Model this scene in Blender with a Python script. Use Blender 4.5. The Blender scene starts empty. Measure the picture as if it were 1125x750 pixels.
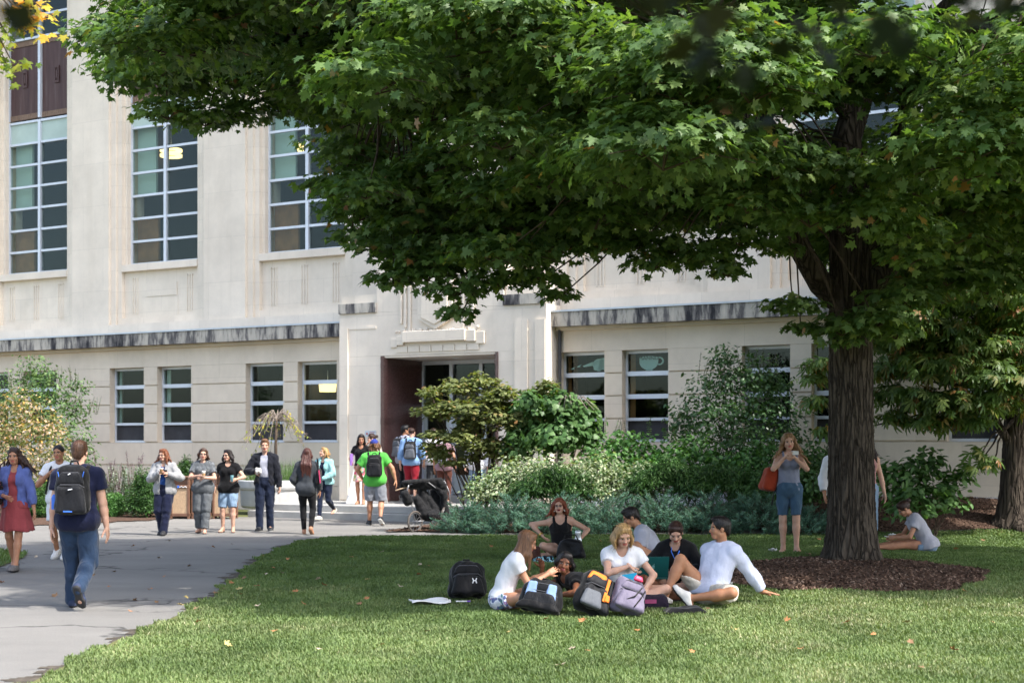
import bpy, math, random
import numpy as np
from mathutils import Vector, Matrix
random.seed(7); RNG = np.random.default_rng(7)
C = bpy.context.scene.collection
R = math.radians
F, HX, HY, CAMH = 1562.0, 562.5, 489.0, 1.73     # focal length in photo pixels, principal column, horizon row, eye height

# ------------------------------------------------------------------ layout helpers
def mound(x, y):
    """height of the terrain: a low mound round the maple and a bank rising to the building on the right"""
    m = .22*np.exp(-((np.asarray(x)-4.5)**2/2/2.6**2 + (np.asarray(y)-19.2)**2/2/2.1**2))
    t = np.clip((np.asarray(y)-27.4+0.12*(np.asarray(x)-2))/3.0, 0, 1); g = np.clip((np.asarray(x)-1.5)/5.0, 0, 1)
    return m + .62*g*t*t*(3-2*t)
def at(px, py, Y):
    return Vector(((px-HX)*Y/F, Y, CAMH+(HY-py)*Y/F))
def gp(px, py):
    Y = F*CAMH/(py-HY); return Vector(((px-HX)*Y/F, Y, 0))
def gx(px, Y):
    return (px-HX)*Y/F

# ------------------------------------------------------------------ object helpers
def tag(o, label=None, cat=None, group=None, kind=None):
    if label: o['label'] = label
    if cat: o['category'] = cat
    if group: o['group'] = group
    if kind: o['kind'] = kind
    return o
def empty(name, loc=(0, 0, 0), rz=0, parent=None):
    o = bpy.data.objects.new(name, None); C.objects.link(o); o.location = loc; o.rotation_euler = (0, 0, rz)
    o.empty_display_size = .1
    if parent: o.parent = parent
    return o
def link(name, me, mats=None, parent=None, smooth=False):
    o = bpy.data.objects.new(name, me); C.objects.link(o)
    if mats is not None:
        for m in (mats if isinstance(mats, (list, tuple)) else [mats]): me.materials.append(m)
    if parent: o.parent = parent
    if smooth and len(me.polygons): me.polygons.foreach_set('use_smooth', np.ones(len(me.polygons), bool))
    return o
def np_mesh(name, V, Fc, attr=None, midx=None):
    """mesh from vertex array V (n,3) and face array Fc (m,k)"""
    V = np.ascontiguousarray(V, np.float32); Fc = np.ascontiguousarray(Fc, np.int32)
    me = bpy.data.meshes.new(name); me.vertices.add(len(V)); me.vertices.foreach_set('co', V.ravel())
    m, k = Fc.shape
    me.loops.add(m*k); me.loops.foreach_set('vertex_index', Fc.ravel())
    me.polygons.add(m); me.polygons.foreach_set('loop_start', np.arange(0, m*k, k, dtype=np.int32))
    if midx is not None: me.polygons.foreach_set('material_index', np.ascontiguousarray(midx, np.int32))
    if attr is not None:
        a = me.attributes.new('tone', 'FLOAT', 'POINT'); a.data.foreach_set('value', np.ascontiguousarray(attr, np.float32))
    me.update(calc_edges=True); return me
class MB:
    """collects boxes, prisms, tubes and lathes into one mesh"""
    def __init__(s): s.v = []; s.f = []; s.m = []
    def add(s, vs, fs, mi=0):
        b = len(s.v); s.v += [tuple(v) for v in vs]; s.f += [tuple(i+b for i in f) for f in fs]; s.m += [mi]*len(fs); return s
    def box(s, x0, x1, y0, y1, z0, z1, mi=0):
        return s.add([(x0,y0,z0),(x1,y0,z0),(x1,y1,z0),(x0,y1,z0),(x0,y0,z1),(x1,y0,z1),(x1,y1,z1),(x0,y1,z1)],
                     [(0,3,2,1),(4,5,6,7),(0,1,5,4),(1,2,6,5),(2,3,7,6),(3,0,4,7)], mi)
    def bar(s, a, b, w, h=None, mi=0, up=(0, 0, 1)):
        a = Vector(a); b = Vector(b); h = h or w; d = (b-a).normalized(); u = Vector(up)
        if abs(d.dot(u)) > .95: u = Vector((0, 1, 0))
        r = d.cross(u).normalized(); u = r.cross(d)
        vs = [p+r*(sx*w/2)+u*(sz*h/2) for p in (a, b) for sx, sz in ((-1,-1),(1,-1),(1,1),(-1,1))]
        return s.add(vs, [(0,3,2,1),(4,5,6,7),(0,1,5,4),(1,2,6,5),(2,3,7,6),(3,0,4,7)], mi)
    def tube(s, pts, rad, n=8, mi=0, cap=True):
        pts = [Vector(p) for p in pts]; rad = rad if isinstance(rad, (list, tuple)) else [rad]*len(pts)
        b = len(s.v); k = len(pts); ref = None
        for i, p in enumerate(pts):
            d = (pts[min(i+1, k-1)]-pts[max(i-1, 0)]).normalized()
            if ref is None: ref = Vector((1, 0, 0)) if abs(d.x) < .8 else Vector((0, 1, 0))
            u = (ref-d*ref.dot(d)).normalized(); w = d.cross(u); ref = u
            for j in range(n):
                a = 2*math.pi*j/n; s.v.append(tuple(p+u*(math.cos(a)*rad[i])+w*(math.sin(a)*rad[i])))
        for i in range(k-1):
            for j in range(n):
                s.f.append((b+i*n+j, b+i*n+(j+1) % n, b+(i+1)*n+(j+1) % n, b+(i+1)*n+j)); s.m.append(mi)
        if cap:
            s.f.append(tuple(b+j for j in range(n))[::-1]); s.m.append(mi)
            s.f.append(tuple(b+(k-1)*n+j for j in range(n))); s.m.append(mi)
        return s
    def lathe(s, prof, n=32, c=(0, 0, 0), mi=0, a0=0, a1=2*math.pi):
        b = len(s.v); k = len(prof); full = abs(a1-a0-2*math.pi) < 1e-6; nn = n if full else n+1
        for r, z in prof:
            for j in range(nn):
                a = a0+(a1-a0)*j/n; s.v.append((c[0]+r*math.cos(a), c[1]+r*math.sin(a), c[2]+z))
        for i in range(k-1):
            for j in range(n):
                j2 = (j+1) % nn
                s.f.append((b+i*nn+j, b+i*nn+j2, b+(i+1)*nn+j2, b+(i+1)*nn+j)); s.m.append(mi)
        return s
    def prism(s, poly, y0, y1, mi=0):
        """polygon of (x, z) points swept from y0 to y1"""
        n = len(poly); vs = [(x, y0, z) for x, z in poly]+[(x, y1, z) for x, z in poly]
        fs = [tuple(range(n)), tuple(range(2*n-1, n-1, -1))]+[(i, n+i, n+(i+1) % n, (i+1) % n) for i in range(n)]
        return s.add(vs, fs, mi)
    def slab(s, poly, z0, z1, mi=0):
        """polygon of (x, y) points swept from z0 to z1"""
        n = len(poly); vs = [(x, y, z0) for x, y in poly]+[(x, y, z1) for x, y in poly]
        fs = [tuple(range(n))[::-1], tuple(range(n, 2*n))]+[(i, (i+1) % n, n+(i+1) % n, n+i) for i in range(n)]
        return s.add(vs, fs, mi)
    def build(s, name, mats, parent=None, smooth=False, bevel=0, fix=True):
        me = bpy.data.meshes.new(name); me.from_pydata(s.v, [], s.f); me.polygons.foreach_set('material_index', s.m)
        if fix:
            import bmesh
            bm = bmesh.new(); bm.from_mesh(me); bmesh.ops.recalc_face_normals(bm, faces=bm.faces); bm.to_mesh(me); bm.free()
        o = link(name, me, mats, parent, smooth)
        if bevel:
            md = o.modifiers.new('edge', 'BEVEL'); md.width = bevel; md.segments = 2; md.limit_method = 'ANGLE'
        return o

# ------------------------------------------------------------------ materials
def srgb(r, g, b):
    f = lambda c: (c/255/12.92 if c/255 <= .04045 else ((c/255+.055)/1.055)**2.4)
    return (f(r), f(g), f(b), 1)
class NT:
    def __init__(s, name):
        s.mat = bpy.data.materials.new(name); s.mat.use_nodes = True; s.t = s.mat.node_tree; s.b = s.t.nodes['Principled BSDF']
        s.out = s.t.nodes['Material Output']
    def n(s, typ, **kw):
        nd = s.t.nodes.new(typ)
        for k, v in kw.items():
            if k.startswith('i_'):
                key = k[2:]; key = int(key) if key.isdigit() else key.replace('_', ' ')
                nd.inputs[key].default_value = v
            else: setattr(nd, k, v)
        return nd
    def l(s, a, b): s.t.links.new(a, b)
    def coords(s, scale=(1, 1, 1), kind='Object'):
        tc = s.n('ShaderNodeTexCoord'); mp = s.n('ShaderNodeMapping'); mp.inputs['Scale'].default_value = scale
        s.l(tc.outputs[kind], mp.inputs['Vector']); return mp.outputs['Vector']
    def noise(s, vec, scale, detail=4, rough=.6):
        nd = s.n('ShaderNodeTexNoise'); nd.inputs['Scale'].default_value = scale; nd.inputs['Detail'].default_value = detail
        nd.inputs['Roughness'].default_value = rough; s.l(vec, nd.inputs['Vector']); return nd.outputs['Fac']
    def ramp(s, fac, stops):
        nd = s.n('ShaderNodeValToRGB'); e = nd.color_ramp.elements
        while len(e) < len(stops): e.new(.5)
        for i, (p, c) in enumerate(stops): e[i].position = p; e[i].color = c if len(c) == 4 else (*c, 1)
        s.l(fac, nd.inputs['Fac']); return nd.outputs['Color']
    def mix(s, fac, a, b, typ='MIX'):
        nd = s.n('ShaderNodeMix', data_type='RGBA', blend_type=typ)
        for sock, v in ((nd.inputs[0], fac), (nd.inputs[6], a), (nd.inputs[7], b)):
            if hasattr(v, 'links'): s.l(v, sock)
            else: sock.default_value = v
        return nd.outputs[2]
    def bump(s, h, strength=.3, dist=.02):
        nd = s.n('ShaderNodeBump'); nd.inputs['Strength'].default_value = strength; nd.inputs['Distance'].default_value = dist
        s.l(h, nd.inputs['Height']); s.l(nd.outputs['Normal'], s.b.inputs['Normal']); return nd
    def base(s, c):
        if hasattr(c, 'links'): s.l(c, s.b.inputs['Base Color'])
        else: s.b.inputs['Base Color'].default_value = c
    def set(s, rough=.6, spec=.3, metal=0):
        s.b.inputs['Roughness'].default_value = rough; s.b.inputs['Specular IOR Level'].default_value = spec; s.b.inputs['Metallic'].default_value = metal
def gray(v): return (v, v, v, 1)
def scl(c, k): return (min(c[0]*k, 1), min(c[1]*k, 1), min(c[2]*k, 1), 1)
_pm = {}
def pm(name, col, rough=.7, var=.18, scale=6, bump=.15, bscale=40, spec=.25, metal=0, stretch=(1, 1, 1), dist=.01):
    """plain procedural material: noise-varied colour and a fine bump"""
    if name in _pm: return _pm[name]
    t = NT(name); v = t.coords(stretch); f = t.noise(v, scale)
    t.base(t.ramp(f, [(.3, scl(col, 1-var)), (.7, scl(col, 1+var))])); t.set(rough, spec, metal)
    if bump: t.bump(t.noise(v, bscale, 3), bump, dist)
    _pm[name] = t.mat; return t.mat
def cloth(name, rgb, rough=.9, var=.10, wr=.55, scale=9):
    """fabric: soft colour change, folds as bump"""
    if name in _pm: return _pm[name]
    col = srgb(*rgb); lum = .3*col[0]+.6*col[1]+.1*col[2]; col = scl(col, .58+.30*min(max((lum-.15)/.6, 0), 1)); t = NT(name); v = t.coords(); f = t.noise(v, 5)
    t.base(t.ramp(f, [(.3, scl(col, 1-var)), (.7, scl(col, 1+var))])); t.set(rough, .15)
    t.b.inputs['Sheen Weight'].default_value = .12
    w = t.noise(t.coords((1, 1, .55)), scale, 3, .5); t.bump(w, wr, .05)
    _pm[name] = t.mat; return t.mat

# ------------------------------------------------------------------ camera, world, sun
sc = bpy.context.scene
cam = bpy.data.cameras.new('camera'); co = bpy.data.objects.new('camera', cam); C.objects.link(co); sc.camera = co
co.location = (0, 0, CAMH); co.rotation_euler = (R(90), 0, 0)
cam.sensor_width = 36; cam.sensor_fit = 'HORIZONTAL'; cam.lens = 36*F/1125; cam.shift_y = (HY-375)/1125; cam.clip_start = .05; cam.clip_end = 3000
cam.dof.use_dof = True; cam.dof.focus_distance = 18.0; cam.dof.aperture_fstop = 2.8
SUN_EL, SUN_AZ = R(50), R(32)        # SUN_AZ: how far behind the picture plane the sun stands on the right
sd = Vector((math.cos(SUN_EL)*math.cos(SUN_AZ), -math.cos(SUN_EL)*math.sin(SUN_AZ), math.sin(SUN_EL)))
sl = bpy.data.lights.new('sun', 'SUN'); so = bpy.data.objects.new('sun', sl); C.objects.link(so)
sl.energy = 2.6; sl.angle = R(.9); sl.color = (1, .965, .91); so.rotation_euler = (-sd).to_track_quat('-Z', 'Y').to_euler()
so.location = (20, -15, 30)
w = bpy.data.worlds.new('World'); sc.world = w; w.use_nodes = True
sk = w.node_tree.nodes.new('ShaderNodeTexSky'); sk.sky_type = 'NISHITA'; sk.sun_disc = False
sk.sun_elevation = SUN_EL; sk.sun_rotation = math.atan2(sd.x, sd.y); sk.air_density = 1.0; sk.dust_density = 2.5; sk.ozone_density = 1
bg = w.node_tree.nodes['Background']; hz = w.node_tree.nodes.new('ShaderNodeHueSaturation'); hz.inputs['Saturation'].default_value = .80; w.node_tree.links.new(sk.outputs['Color'], hz.inputs['Color']); w.node_tree.links.new(hz.outputs['Color'], bg.inputs['Color']); bg.inputs['Strength'].default_value = .15
sc.view_settings.view_transform = 'Standard'; sc.view_settings.look = 'None'; sc.view_settings.gamma = 1; sc.view_settings.exposure = 1.7
sc.render.engine = 'CYCLES'; cy = sc.cycles; cy.use_denoising = True; cy.max_bounces = 8; cy.transparent_max_bounces = 16
cy.diffuse_bounces = 4; cy.glossy_bounces = 3; cy.sample_clamp_indirect = 6; cy.caustics_reflective = False; cy.caustics_refractive = False
# ================================================================== the building (local x along the facade, y into it, z up)
TH = R(29); BO = Vector((-2.557, 35.5, 0)); BU = Vector((math.cos(TH), -math.sin(TH), 0)); BN = Vector((math.sin(TH), math.cos(TH), 0))
def fd(px, y=0):
    """depth of the facade plane at column px"""
    k = (px-HX)/F; return (BO.dot(BN)+y)/(k*BN.x+BN.y)
def fs(px, y=0):
    Y = fd(px, y); return (Vector(((px-HX)/F*Y, Y, 0))-BO).dot(BU)
def fz(px, py, y=0):
    return CAMH+(HY-py)*fd(px, y)/F
def b2w(x, y, z=0): return BO+BU*x+BN*y+Vector((0, 0, z))

def limestone(name, col, joint=True, bw=1.15, bh=.62, stain=.0):
    t = NT(name); v = t.coords(); sx = t.n('ShaderNodeSeparateXYZ'); t.l(v, sx.inputs[0]); cb = t.n('ShaderNodeCombineXYZ')
    t.l(sx.outputs[0], cb.inputs[0]); t.l(sx.outputs[2], cb.inputs[1])
    c = t.ramp(t.noise(v, .9, 5, .65), [(.3, scl(col, .88)), (.7, scl(col, 1.08))])
    c = t.mix(t.ramp(t.noise(t.coords((2.2, 2.2, .22)), 1.3, 5, .7), [(.5, gray(0)), (.8, gray(.3))]), c, scl((col[0], col[1]*.97, col[2]*.9, 1), .74))
    h = t.noise(v, 60, 3)
    if joint:
        br = t.n('ShaderNodeTexBrick'); t.l(cb.outputs[0], br.inputs['Vector']); br.inputs['Scale'].default_value = 1
        br.inputs['Brick Width'].default_value = bw; br.inputs['Row Height'].default_value = bh; br.inputs['Mortar Size'].default_value = .006
        br.inputs['Color1'].default_value = gray(1); br.inputs['Color2'].default_value = gray(.93); br.inputs['Mortar'].default_value = gray(.82); br.inputs['Bias'].default_value = 0
        c = t.mix(1, c, br.outputs['Color'], 'MULTIPLY')
    c = t.mix(t.ramp(t.noise(v, 45, 2), [(.35, gray(0)), (.75, gray(.16))]), c, scl(col, .7))
    t.base(c); t.set(.85, .2); t.bump(h, .12, .01); return t.mat
LIME = limestone('limestone upper', (.79, .705, .595, 1)); LIME2 = limestone('limestone lower', (.72, .628, .51, 1), bw=1.9, bh=.9)
LIMEP = limestone('limestone smooth', (.79, .705, .60, 1), bw=1.6, bh=1.25)
def stained():
    t = NT('stained cornice stone'); v = t.coords((1.7, 1, .35)); f = t.noise(v, 2.0, 6, .68)
    c = t.ramp(f, [(.36, (.035, .035, .04, 1)), (.46, (.16, .15, .145, 1)), (.53, (.42, .39, .34, 1)), (.7, (.58, .53, .46, 1))])
    t.base(c); t.set(.9, .15); t.bump(t.noise(t.coords(), 30), .3, .01); return t.mat
STAIN = stained()
def marble():
    t = NT('pale veined marble'); v = t.coords(); f = t.noise(v, 2.4, 8, .75)
    t.base(t.ramp(f, [(.35, (.36, .38, .42, 1)), (.5, (.6, .62, .65, 1)), (.7, (.7, .71, .73, 1))])); t.set(.5, .4); return t.mat
MARBLE = marble()
ALU = pm('anodised aluminium', (.62, .66, .72, 1), .45, .06, 3, .03, 50, .5, .25)
FLASH = pm('zinc flashing', (.5, .55, .6, 1), .5, .12, 4, .05, 40, .4, .3)
def granite():
    t = NT('polished red granite'); v = t.coords(); f = t.noise(v, 70, 4, .8)
    t.base(t.ramp(f, [(.36, (.035, .016, .015, 1)), (.5, (.10, .05, .045, 1)), (.66, (.22, .13, .12, 1))])); t.set(.22, .5); return t.mat
GRAN = granite()
def bronze():
    t = NT('bronze spandrel'); f = t.noise(t.coords((2.5, 2.5, .2)), 2.2, 6, .7)
    t.base(t.ramp(f, [(.3, (.045, .022, .022, 1)), (.55, (.085, .045, .042, 1)), (.75, (.13, .10, .09, 1))])); t.set(.55, .4, .2); return t.mat
BRONZE = bronze()
def glass(name, tint=(.80, .85, .83, 1), rough=.02):
    m = bpy.data.materials.new(name); m.use_nodes = True; n = m.node_tree.nodes; l = m.node_tree.links; n.remove(n['Principled BSDF'])
    tr = n.new('ShaderNodeBsdfTransparent'); tr.inputs[0].default_value = tint; gl = n.new('ShaderNodeBsdfGlossy'); gl.inputs['Roughness'].default_value = rough
    gl.inputs['Color'].default_value = (.42, .47, .46, 1)
    fr = n.new('ShaderNodeFresnel'); ge = n.new('ShaderNodeNewGeometry'); ir = n.new('ShaderNodeMapRange'); ir.inputs['To Min'].default_value = 1.5; ir.inputs['To Max'].default_value = 1/1.5
    l.new(ge.outputs['Backfacing'], ir.inputs['Value']); l.new(ir.outputs[0], fr.inputs['IOR']); mx = n.new('ShaderNodeMixShader')
    # old panes bow a little: a slow bump breaks up what they mirror
    tc = n.new('ShaderNodeTexCoord'); nz = n.new('ShaderNodeTexNoise'); nz.inputs['Scale'].default_value = 1.1; bp = n.new('ShaderNodeBump'); bp.inputs['Strength'].default_value = .05
    l.new(tc.outputs['Object'], nz.inputs['Vector']); l.new(nz.outputs['Fac'], bp.inputs['Height']); l.new(bp.outputs['Normal'], gl.inputs['Normal'])
    l.new(fr.outputs[0], mx.inputs[0]); l.new(tr.outputs[0], mx.inputs[1]); l.new(gl.outputs[0], mx.inputs[2]); l.new(mx.outputs[0], n['Material Output'].inputs[0]); return m
GLASS = glass('window glass')
SCREEN = pm('dark insect screen', (.045, .045, .05, 1), .8, .2, 3, .2, 150)
FROST = pm('pale green glazed panel', (.42, .52, .47, 1), .3, .08, 2, .02)
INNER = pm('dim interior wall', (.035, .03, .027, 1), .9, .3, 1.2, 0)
GREENW = pm('pale green interior wall', (.62, .74, .64, 1), .8, .08, 1, 0)
BROWNI = pm('brown interior board', (.36, .16, .06, 1), .7, .25, 3, 0)
DARKI = pm('dark interior board', (.03, .022, .02, 1), .8, .3, 3, 0)

bld = empty('campus_building', BO, -TH)
tag(bld, 'cream limestone campus building with tall windows and a dark stained cornice', 'building')
def part(name, mb, m, parent=None, **k): return mb.build(name, m, parent or bld, **k)

LW, UW, BAYY, WINU = .60, .95, 1.08, 1.26          # planes: lower wing, upper wing shoulders, bay panels, tall windows
zc1 = fz(300, 357.7, .35); zc0 = fz(300, 373, .35)  # cornice top and bottom
pl0, pl1 = fs(373, 0), fs(600, 0)                   # pavilion ends
wb = fz(352, 485.6, LW); wt = fz(352, 396.5, LW)    # lower window bottom and top
rows = [wb+(wt-wb)*k/4 for k in range(5)]
LEFT, RIGHT = fs(-260, LW), fs(1500, LW)
GL = .24                                           # depth of the lower reveals
# ---- lower windows: photo columns of frame left edge (at glass plane) and of the wall corner at the right
def wspan(a, b): return fs(a, LW+GL), fs(b, LW)
lw = [wspan(-23, 9), wspan(32, 62), wspan(127, 158), wspan(179, 210), wspan(276, 311), wspan(333, 370),
      wspan(620, 664), wspan(688, 734), wspan(819, 868), wspan(895, 946), wspan(1043, 1095), wspan(1130, 1185)]
def lower_run(x0, x1, wins):
    bw = MB(); g = .028
    # backing wall behind the grooves with window gaps
    edges = [x0]+[v for a in wins for v in a]+[x1]
    for i in range(0, len(edges), 2):
        if edges[i+1]-edges[i] < .02: continue
        bw.box(edges[i], edges[i+1], LW+.05, LW+.55, wb-.002, wt+.003)
        for k in range(4):
            bw.box(edges[i]-.0, edges[i+1]+.0, LW, LW+.047, rows[k]+g, rows[k+1]-(.004 if k < 3 else 0))
    part('rusticated_course', bw, LIME2)
    m = MB(); m.box(x0, x1, LW-.0, LW+.55, wt+.004, zc0-.06); part('frieze', m, LIME2)
    m = MB(); m.box(x0, x1, LW-.02, LW+.55, wb-.62, wb-.006); m.box(x0, x1, LW+.02, LW+.55, wb-.66, wb-.622); m.box(x0, x1, LW-.02, LW+.55, wb-1.15, wb-.662)
    part('sill_course', m, LIME2)
    m = MB()
    xs = np.arange(x0, x1, 1.35)
    for a in xs: m.box(a+.004, min(a+1.35, x1)-.004, LW-.10, LW+.5, wb-1.95, wb-1.156); m.box(a+.004, min(a+1.35, x1)-.004, LW-.14, LW+.5, -.6, wb-1.956)
    part('plinth', m, MARBLE if x0 > 0 else LIME2)
    m = MB(); m.box(x0, x1, LW-.33, LW+.40, zc0, zc1-.03); part('cornice', m, STAIN)
    m = MB(); m.box(x0, x1, LW-.36, LW+.42, zc1-.028, zc1+.012); part('flashing', m, FLASH)
    m = MB(); m.box(x0, x1, LW-.10, LW+.40, zc0-.085, zc0-.003); part('cornice_moulding', m, LIME2)
lower_run(LEFT, pl0, lw[:6]); lower_run(pl1, RIGHT, lw[6:])
INTERIOR = MB()
def lower_window(a, b, sign=None):
    yb = LW+GL; t = .055; f = MB()
    f.box(a, a+t, yb-.03, yb+.05, wb, wt); f.box(b-t, b, yb-.03, yb+.05, wb, wt)
    f.box(a+t, b-t, yb-.03, yb+.05, wb, wb+.06); f.box(a+t, b-t, yb-.03, yb+.05, wt-.07, wt)
    for k in (1, 2, 3):
        h = .062 if k > 1 else .04
        f.box(a+t, b-t, yb-.075, yb+.05, rows[k]-h, rows[k]+h*.7)
    o = part('window', f, ALU)
    ins = MB()
    for k in range(1, 4):
        lo = rows[k]+.045; hi = rows[k+1]-(.065 if k < 3 else .075)
        ins.box(a+t, b-t, yb+.005, yb+.012, lo-.02, hi+.02)
    part('pane', ins, GLASS, o)
    s = MB(); s.box(a+t, b-t, yb+.002, yb+.012, wb+.05, rows[1]-.03); part('screen', s, SCREEN, o)
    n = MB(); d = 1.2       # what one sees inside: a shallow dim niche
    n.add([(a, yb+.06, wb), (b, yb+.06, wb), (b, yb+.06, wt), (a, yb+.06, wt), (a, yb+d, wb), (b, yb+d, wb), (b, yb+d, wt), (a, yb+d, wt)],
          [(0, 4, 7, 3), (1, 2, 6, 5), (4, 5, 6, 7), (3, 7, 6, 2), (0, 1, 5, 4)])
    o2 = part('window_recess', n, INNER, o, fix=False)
    return o
LWO = [lower_window(a, b) for a, b in lw]
# curtain edge seen in the left of some lower panes
for i in (2, 3, 6, 7):
    a, b = lw[i]; m = MB(); m.box(a+.06, a+.14+.05*(i % 2), LW+GL+.10, LW+GL+.13, rows[1], wt-.08); part('curtain', m, GREENW if i < 4 else BROWNI, LWO[i])

# the two pale pictures stuck inside the panes: a pointing hand and a tea cup
DECAL = pm('pale mint window vinyl', (.60, .80, .76, 1), .6, .05); INKV = pm('black vinyl', (.02, .02, .02, 1), .6)
def decal(win, a, b, shapes, name):
    w_ = b-a-.11; z0 = rows[3]+.05; hh = wt-.08-z0; m = MB(); y = LW+GL+.016
    for poly in shapes: m.prism([(a+.055+x*w_, z0+z*hh) for x, z in poly], y, y+.004)
    return m.build(name, DECAL, win)
ring = lambda cx, cz, rx, rz, n=20, a0=0, a1=6.2832: [(cx+rx*math.cos(a0+(a1-a0)*i/n), cz+rz*math.sin(a0+(a1-a0)*i/n)) for i in range(n+(a1 < 6.28))]
a, b = lw[7]
decal(LWO[7], a, b, [[(.26+.46*t, .80+.06*math.sin(math.pi*t)) for t in np.linspace(0, 1, 8)]+[(.49+.23*math.cos(q), .56+.50*math.sin(q)) for q in np.linspace(-.25, -math.pi+.25, 14)], [(.42, .04), (.58, .04), (.56, .14), (.44, .14)]]+
      [[(.74+.11*math.cos(q), .56+.24*math.sin(q)), (.74+.11*math.cos(q+.36), .56+.24*math.sin(q+.36)), (.74+.07*math.cos(q+.36), .56+.16*math.sin(q+.36)), (.74+.07*math.cos(q), .56+.16*math.sin(q))] for q in np.arange(-1.9, 1.9, .35)], 'cup_picture')
w_ = b-a-.11; tx = bpy.data.curves.new('cup_lettering', 'FONT'); tx.body = 'MANND'; tx.size = .2; tx.align_x = 'CENTER'; tx.extrude = .001; tx.materials.append(INKV)
tmp = bpy.data.objects.new('lettering_source', tx); C.objects.link(tmp); bpy.context.view_layer.update(); me = bpy.data.meshes.new_from_object(tmp.evaluated_get(bpy.context.evaluated_depsgraph_get())); bpy.data.objects.remove(tmp)
o = bpy.data.objects.new('cup_lettering', me); C.objects.link(o); o.parent = LWO[7]; o.location = (a+.055+w_*.485, LW+GL+.0145, rows[3]+.05+(wt-.13-rows[3])*.64); o.rotation_euler = (R(90), 0, 0); o.scale = (w_*.40/.62*1.0, .62, 1)
a, b = lw[6]
decal(LWO[6], a, b, [ring(.82, .46, .17, .34), [(.40, .40), (.44, .34), (.78, .44), (.80, .66), (.62, .60)], ring(.74, .22, .07, .10, 10), ring(.80, .16, .06, .09, 10), [(.80, .2), (1, .12), (1, .86), (.84, .80)], [(.10, .20), (.20, .22), (.18, .27), (.22, .36), (.12, .27)], [(.25, .32), (.35, .35), (.33, .40), (.38, .50), (.28, .40)]], 'hand_picture')
# ---- upper wing
zs = fz(175, 288, UW)           # sill top
ZTOP = 17.5
per = fs(281, BAYY)-fs(131, BAYY)
b1 = fs(131, UW-.1)             # right edge of a pier = left edge of a bay
bw_ = fs(217, UW)-b1            # bay width
nrow = 0.665
def upper_run(bays, x0, x1):
    pier = MB(); sh = MB(); bay = MB(); basec = MB()
    basec.box(x0, x1, UW-.22, UW+.5, zc1+.012, zc1+.30)
    xs = [x0]+[v for b in bays for v in b]+[x1]
    for i in range(0, len(xs), 2):
        a, b = xs[i], xs[i+1]
        if b-a < .25: sh.box(a, b, UW, UW+1.0, zc1+.303, ZTOP); continue
        w_ = min(.36, (b-a)*.25)
        sh.box(a, b, UW, UW+1.0, zc1+.303, ZTOP)
        sh.box(a+w_*.45, b-w_*.45, UW-.075, UW-.003, zc1+.303, ZTOP)
        pier.box(a+w_, b-w_, UW-.16, UW-.078, zc1+.306, ZTOP)
    part('pier', pier, LIMEP); part('pier_shoulder', sh, LIME); part('base_course', basec, LIME)
    for a, b in bays:
        bay = MB(); fl = MB()
        bay.box(a, b, BAYY, BAYY+.8, zc1+.303, zs-.20)
        bay.box(a, b, UW+.01, BAYY-.003, zc1+.303, zc1+.50)
        for g in (.14, .5, .86) if (abs(a-b1) > .3) else (.14, .86):
            for d in (-.10, 0, .10):
                xx = a+(b-a)*g+d*.9; fl.box(xx-.018, xx+.018, BAYY-.022, BAYY-.002, zc1+.62, zs-.42)
                fl.box(xx-.03, xx+.03, BAYY-.035, BAYY-.002, zs-.415, zs-.375)
        if abs(a-b1) < .3:
            bay.box(a+(b-a)*.30, a+(b-a)*.70, BAYY-.03, BAYY-.002, zs-.95, zs-.58)
            bay.box(a+(b-a)*.29, a+(b-a)*.71, BAYY-.012, BAYY-.002, zs-2.3, zs-.96)
        part('bay_panel', bay, LIME); part('fluting', fl, LIME)
        sl_ = MB(); sl_.box(a+.002, b-.002, UW-.03, WINU+.12, zs-.197, zs); part('window_sill', sl_, LIMEP)
bl = [(b1+per*k, b1+per*k+bw_) for k in (-2, -1, 0, 1)]
upper_run(bl, LEFT, pl0+1.6)
c_ = (pl0+pl1)/2
br_ = [(2*c_-b, 2*c_-a) for a, b in bl[::-1]]
br_ += [(br_[-1][0]+per*k, br_[-1][1]+per*k) for k in (1, 2)]
upper_run(br_, pl1-1.6, RIGHT)
LAMPM = NT('lit lamp shade'); LAMPM.b.inputs['Base Color'].default_value = (.8, .6, .3, 1); LAMPM.b.inputs['Emission Color'].default_value = (1, .72, .3, 1); LAMPM.b.inputs['Emission Strength'].default_value = 1.1
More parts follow.
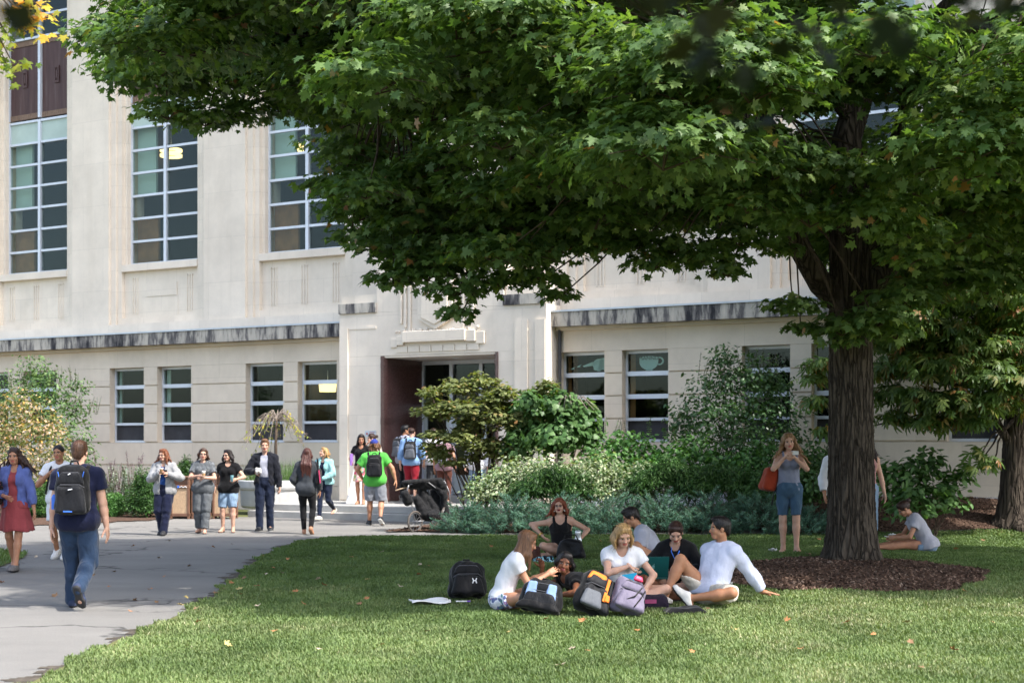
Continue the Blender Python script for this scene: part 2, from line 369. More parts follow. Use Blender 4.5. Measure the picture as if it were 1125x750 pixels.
def tall_window(a, b, bx):
    a += .10; b -= .10; y = WINU; t = .06; mid = (a+b)/2
    f = MB(); zsp = zs+7*nrow+.06; z2 = zsp+2.5
    side = MB(); side.box(bx[0], a, BAYY, y+.5, zs, ZTOP); side.box(b, bx[1], BAYY, y+.5, zs, ZTOP); part('window_jamb', side, LIME)
    def lights(z0, n, dark):
        f.box(a, a+t, y-.04, y+.06, z0, z0+n*nrow+.06); f.box(b-t, b, y-.04, y+.06, z0, z0+n*nrow+.06)
        f.box(mid-.05, mid+.05, y-.07, y+.06, z0, z0+n*nrow+.06)
        for k in range(n+1):
            for p, q in ((a+t, mid-.05), (mid+.05, b-t)): f.box(p, q, y-.045, y+.06, z0+k*nrow-.0, z0+k*nrow+.068)
    lights(zs, 7, 0); lights(z2, 4, 0)
    f.box(mid-.05, mid+.05, y-.07, y+.06, zsp+.063, z2-.003)
    f.box(a, a+.03, y-.045, y+.06, zsp+.063, z2-.003); f.box(b-.03, b, y-.045, y+.06, zsp+.063, z2-.003)
    o = part('tall_window', f, ALU)
    g = MB()
    for z0, n in ((zs, 6), (z2, 4)):
        for k in range(n):
            for p, q in ((a+t, mid-.05), (mid+.05, b-t)): g.box(p-.01, q+.01, y+.0, y+.008, z0+k*nrow+.05, z0+(k+1)*nrow+.01)
    part('pane', g, GLASS, o)
    g = MB()
    for p, q in ((a+t, mid-.05), (mid+.05, b-t)): g.box(p-.01, q+.01, y+.004, y+.012, zs+6*nrow+.05, zs+7*nrow+.01)
    part('tinted_pane', g, FROST, o)
    s = MB()
    for p, q in ((a+.03, mid-.05), (mid+.05, b-.03)):
        s.box(p, q, y+.02, y+.06, zsp+.064+.17, z2-.18)
        # raised emblem: two little stacked bars in a frame
        e = (p+q)/2; zz = (zsp+z2)/2+.05
        s.box(e-.10, e+.10, y-.012, y+.018, zz-.25, zz-.19); s.box(e-.10, e-.05, y-.012, y+.018, zz-.188, zz+.2); s.box(e+.05, e+.10, y-.012, y+.018, zz-.188, zz+.2)
        s.box(e-.10, e+.10, y-.012, y+.018, zz+.202, zz+.26); s.box(e-.03, e+.03, y-.012, y+.018, zz-.12, zz+.13)
    part('spandrel_panel', s, BRONZE, o)
    d = MB(); n_ = 16
    for p, q in ((a+.03, mid-.05), (mid+.05, b-.03)):
        for k in range(n_):
            xa = p+(q-p)*k/n_
            for za in (zsp+.066, z2-.175): d.box(xa+.008, xa+(q-p)/n_-.008, y-.005, y+.05, za, za+.16)
    part('dentil_band', d, pm('dull copper dentils', (.22, .15, .11, 1), .7), o)
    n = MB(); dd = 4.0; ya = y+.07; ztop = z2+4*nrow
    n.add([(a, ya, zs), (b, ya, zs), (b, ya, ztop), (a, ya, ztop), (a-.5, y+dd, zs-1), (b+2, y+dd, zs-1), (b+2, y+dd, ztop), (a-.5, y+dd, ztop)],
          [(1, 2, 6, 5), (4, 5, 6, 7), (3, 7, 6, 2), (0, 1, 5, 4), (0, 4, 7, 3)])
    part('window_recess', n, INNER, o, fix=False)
    hw = (mid-a)*.55; q = MB(); q.box(a+.03, a+hw, y+.22, y+.30, zs+2.05, zsp); part('inner_wall', q, GREENW, o)
    q = MB(); q.box(a+.03, a+hw*1.15, y+.20, y+.28, zs+.02, zs+1.40); part('inner_board', q, BROWNI, o)
    return o
TW = [tall_window(a, b, (a, b)) for a, b in bl+br_]
# pendant lamps that glow inside the tall windows
def pendant(px, py, w, rings, lab):
    y = WINU+1.3; x = fs(px, y); z = fz(px, py, y); r = empty('pendant_lamp', b2w(x, y, z), -TH)
    tag(r, lab, 'lamp', 'lamps lit inside the building')
    m = MB()
    for k in range(rings):
        zz = -k*.16; m.lathe([(w, zz), (w, zz-.07), (w*.75, zz-.075), (w*.75, zz+.002), (w, zz)], 20)
    m.build('lamp_shade', LAMPM.mat, r); s = MB(); s.tube([(0, 0, 0), (0, 0, 1.2)], .012, 6); s.build('stem', ALU, r)
pendant(188, 164, .33, 2, 'upper glowing ringed lamp inside the middle tall window')
pendant(166, 214, .30, 3, 'lower glowing ringed lamp inside the middle tall window')
pendant(322, 158, .30, 2, 'glowing ringed lamp inside the tall window beside the crown of leaves')
y_ = LW+GL+.6; r = empty('pendant_lamp', b2w(fs(360, y_), y_, fz(360, 425, y_)), -TH)
tag(r, 'yellow drum lamp glowing inside the small window left of the entrance', 'lamp', 'lamps lit inside the building')
m = MB(); m.lathe([(0, .1), (.24, .1), (.22, -.13), (0, -.13)], 20); m.build('lamp_shade', LAMPM.mat, r); m = MB(); m.tube([(0, 0, .1), (0, 0, .45)], .01, 6); m.build('stem', ALU, r)

# ---- entrance pavilion
d0, d1 = fs(418.5, 0), fs(547.5, 0); dz1 = fz(418, 391, 0); RD = 1.75      # opening and recess depth
zl = fz(393, 333.5, 0)                                                       # ledge on the pavilion shoulders
tw0, tw1 = fs(414, 0), pl1-(fs(414, 0)-pl0)
LAND = .31; DSTEP = .46
m = MB(); m.box(pl0, d0, 0, 3.0, -.3, dz1); m.box(d1, pl1, 0, 3.0, -.3, dz1); m.box(pl0, pl1, 0, 3.0, dz1+.003, zl-.25)
m.box(tw0, tw1, -.0, 3.0, zl-.247, ZTOP); part('entrance_wall', m, LIMEP)
for q0, q1 in ((pl0, tw0-.003), (tw1+.003, pl1)):
    m = MB(); m.box(q0, q1, -.05, 2.0, zl-.247, zl); part('shoulder_ledge', m, STAIN)
    m = MB(); m.box(q0+.02, q1-.02, .06, 2.0, zl+.003, zl+.22); part('ledge_coping', m, LIME)
m = MB()   # raised flat strips framing the pavilion face
for s0, s1 in ((pl0+.02, pl0+.28), (pl1-.28, pl1-.02), (fs(566, 0), fs(580, 0))):
    m = MB(); m.box(s0, s1, -.035, -.002, .35, zl-.62); part('pilaster_strip', m, LIMEP)
m = MB(); m.box(pl0+.3, tw0-.02, -.02, -.002, zl-.66, zl-.6); part('panel_moulding', m, LIMEP)
# carved banner and shield over the door
m = MB()
for a, b, z0, z1, dpt in ((430, 437.5, 382, 372, .05), (437.5, 445, 379.5, 369, .09), (445, 513.5, 376.5, 364.5, .14), (513.5, 523.5, 375, 362.5, .09), (523.5, 533, 377.5, 364, .05)):
    x0, x1 = fs(a, 0), fs(b, 0); m.box(x0, x1-.003, -dpt, -.002, fz(a, z0, 0), fz(a, z1, 0))
part('carved_banner', m, LIME, bevel=.012)
m = MB(); x0, x1 = fs(436, 0), fs(527, 0)
n_ = 7
for k in range(n_):
    a = x0+(x1-x0)*k/n_; m.box(a+.012, x0+(x1-x0)*(k+1)/n_-.012, -.03, -.002, dz1+.07, fz(480, 378, 0)-.02)
part('voussoir_band', m, LIME)
xa, xb, xm = fs(461, 0), fs(499, 0), fs(480, 0); zt, zm_, zb_ = fz(480, 300, 0), fz(480, 350, 0), fz(480, 362, 0)
m = MB(); m.prism([(xa, zt), (xa, zm_), (xm, zb_), (xb, zm_), (xb, zt)], -.10, -.002)
m.prism([(xa+.12, zt-.1), (xa+.12, zm_+.03), (xm, zb_+.12), (xb-.12, zm_+.03), (xb-.12, zt-.1)], -.14, -.102)
for sgn in (-1, 1):
    for k in range(3):
        e = xm+sgn*(.78+.13*k); m.box(e-.035, e+.035, -.05, -.002, zb_-.02+.1*k, zt)
part('carved_shield', m, LIME, bevel=.012)
m = MB(); rr = random.Random(4)
for k in range(26):
    e = xa-.65+(xb-xa+1.3)*k/25; q = rr.uniform(.4, .9); m.lathe([(0, .05*q), (.05*q, .03*q), (.055*q, 0), (.04*q, -.04*q), (0, -.05*q)], 7, (e+rr.uniform(-.04, .04), -.03, fz(480, 363.5, 0)+rr.uniform(-.01, .06)))
part('carved_leafwork', m, LIME, smooth=True)
m = MB()   # two-stroke incised letters left blank: only the raised panel edges remain
# granite jambs with rounded front and reed bands
def jamb(x, sgn, name):
    r = .13; p = [(x, RD), (x, 0.0)]
    poly = [(x, RD), (x, -.02)]+[(x+sgn*(r*1.05)*math.sin(a), -.02+(r)*(1-math.cos(a))*1.0) for a in np.linspace(.2, math.pi/2, 7)]+[(x+sgn*r*1.05, RD)]
    m = MB(); m.slab(poly, LAND, dz1-.003)
    for zc in (LAND+.05, LAND+.38, LAND+.44, LAND+.5, LAND+1.98, LAND+2.04, LAND+2.10, dz1-.22, dz1-.28, dz1-.06):
        q = [(px_+sgn*.018, py_-.012) if i > 1 else (px_, py_-.012) for i, (px_, py_) in enumerate(poly)]
        m.slab([(a, b) for a, b in q], zc-.018, zc+.018)
    part('granite_jamb', m, GRAN)
jamb(d0+.002, 1, 'l'); jamb(d1-.002, -1, 'r')
m = MB(); m.box(d0, d1, .02, RD+.3, dz1-.05, dz1-.002); part('recess_ceiling', m, LIMEP)
m = MB()
for k in (.2, .5, .8):
    m = MB(); m.lathe([(.0, -.012), (.11, -.012), (.13, 0)], 18, (d0+(d1-d0)*k, RD*.5, dz1-.052)); part('downlight', m, pm('white enamel', (.75, .75, .73, 1), .4, .04))
m = MB(); m.box(d0+.01, d1-.01, RD*.35, RD+.4, LAND, DSTEP); part('door_step', m, pm('grey granite step', (.42, .41, .39, 1), .8, .1, 20))
# door screen
zf = DSTEP; zt = dz1-.052; zd = zf+2.25; fr = MB(); y = RD
xs = [d0+.14+(d1-d0-.28)*k for k in (0, .285, .57, .83, 1)]
for x in xs: fr.box(x-.05, x+.05, y-.05, y+.06, zf, zt)
for i in range(4):
    fr.box(xs[i]+.05, xs[i+1]-.05, y-.045, y+.055, zt-.10, zt); fr.box(xs[i]+.05, xs[i+1]-.05, y-.045, y+.055, zd, zd+.1)
o = part('entrance_screen', fr, ALU)
g = MB()
for i in range(4): g.box(xs[i]+.04, xs[i+1]-.04, y, y+.01, zd+.09, zt-.09)
part('pane', g, GLASS, o)
for i in range(4):
    a, b = xs[i]+.055, xs[i+1]-.055; f = MB()
    f.box(a, a+.10, y-.03, y+.02, zf+.02, zd-.006); f.box(b-.10, b, y-.03, y+.02, zf+.02, zd-.006); f.box(a+.10, b-.10, y-.03, y+.02, zd-.13, zd-.006); f.box(a+.10, b-.10, y-.03, y+.02, zf+.02, zf+.5)
    dr = part('door', f, pm('brushed door steel', (.55, .6, .6, 1), .4, .06, 4, .03, 50, .5, .3)); g = MB(); g.box(a+.09, b-.09, y-.005, y+.005, zf+.49, zd-.12); part('door_pane', g, GLASS, dr)
    h = MB(); h.tube([(b-.14, y-.03, zf+.85), (b-.14, y-.09, zf+.87), (b-.14, y-.09, zf+1.25), (b-.14, y-.03, zf+1.27)], .013, 6); part('handle', h, ALU, dr)
n = MB(); n.add([(d0, y+.07, zf), (d1, y+.07, zf), (d1, y+.07, zt), (d0, y+.07, zt), (d0, y+4, zf), (d1, y+4, zf), (d1, y+4, zt), (d0, y+4, zt)], [(0, 4, 7, 3), (1, 2, 6, 5), (4, 5, 6, 7), (3, 7, 6, 2), (0, 1, 5, 4)])
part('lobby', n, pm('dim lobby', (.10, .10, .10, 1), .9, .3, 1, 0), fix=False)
# roof
m = MB(); m.box(LEFT, RIGHT, -.1, 14, ZTOP, ZTOP+.6); m.box(LEFT, RIGHT, 6, 6.3, -.5, ZTOP); part('roof', m, LIME)
for q0 in (LEFT, RIGHT-.3): m = MB(); m.box(q0, q0+.3, 1.2, 14, -.5, ZTOP-.01); part('end_wall', m, LIME)
# dark upright tube for the dark stained band in the pavilion corner
m = MB(); m.tube([(pl1+.09, LW-.07, .4), (pl1+.09, LW-.07, zc0-.06)], .045, 8); part('corner_tube', m, pm('dark corner tube', (.06, .06, .065, 1), .6))
# plaque
px0, px1 = fs(401.5, 0), fs(413.5, 0); z0, z1 = fz(407, 479.5, 0), fz(407, 473, 0)
m = MB(); m.box(px0, px1, -.02, -.002, z0, z1); o = m.build('wall_plaque', pm('brushed sign plate', (.50, .55, .60, 1), .4, .06)); o.location = BO; o.rotation_euler = (0, 0, -TH)
tag(o, 'small grey sign plate on the wall left of the entrance', 'sign')
m = MB(); w_ = px1-px0
for k, (a, b) in enumerate(((.4, .92), (.4, .8), (.4, .88))): m.box(px0+w_*a, px0+w_*b, -.024, -.0205, z1-.045-.035*k, z1-.03-.035*k)
m.lathe([(0, 0), (.001, 0)], 4); m.box(px0+w_*.1, px0+w_*.26, -.024, -.0205, z0+.05, z1-.05)
m.build('sign_print', pm('dull red print', (.35, .12, .12, 1), .7), o)
# ================================================================== ground
def sheet(name, x0, x1, y0, y1, nx, ny, z, m, kind='structure', inside=None):
    xs = np.linspace(x0, x1, nx); ys = np.linspace(y0, y1, ny); X, Y = np.meshgrid(xs, ys)
    V = np.stack([X.ravel(), Y.ravel(), (mound(X, Y)+z).ravel()], 1); idx = np.arange(nx*ny).reshape(ny, nx)
    Fc = np.stack([idx[:-1, :-1].ravel(), idx[:-1, 1:].ravel(), idx[1:, 1:].ravel(), idx[1:, :-1].ravel()], 1)
    if inside is not None:
        cen = V[Fc].mean(1); Fc = Fc[inside(cen[:, 0], cen[:, 1])]
        used = np.unique(Fc); rm = np.zeros(len(V), int); rm[used] = np.arange(len(used)); V = V[used]; Fc = rm[Fc]
    o = link(name, np_mesh(name, V, Fc), m, smooth=True)
    if kind: o['kind'] = kind
    return o
def inpoly(x, y, poly):
    x = np.asarray(x); y = np.asarray(y); r = np.zeros(x.shape, bool); n = len(poly)
    for i in range(n):
        x1, y1 = poly[i]; x2, y2 = poly[(i+1) % n]
        c = ((y1 > y) != (y2 > y)) & (x < (x2-x1)*(y-y1)/((y2-y1) or 1e-9)+x1); r ^= c
    return r
def asphalt():
    t = NT('worn asphalt'); v = t.coords()
    c = t.ramp(t.noise(t.coords((.6, 1.5, 1)), .5, 6, .68), [(.3, (.135, .128, .117, 1)), (.7, (.215, .205, .188, 1))])
    c = t.mix(t.ramp(t.noise(v, 90, 2, .7), [(.4, gray(0)), (.75, gray(.5))]), c, (.34, .33, .32, 1))
    c = t.mix(t.ramp(t.noise(v, 130, 2, .7), [(.5, gray(0)), (.72, gray(.6))]), c, (.07, .07, .068, 1))
    # long wandering cracks, only in places
    ds = t.n('ShaderNodeVectorMath', operation='ADD'); nz = t.n('ShaderNodeTexNoise'); nz.inputs['Scale'].default_value = .8; nz.inputs['Detail'].default_value = 5
    t.l(v, nz.inputs['Vector']); sc_ = t.n('ShaderNodeVectorMath', operation='SCALE'); sc_.inputs['Scale'].default_value = 1.4; t.l(nz.outputs['Color'], sc_.inputs[0])
    t.l(v, ds.inputs[0]); t.l(sc_.outputs[0], ds.inputs[1])
    mp = t.n('ShaderNodeMapping'); mp.inputs['Scale'].default_value = (.13, .34, 1); t.l(ds.outputs[0], mp.inputs['Vector'])
    vo = t.n('ShaderNodeTexVoronoi', feature='DISTANCE_TO_EDGE'); vo.inputs['Scale'].default_value = 1; t.l(mp.outputs[0], vo.inputs['Vector'])
    cr = t.ramp(vo.outputs['Distance'], [(0, gray(1)), (.009, gray(.75)), (.018, gray(0))])
    ck = t.mix(t.ramp(t.noise(v, .5, 2), [(.42, gray(0)), (.55, gray(1))]), gray(0), cr)
    c = t.mix(ck, c, (.065, .063, .06, 1)); t.base(c); t.set(.88, .25); t.bump(t.noise(v, 120, 3, .8), .55, .012); return t.mat
ASPH = asphalt()
def soilm():
    t = NT('lawn soil and thatch'); v = t.coords(); t.base(t.ramp(t.noise(v, 9, 6, .75), [(.3, (.07, .09, .03, 1)), (.5, (.12, .13, .05, 1)), (.72, (.20, .17, .085, 1))])); t.set(.95, .1)
    t.bump(t.noise(v, 40), .6, .02); return t.mat
def mulchm():
    t = NT('bark mulch'); v = t.coords(); a = t.n('ShaderNodeTexVoronoi'); a.inputs['Scale'].default_value = 32; t.l(v, a.inputs['Vector'])
    t.base(t.mix(t.noise(v, 3), t.ramp(a.outputs['Color'], [(.1, (.045, .030, .022, 1)), (.5, (.11, .066, .047, 1)), (.9, (.20, .13, .095, 1))]), (.085, .052, .038, 1))); t.set(.95, .1)
    t.bump(a.outputs['Distance'], .8, .03); return t.mat
SOIL = soilm(); MULCH = mulchm()
CONC = pm('pale concrete', (.36, .35, .33, 1), .85, .14, 2.5, .25, 60)
g = MB(); g.add([(-400, -300, -.75), (400, -300, -.75), (400, 500, -.75), (-400, 500, -.75)], [(0, 1, 2, 3)])
# one ground sheet that reaches the horizon
xs = np.unique(np.concatenate([np.linspace(-900, -30, 8), np.linspace(-30, 40, 120), np.linspace(40, 900, 8)])); ys = np.unique(np.concatenate([np.linspace(-600, 0, 6), np.linspace(0, 40, 80), np.linspace(40, 1500, 10)]))
X, Y = np.meshgrid(xs, ys); V = np.stack([X.ravel(), Y.ravel(), (mound(X, Y)-.012).ravel()], 1); idx = np.arange(len(xs)*len(ys)).reshape(len(ys), len(xs))
Fc = np.stack([idx[:-1, :-1].ravel(), idx[:-1, 1:].ravel(), idx[1:, 1:].ravel(), idx[1:, :-1].ravel()], 1)
tag(link('ground', np_mesh('ground', V, Fc), SOIL, smooth=True), kind='structure')
tag(sheet('path', -34, 14, 2.5, 34.4, 60, 60, 0, ASPH), kind='structure')
# lawn outline, read off the photograph's kerbless edge
edge = [gp(*p) for p in ((10, 766), (35, 750), (100, 718), (170, 690), (215, 667), (240, 652), (262, 634), (280, 618), (300, 606), (330, 595), (362, 590.5), (420, 589.5), (560, 589), (720, 588.5), (860, 588), (960, 588), (1140, 588))]
LAWN = [(p.x, p.y) for p in edge]+[(26, edge[-1].y), (26, 2.0), (-3.3, 2.0)]
def lawn_in(x, y):
    # ragged edge
    x = np.asarray(x); y = np.asarray(y); j = .07*np.sin(x*5.1+y*3.3)+.05*np.sin(x*13+y*9.7)+.035*np.sin(y*31-x*17)
    return inpoly(x+j, y+j*.6, LAWN)
RINGC = (4.1, 17.45)
def ring_in(x, y):
    x = np.asarray(x)-RINGC[0]; y = np.asarray(y)-RINGC[1]; a = np.arctan2(y, x); r = np.hypot(x/1.68, y/1.5)
    return r < 1+.06*np.sin(a*5+1)+.04*np.sin(a*11)
tag(sheet('lawn', -8, 26, 2.0, 28, 340, 260, .014, SOIL, inside=lambda x, y: inpoly(x, y, LAWN)), kind='structure')
def verge_in(x, y):
    x = np.asarray(x); y = np.asarray(y); j = .10*np.sin(y*2.3+x)+.06*np.sin(x*7+y*11)+.05*np.sin(y*23-x*15); return inpoly(x+.06+j, y-.02+j*.4, LAWN) & (y < 27)
VERGE = pm('dark soil and grit along the lawn edge', (.075, .062, .048, 1), .95, .5, 9, .5, 50)
tag(sheet('path_verge', -5, 2, 8, 27.4, 160, 420, .005, VERGE, inside=verge_in), kind='structure')
patch = [(p.x, p.y) for p in (gp(-60, 608), gp(0, 604), gp(30, 607), gp(26, 613), gp(2, 622), gp(-60, 634))]
def patch_in(x, y): return inpoly(x, y, patch)
tag(sheet('grass_patch', -13, -5, 15, 25, 120, 120, .012, SOIL, inside=patch_in), kind='structure')
tag(sheet('tree_bed', 2.0, 6.6, 15.0, 20.0, 110, 110, .035, MULCH, inside=ring_in), kind='structure')
BED = [(gp(497, 584).x, gp(497, 584).y)]+[(p.x, p.y) for p in (gp(420, 585.2), gp(455, 584.2), gp(520, 585.5), gp(700, 585.2), gp(860, 586.5), gp(900, 587.6), gp(1130, 588))]+[(26, 26), (26, 32), (2.9, 35.5), (-1.2, 34.4), (-1.7, 31)]
BED = BED[1:]
def bed_in(x, y): return inpoly(x, y, BED)
tag(sheet('planting_bed', -4, 26, 24, 36, 300, 120, .03, MULCH, inside=bed_in), kind='structure')
LBED = [tuple(gp(*q)[:2]) for q in ((-200, 584), (-60, 580.5), (0, 578.5), (90, 575.5), (178, 571))]+[(-7.6, 34.2), (-7.4, 36), (-9, 45), (-26, 50)]
tag(sheet('border_soil', -26, -7, 28, 50, 60, 90, .02, MULCH, inside=lambda x, y: inpoly(x, y, LBED)), kind='structure')
# steps and landing along the entrance
SY = (BO-Vector((0, 0, 0))).dot(BN)
def stepbox(mb, x0, x1, out0, z1): mb.box(x0, x1, -out0, .5, -.2, z1)
p1 = gp(372, 570.5); off1 = SY-p1.dot(BN)       # distance of the first riser in front of the pavilion
s0 = fs(272, -off1)
m = MB(); m.box(s0, 7.6, -off1, LW+.4, -.3, .155); m.box(s0, 7.6, -off1+.36, LW+.4, .158, LAND)
o = m.build('entrance_steps', CONC, bevel=.012); o.location = BO; o.rotation_euler = (0, 0, -TH); tag(o, 'two long concrete steps up to the entrance landing', 'steps')
# ================================================================== leaves
def fan(pts, c=None):
    """fan-triangulated leaf outline; pts are (x, y, z) round the rim"""
    n = len(pts)
    if c is None: c = (0, .3, 0)
    V = np.array([c]+list(pts), float); Fc = np.array([(0, 1+i, 1+(i+1) % n) for i in range(n)]); return V, Fc
def droop(p, k=.28, f=.12): return (p[0], p[1]-.3, -k*max(p[1]-.3, 0)**2-f*abs(p[0])**1.5)
_r = [(.06, -.03), (.24, -.12), (.46, -.08), (.29, .11), (.46, .20), (.64, .46), (.36, .40), (.22, .46), (.30, .69), (.13, .72)]
MAPLE = fan([droop(p) for p in [(0, -.03)]+_r+[(0, 1)]+[(-x, y) for x, y in _r[::-1]]], (0, 0, 0))
_r2 = [(.40, -.05), (.56, .42), (.2, .5)]
MAPLE_LOW = fan([droop(p) for p in [(0, -.03)]+_r2+[(0, 1)]+[(-x, y) for x, y in _r2[::-1]]], (0, 0, 0))
_r3 = [(.22, .15), (.30, .42), (.2, .75)]
OVAL = fan([droop(p, .3, .25) for p in [(0, 0)]+_r3+[(0, 1)]+[(-x, y) for x, y in _r3[::-1]]], (0, .1, .04))
_r4 = [(.3, -.08), (.5, .15), (.45, .45), (.2, .8)]
HEART = fan([droop(p, .3, .2) for p in [(0, 0)]+_r4+[(0, 1)]+[(-x, y) for x, y in _r4[::-1]]], (0, .05, .03))
DIAM = (np.array([(0, -.4, 0), (.22, 0, -.03), (0, .6, -.08), (-.22, 0, -.03)]), np.array([(0, 1, 2), (0, 2, 3)]))
BLADE = (np.array([(-.05, 0, 0), (.05, 0, 0), (.035, .55, .0), (-.035, .55, 0), (0, 1, -.12)]), np.array([(0, 1, 2), (0, 2, 3), (3, 2, 4)]))
def five_fingers():
    V = []; Fs = []
    for k, (a, s) in enumerate(((-1.25, .62), (-.62, .88), (0, 1), (.62, .88), (1.25, .62))):
        ca, sa = math.cos(a), math.sin(a); b = len(V)
        for x, y in ((0, 0), (.10, .55), (.07, .85), (0, 1), (-.07, .85), (-.10, .55)):
            X_, Y_ = x*s*1.3, y*s; V.append((X_*ca+Y_*sa, -X_*sa+Y_*ca, -.45*(y*s)**2))
        Fs += [(b, b+1, b+5), (b+1, b+2, b+4), (b+1, b+4, b+5), (b+2, b+3, b+4)]
    return np.array(V), np.array(Fs)
PALM5 = five_fingers()
def unit(a): return a/np.maximum(np.linalg.norm(a, axis=-1, keepdims=True), 1e-9)
def leaves(name, P, N, T, S, tmpl, m, parent=None, tone=None, rng=RNG):
    """one mesh of len(P) leaves: positions, blade normals, tip directions, sizes"""
    V0, F0 = tmpl; n = len(P); N = unit(N); T = unit(T-N*(T*N).sum(1, keepdims=True)); B = np.cross(T, N)
    wv = rng.uniform(.85, 1.15, (n, 1, 1))
    V = P[:, None]+S[:, None, None]*(V0[None, :, 0:1]*wv*B[:, None]+V0[None, :, 1:2]*T[:, None]+V0[None, :, 2:3]*rng.uniform(.4, 1.8, (n, 1, 1))*N[:, None])
    Fc = F0[None]+(np.arange(n)*len(V0))[:, None, None]
    tone = rng.random(n) if tone is None else tone
    o = link(name, np_mesh(name, V.reshape(-1, 3), Fc.reshape(-1, F0.shape[1]), np.repeat(tone, len(V0))), m, parent)
    return o
def leafmat(name, stops, trans=.38, rough=.45, spec=.3, under=1.25):
    m = bpy.data.materials.new(name); m.use_nodes = True; t = m.node_tree; n = t.nodes; l = t.links; b = n['Principled BSDF']
    at_ = n.new('ShaderNodeAttribute'); at_.attribute_name = 'tone'; rp = n.new('ShaderNodeValToRGB'); e = rp.color_ramp.elements
    while len(e) < len(stops): e.new(.5)
    for i, (p, c) in enumerate(stops): e[i].position = p; e[i].color = (*c, 1)
    l.new(at_.outputs['Fac'], rp.inputs['Fac'])
    tc = n.new('ShaderNodeTexCoord'); nz = n.new('ShaderNodeTexNoise'); nz.inputs['Scale'].default_value = 1.1; nz.inputs['Detail'].default_value = 2
    l.new(tc.outputs['Object'], nz.inputs['Vector']); hv = n.new('ShaderNodeHueSaturation'); mr = n.new('ShaderNodeMapRange')
    mr.inputs['From Min'].default_value = .3; mr.inputs['From Max'].default_value = .7; mr.inputs['To Min'].default_value = .8; mr.inputs['To Max'].default_value = 1.22
    l.new(nz.outputs['Fac'], mr.inputs['Value']); l.new(mr.outputs[0], hv.inputs['Value']); l.new(rp.outputs['Color'], hv.inputs['Color'])
    l.new(hv.outputs['Color'], b.inputs['Base Color']); b.inputs['Roughness'].default_value = rough; b.inputs['Specular IOR Level'].default_value = spec
    tr = n.new('ShaderNodeBsdfTranslucent'); mx = n.new('ShaderNodeMixShader'); mx.inputs[0].default_value = trans
    tint = n.new('ShaderNodeMix'); tint.data_type = 'RGBA'; tint.blend_type = 'MULTIPLY'; tint.inputs[0].default_value = 1; tint.inputs[7].default_value = (1.4, 1.5, .45, 1)
    l.new(hv.outputs['Color'], tint.inputs[6]); l.new(tint.outputs[2], tr.inputs['Color'])
    l.new(b.outputs[0], mx.inputs[1]); l.new(tr.outputs[0], mx.inputs[2]); l.new(mx.outputs[0], n['Material Output'].inputs[0]); return m
def rand_dir(n, rng=RNG): return unit(rng.normal(size=(n, 3)))
def pads_leaves(pads, density, size, rng=RNG, up=.75, out=.55, jit=.45, shell=.45, under=.25):
    """leaf positions for flattened leaf pads [(centre, rx, ry, rz)]: mostly in the upper and outer shell, drooping at the rim"""
    Ps = []; Ns = []; Ts = []
    for (c, rx, ry, rz) in pads:
        n = max(6, int(density*(rx*ry+rx*rz+ry*rz)/3*4))
        d = rand_dir(n, rng); d[:, 2] = np.where(rng.random(n) > under, np.abs(d[:, 2]), d[:, 2])
        r = np.maximum(rng.random(n)**shell, .25)[:, None]
        # ragged lobes so that no pad reads as a ball
        lob = 1+.28*np.sin(d[:, 0:1]*5+c[0]*7)*np.sin(d[:, 1:2]*6+c[1]*5)+.14*np.sin(d[:, 2:3]*9+c[2]*9)
        P = np.array(c)+d*r*lob*np.array([rx, ry, rz]); h = d.copy(); h[:, 2] = 0; h = unit(h)
        rim = np.hypot(d[:, 0], d[:, 1])[:, None]
        P[:, 2:3] -= .22*rz*rim**3
        Nn = np.array([0, 0, up])+d*out+rng.normal(size=(n, 3))*jit
        Tt = h*.9+np.array([0, 0, -.55])*rim+rng.normal(size=(n, 3))*.5
        Ps.append(P); Ns.append(Nn); Ts.append(Tt)
    P = np.concatenate(Ps); return P, np.concatenate(Ns), np.concatenate(Ts), size*rng.uniform(.65, 1.2, len(P))
def barkm(name, a, b_, sc=5, st=.9):
    t = NT(name); v = t.coords((1, 1, .10)); f = t.noise(v, sc*2.2, 6, .7); w_ = t.n('ShaderNodeTexVoronoi', feature='DISTANCE_TO_EDGE'); w_.inputs['Scale'].default_value = sc*1.6
    wd = t.n('ShaderNodeVectorMath', operation='ADD'); t.l(v, wd.inputs[0]); nz = t.n('ShaderNodeTexNoise'); nz.inputs['Scale'].default_value = 3; t.l(v, nz.inputs['Vector']); sq = t.n('ShaderNodeVectorMath', operation='SCALE'); sq.inputs['Scale'].default_value = .45; t.l(nz.outputs['Color'], sq.inputs[0]); t.l(sq.outputs[0], wd.inputs[1]); t.l(wd.outputs[0], w_.inputs['Vector'])
    h = t.ramp(w_.outputs['Distance'], [(.0, gray(0)), (.18, gray(1))])
    t.base(t.mix(h, scl(a, .62), t.ramp(f, [(.3, a), (.7, b_)]))); t.set(.92, .15)
    t.bump(h, st, .03); return t.mat
BARK = barkm('grey brown maple bark', (.045, .036, .028, 1), (.105, .085, .066, 1), 9); BARK2 = barkm('dark chestnut bark', (.045, .035, .028, 1), (.10, .08, .062, 1), 7)
TWIG = pm('thin brown twig bark', (.075, .055, .04, 1), .9, .3, 12, .3)
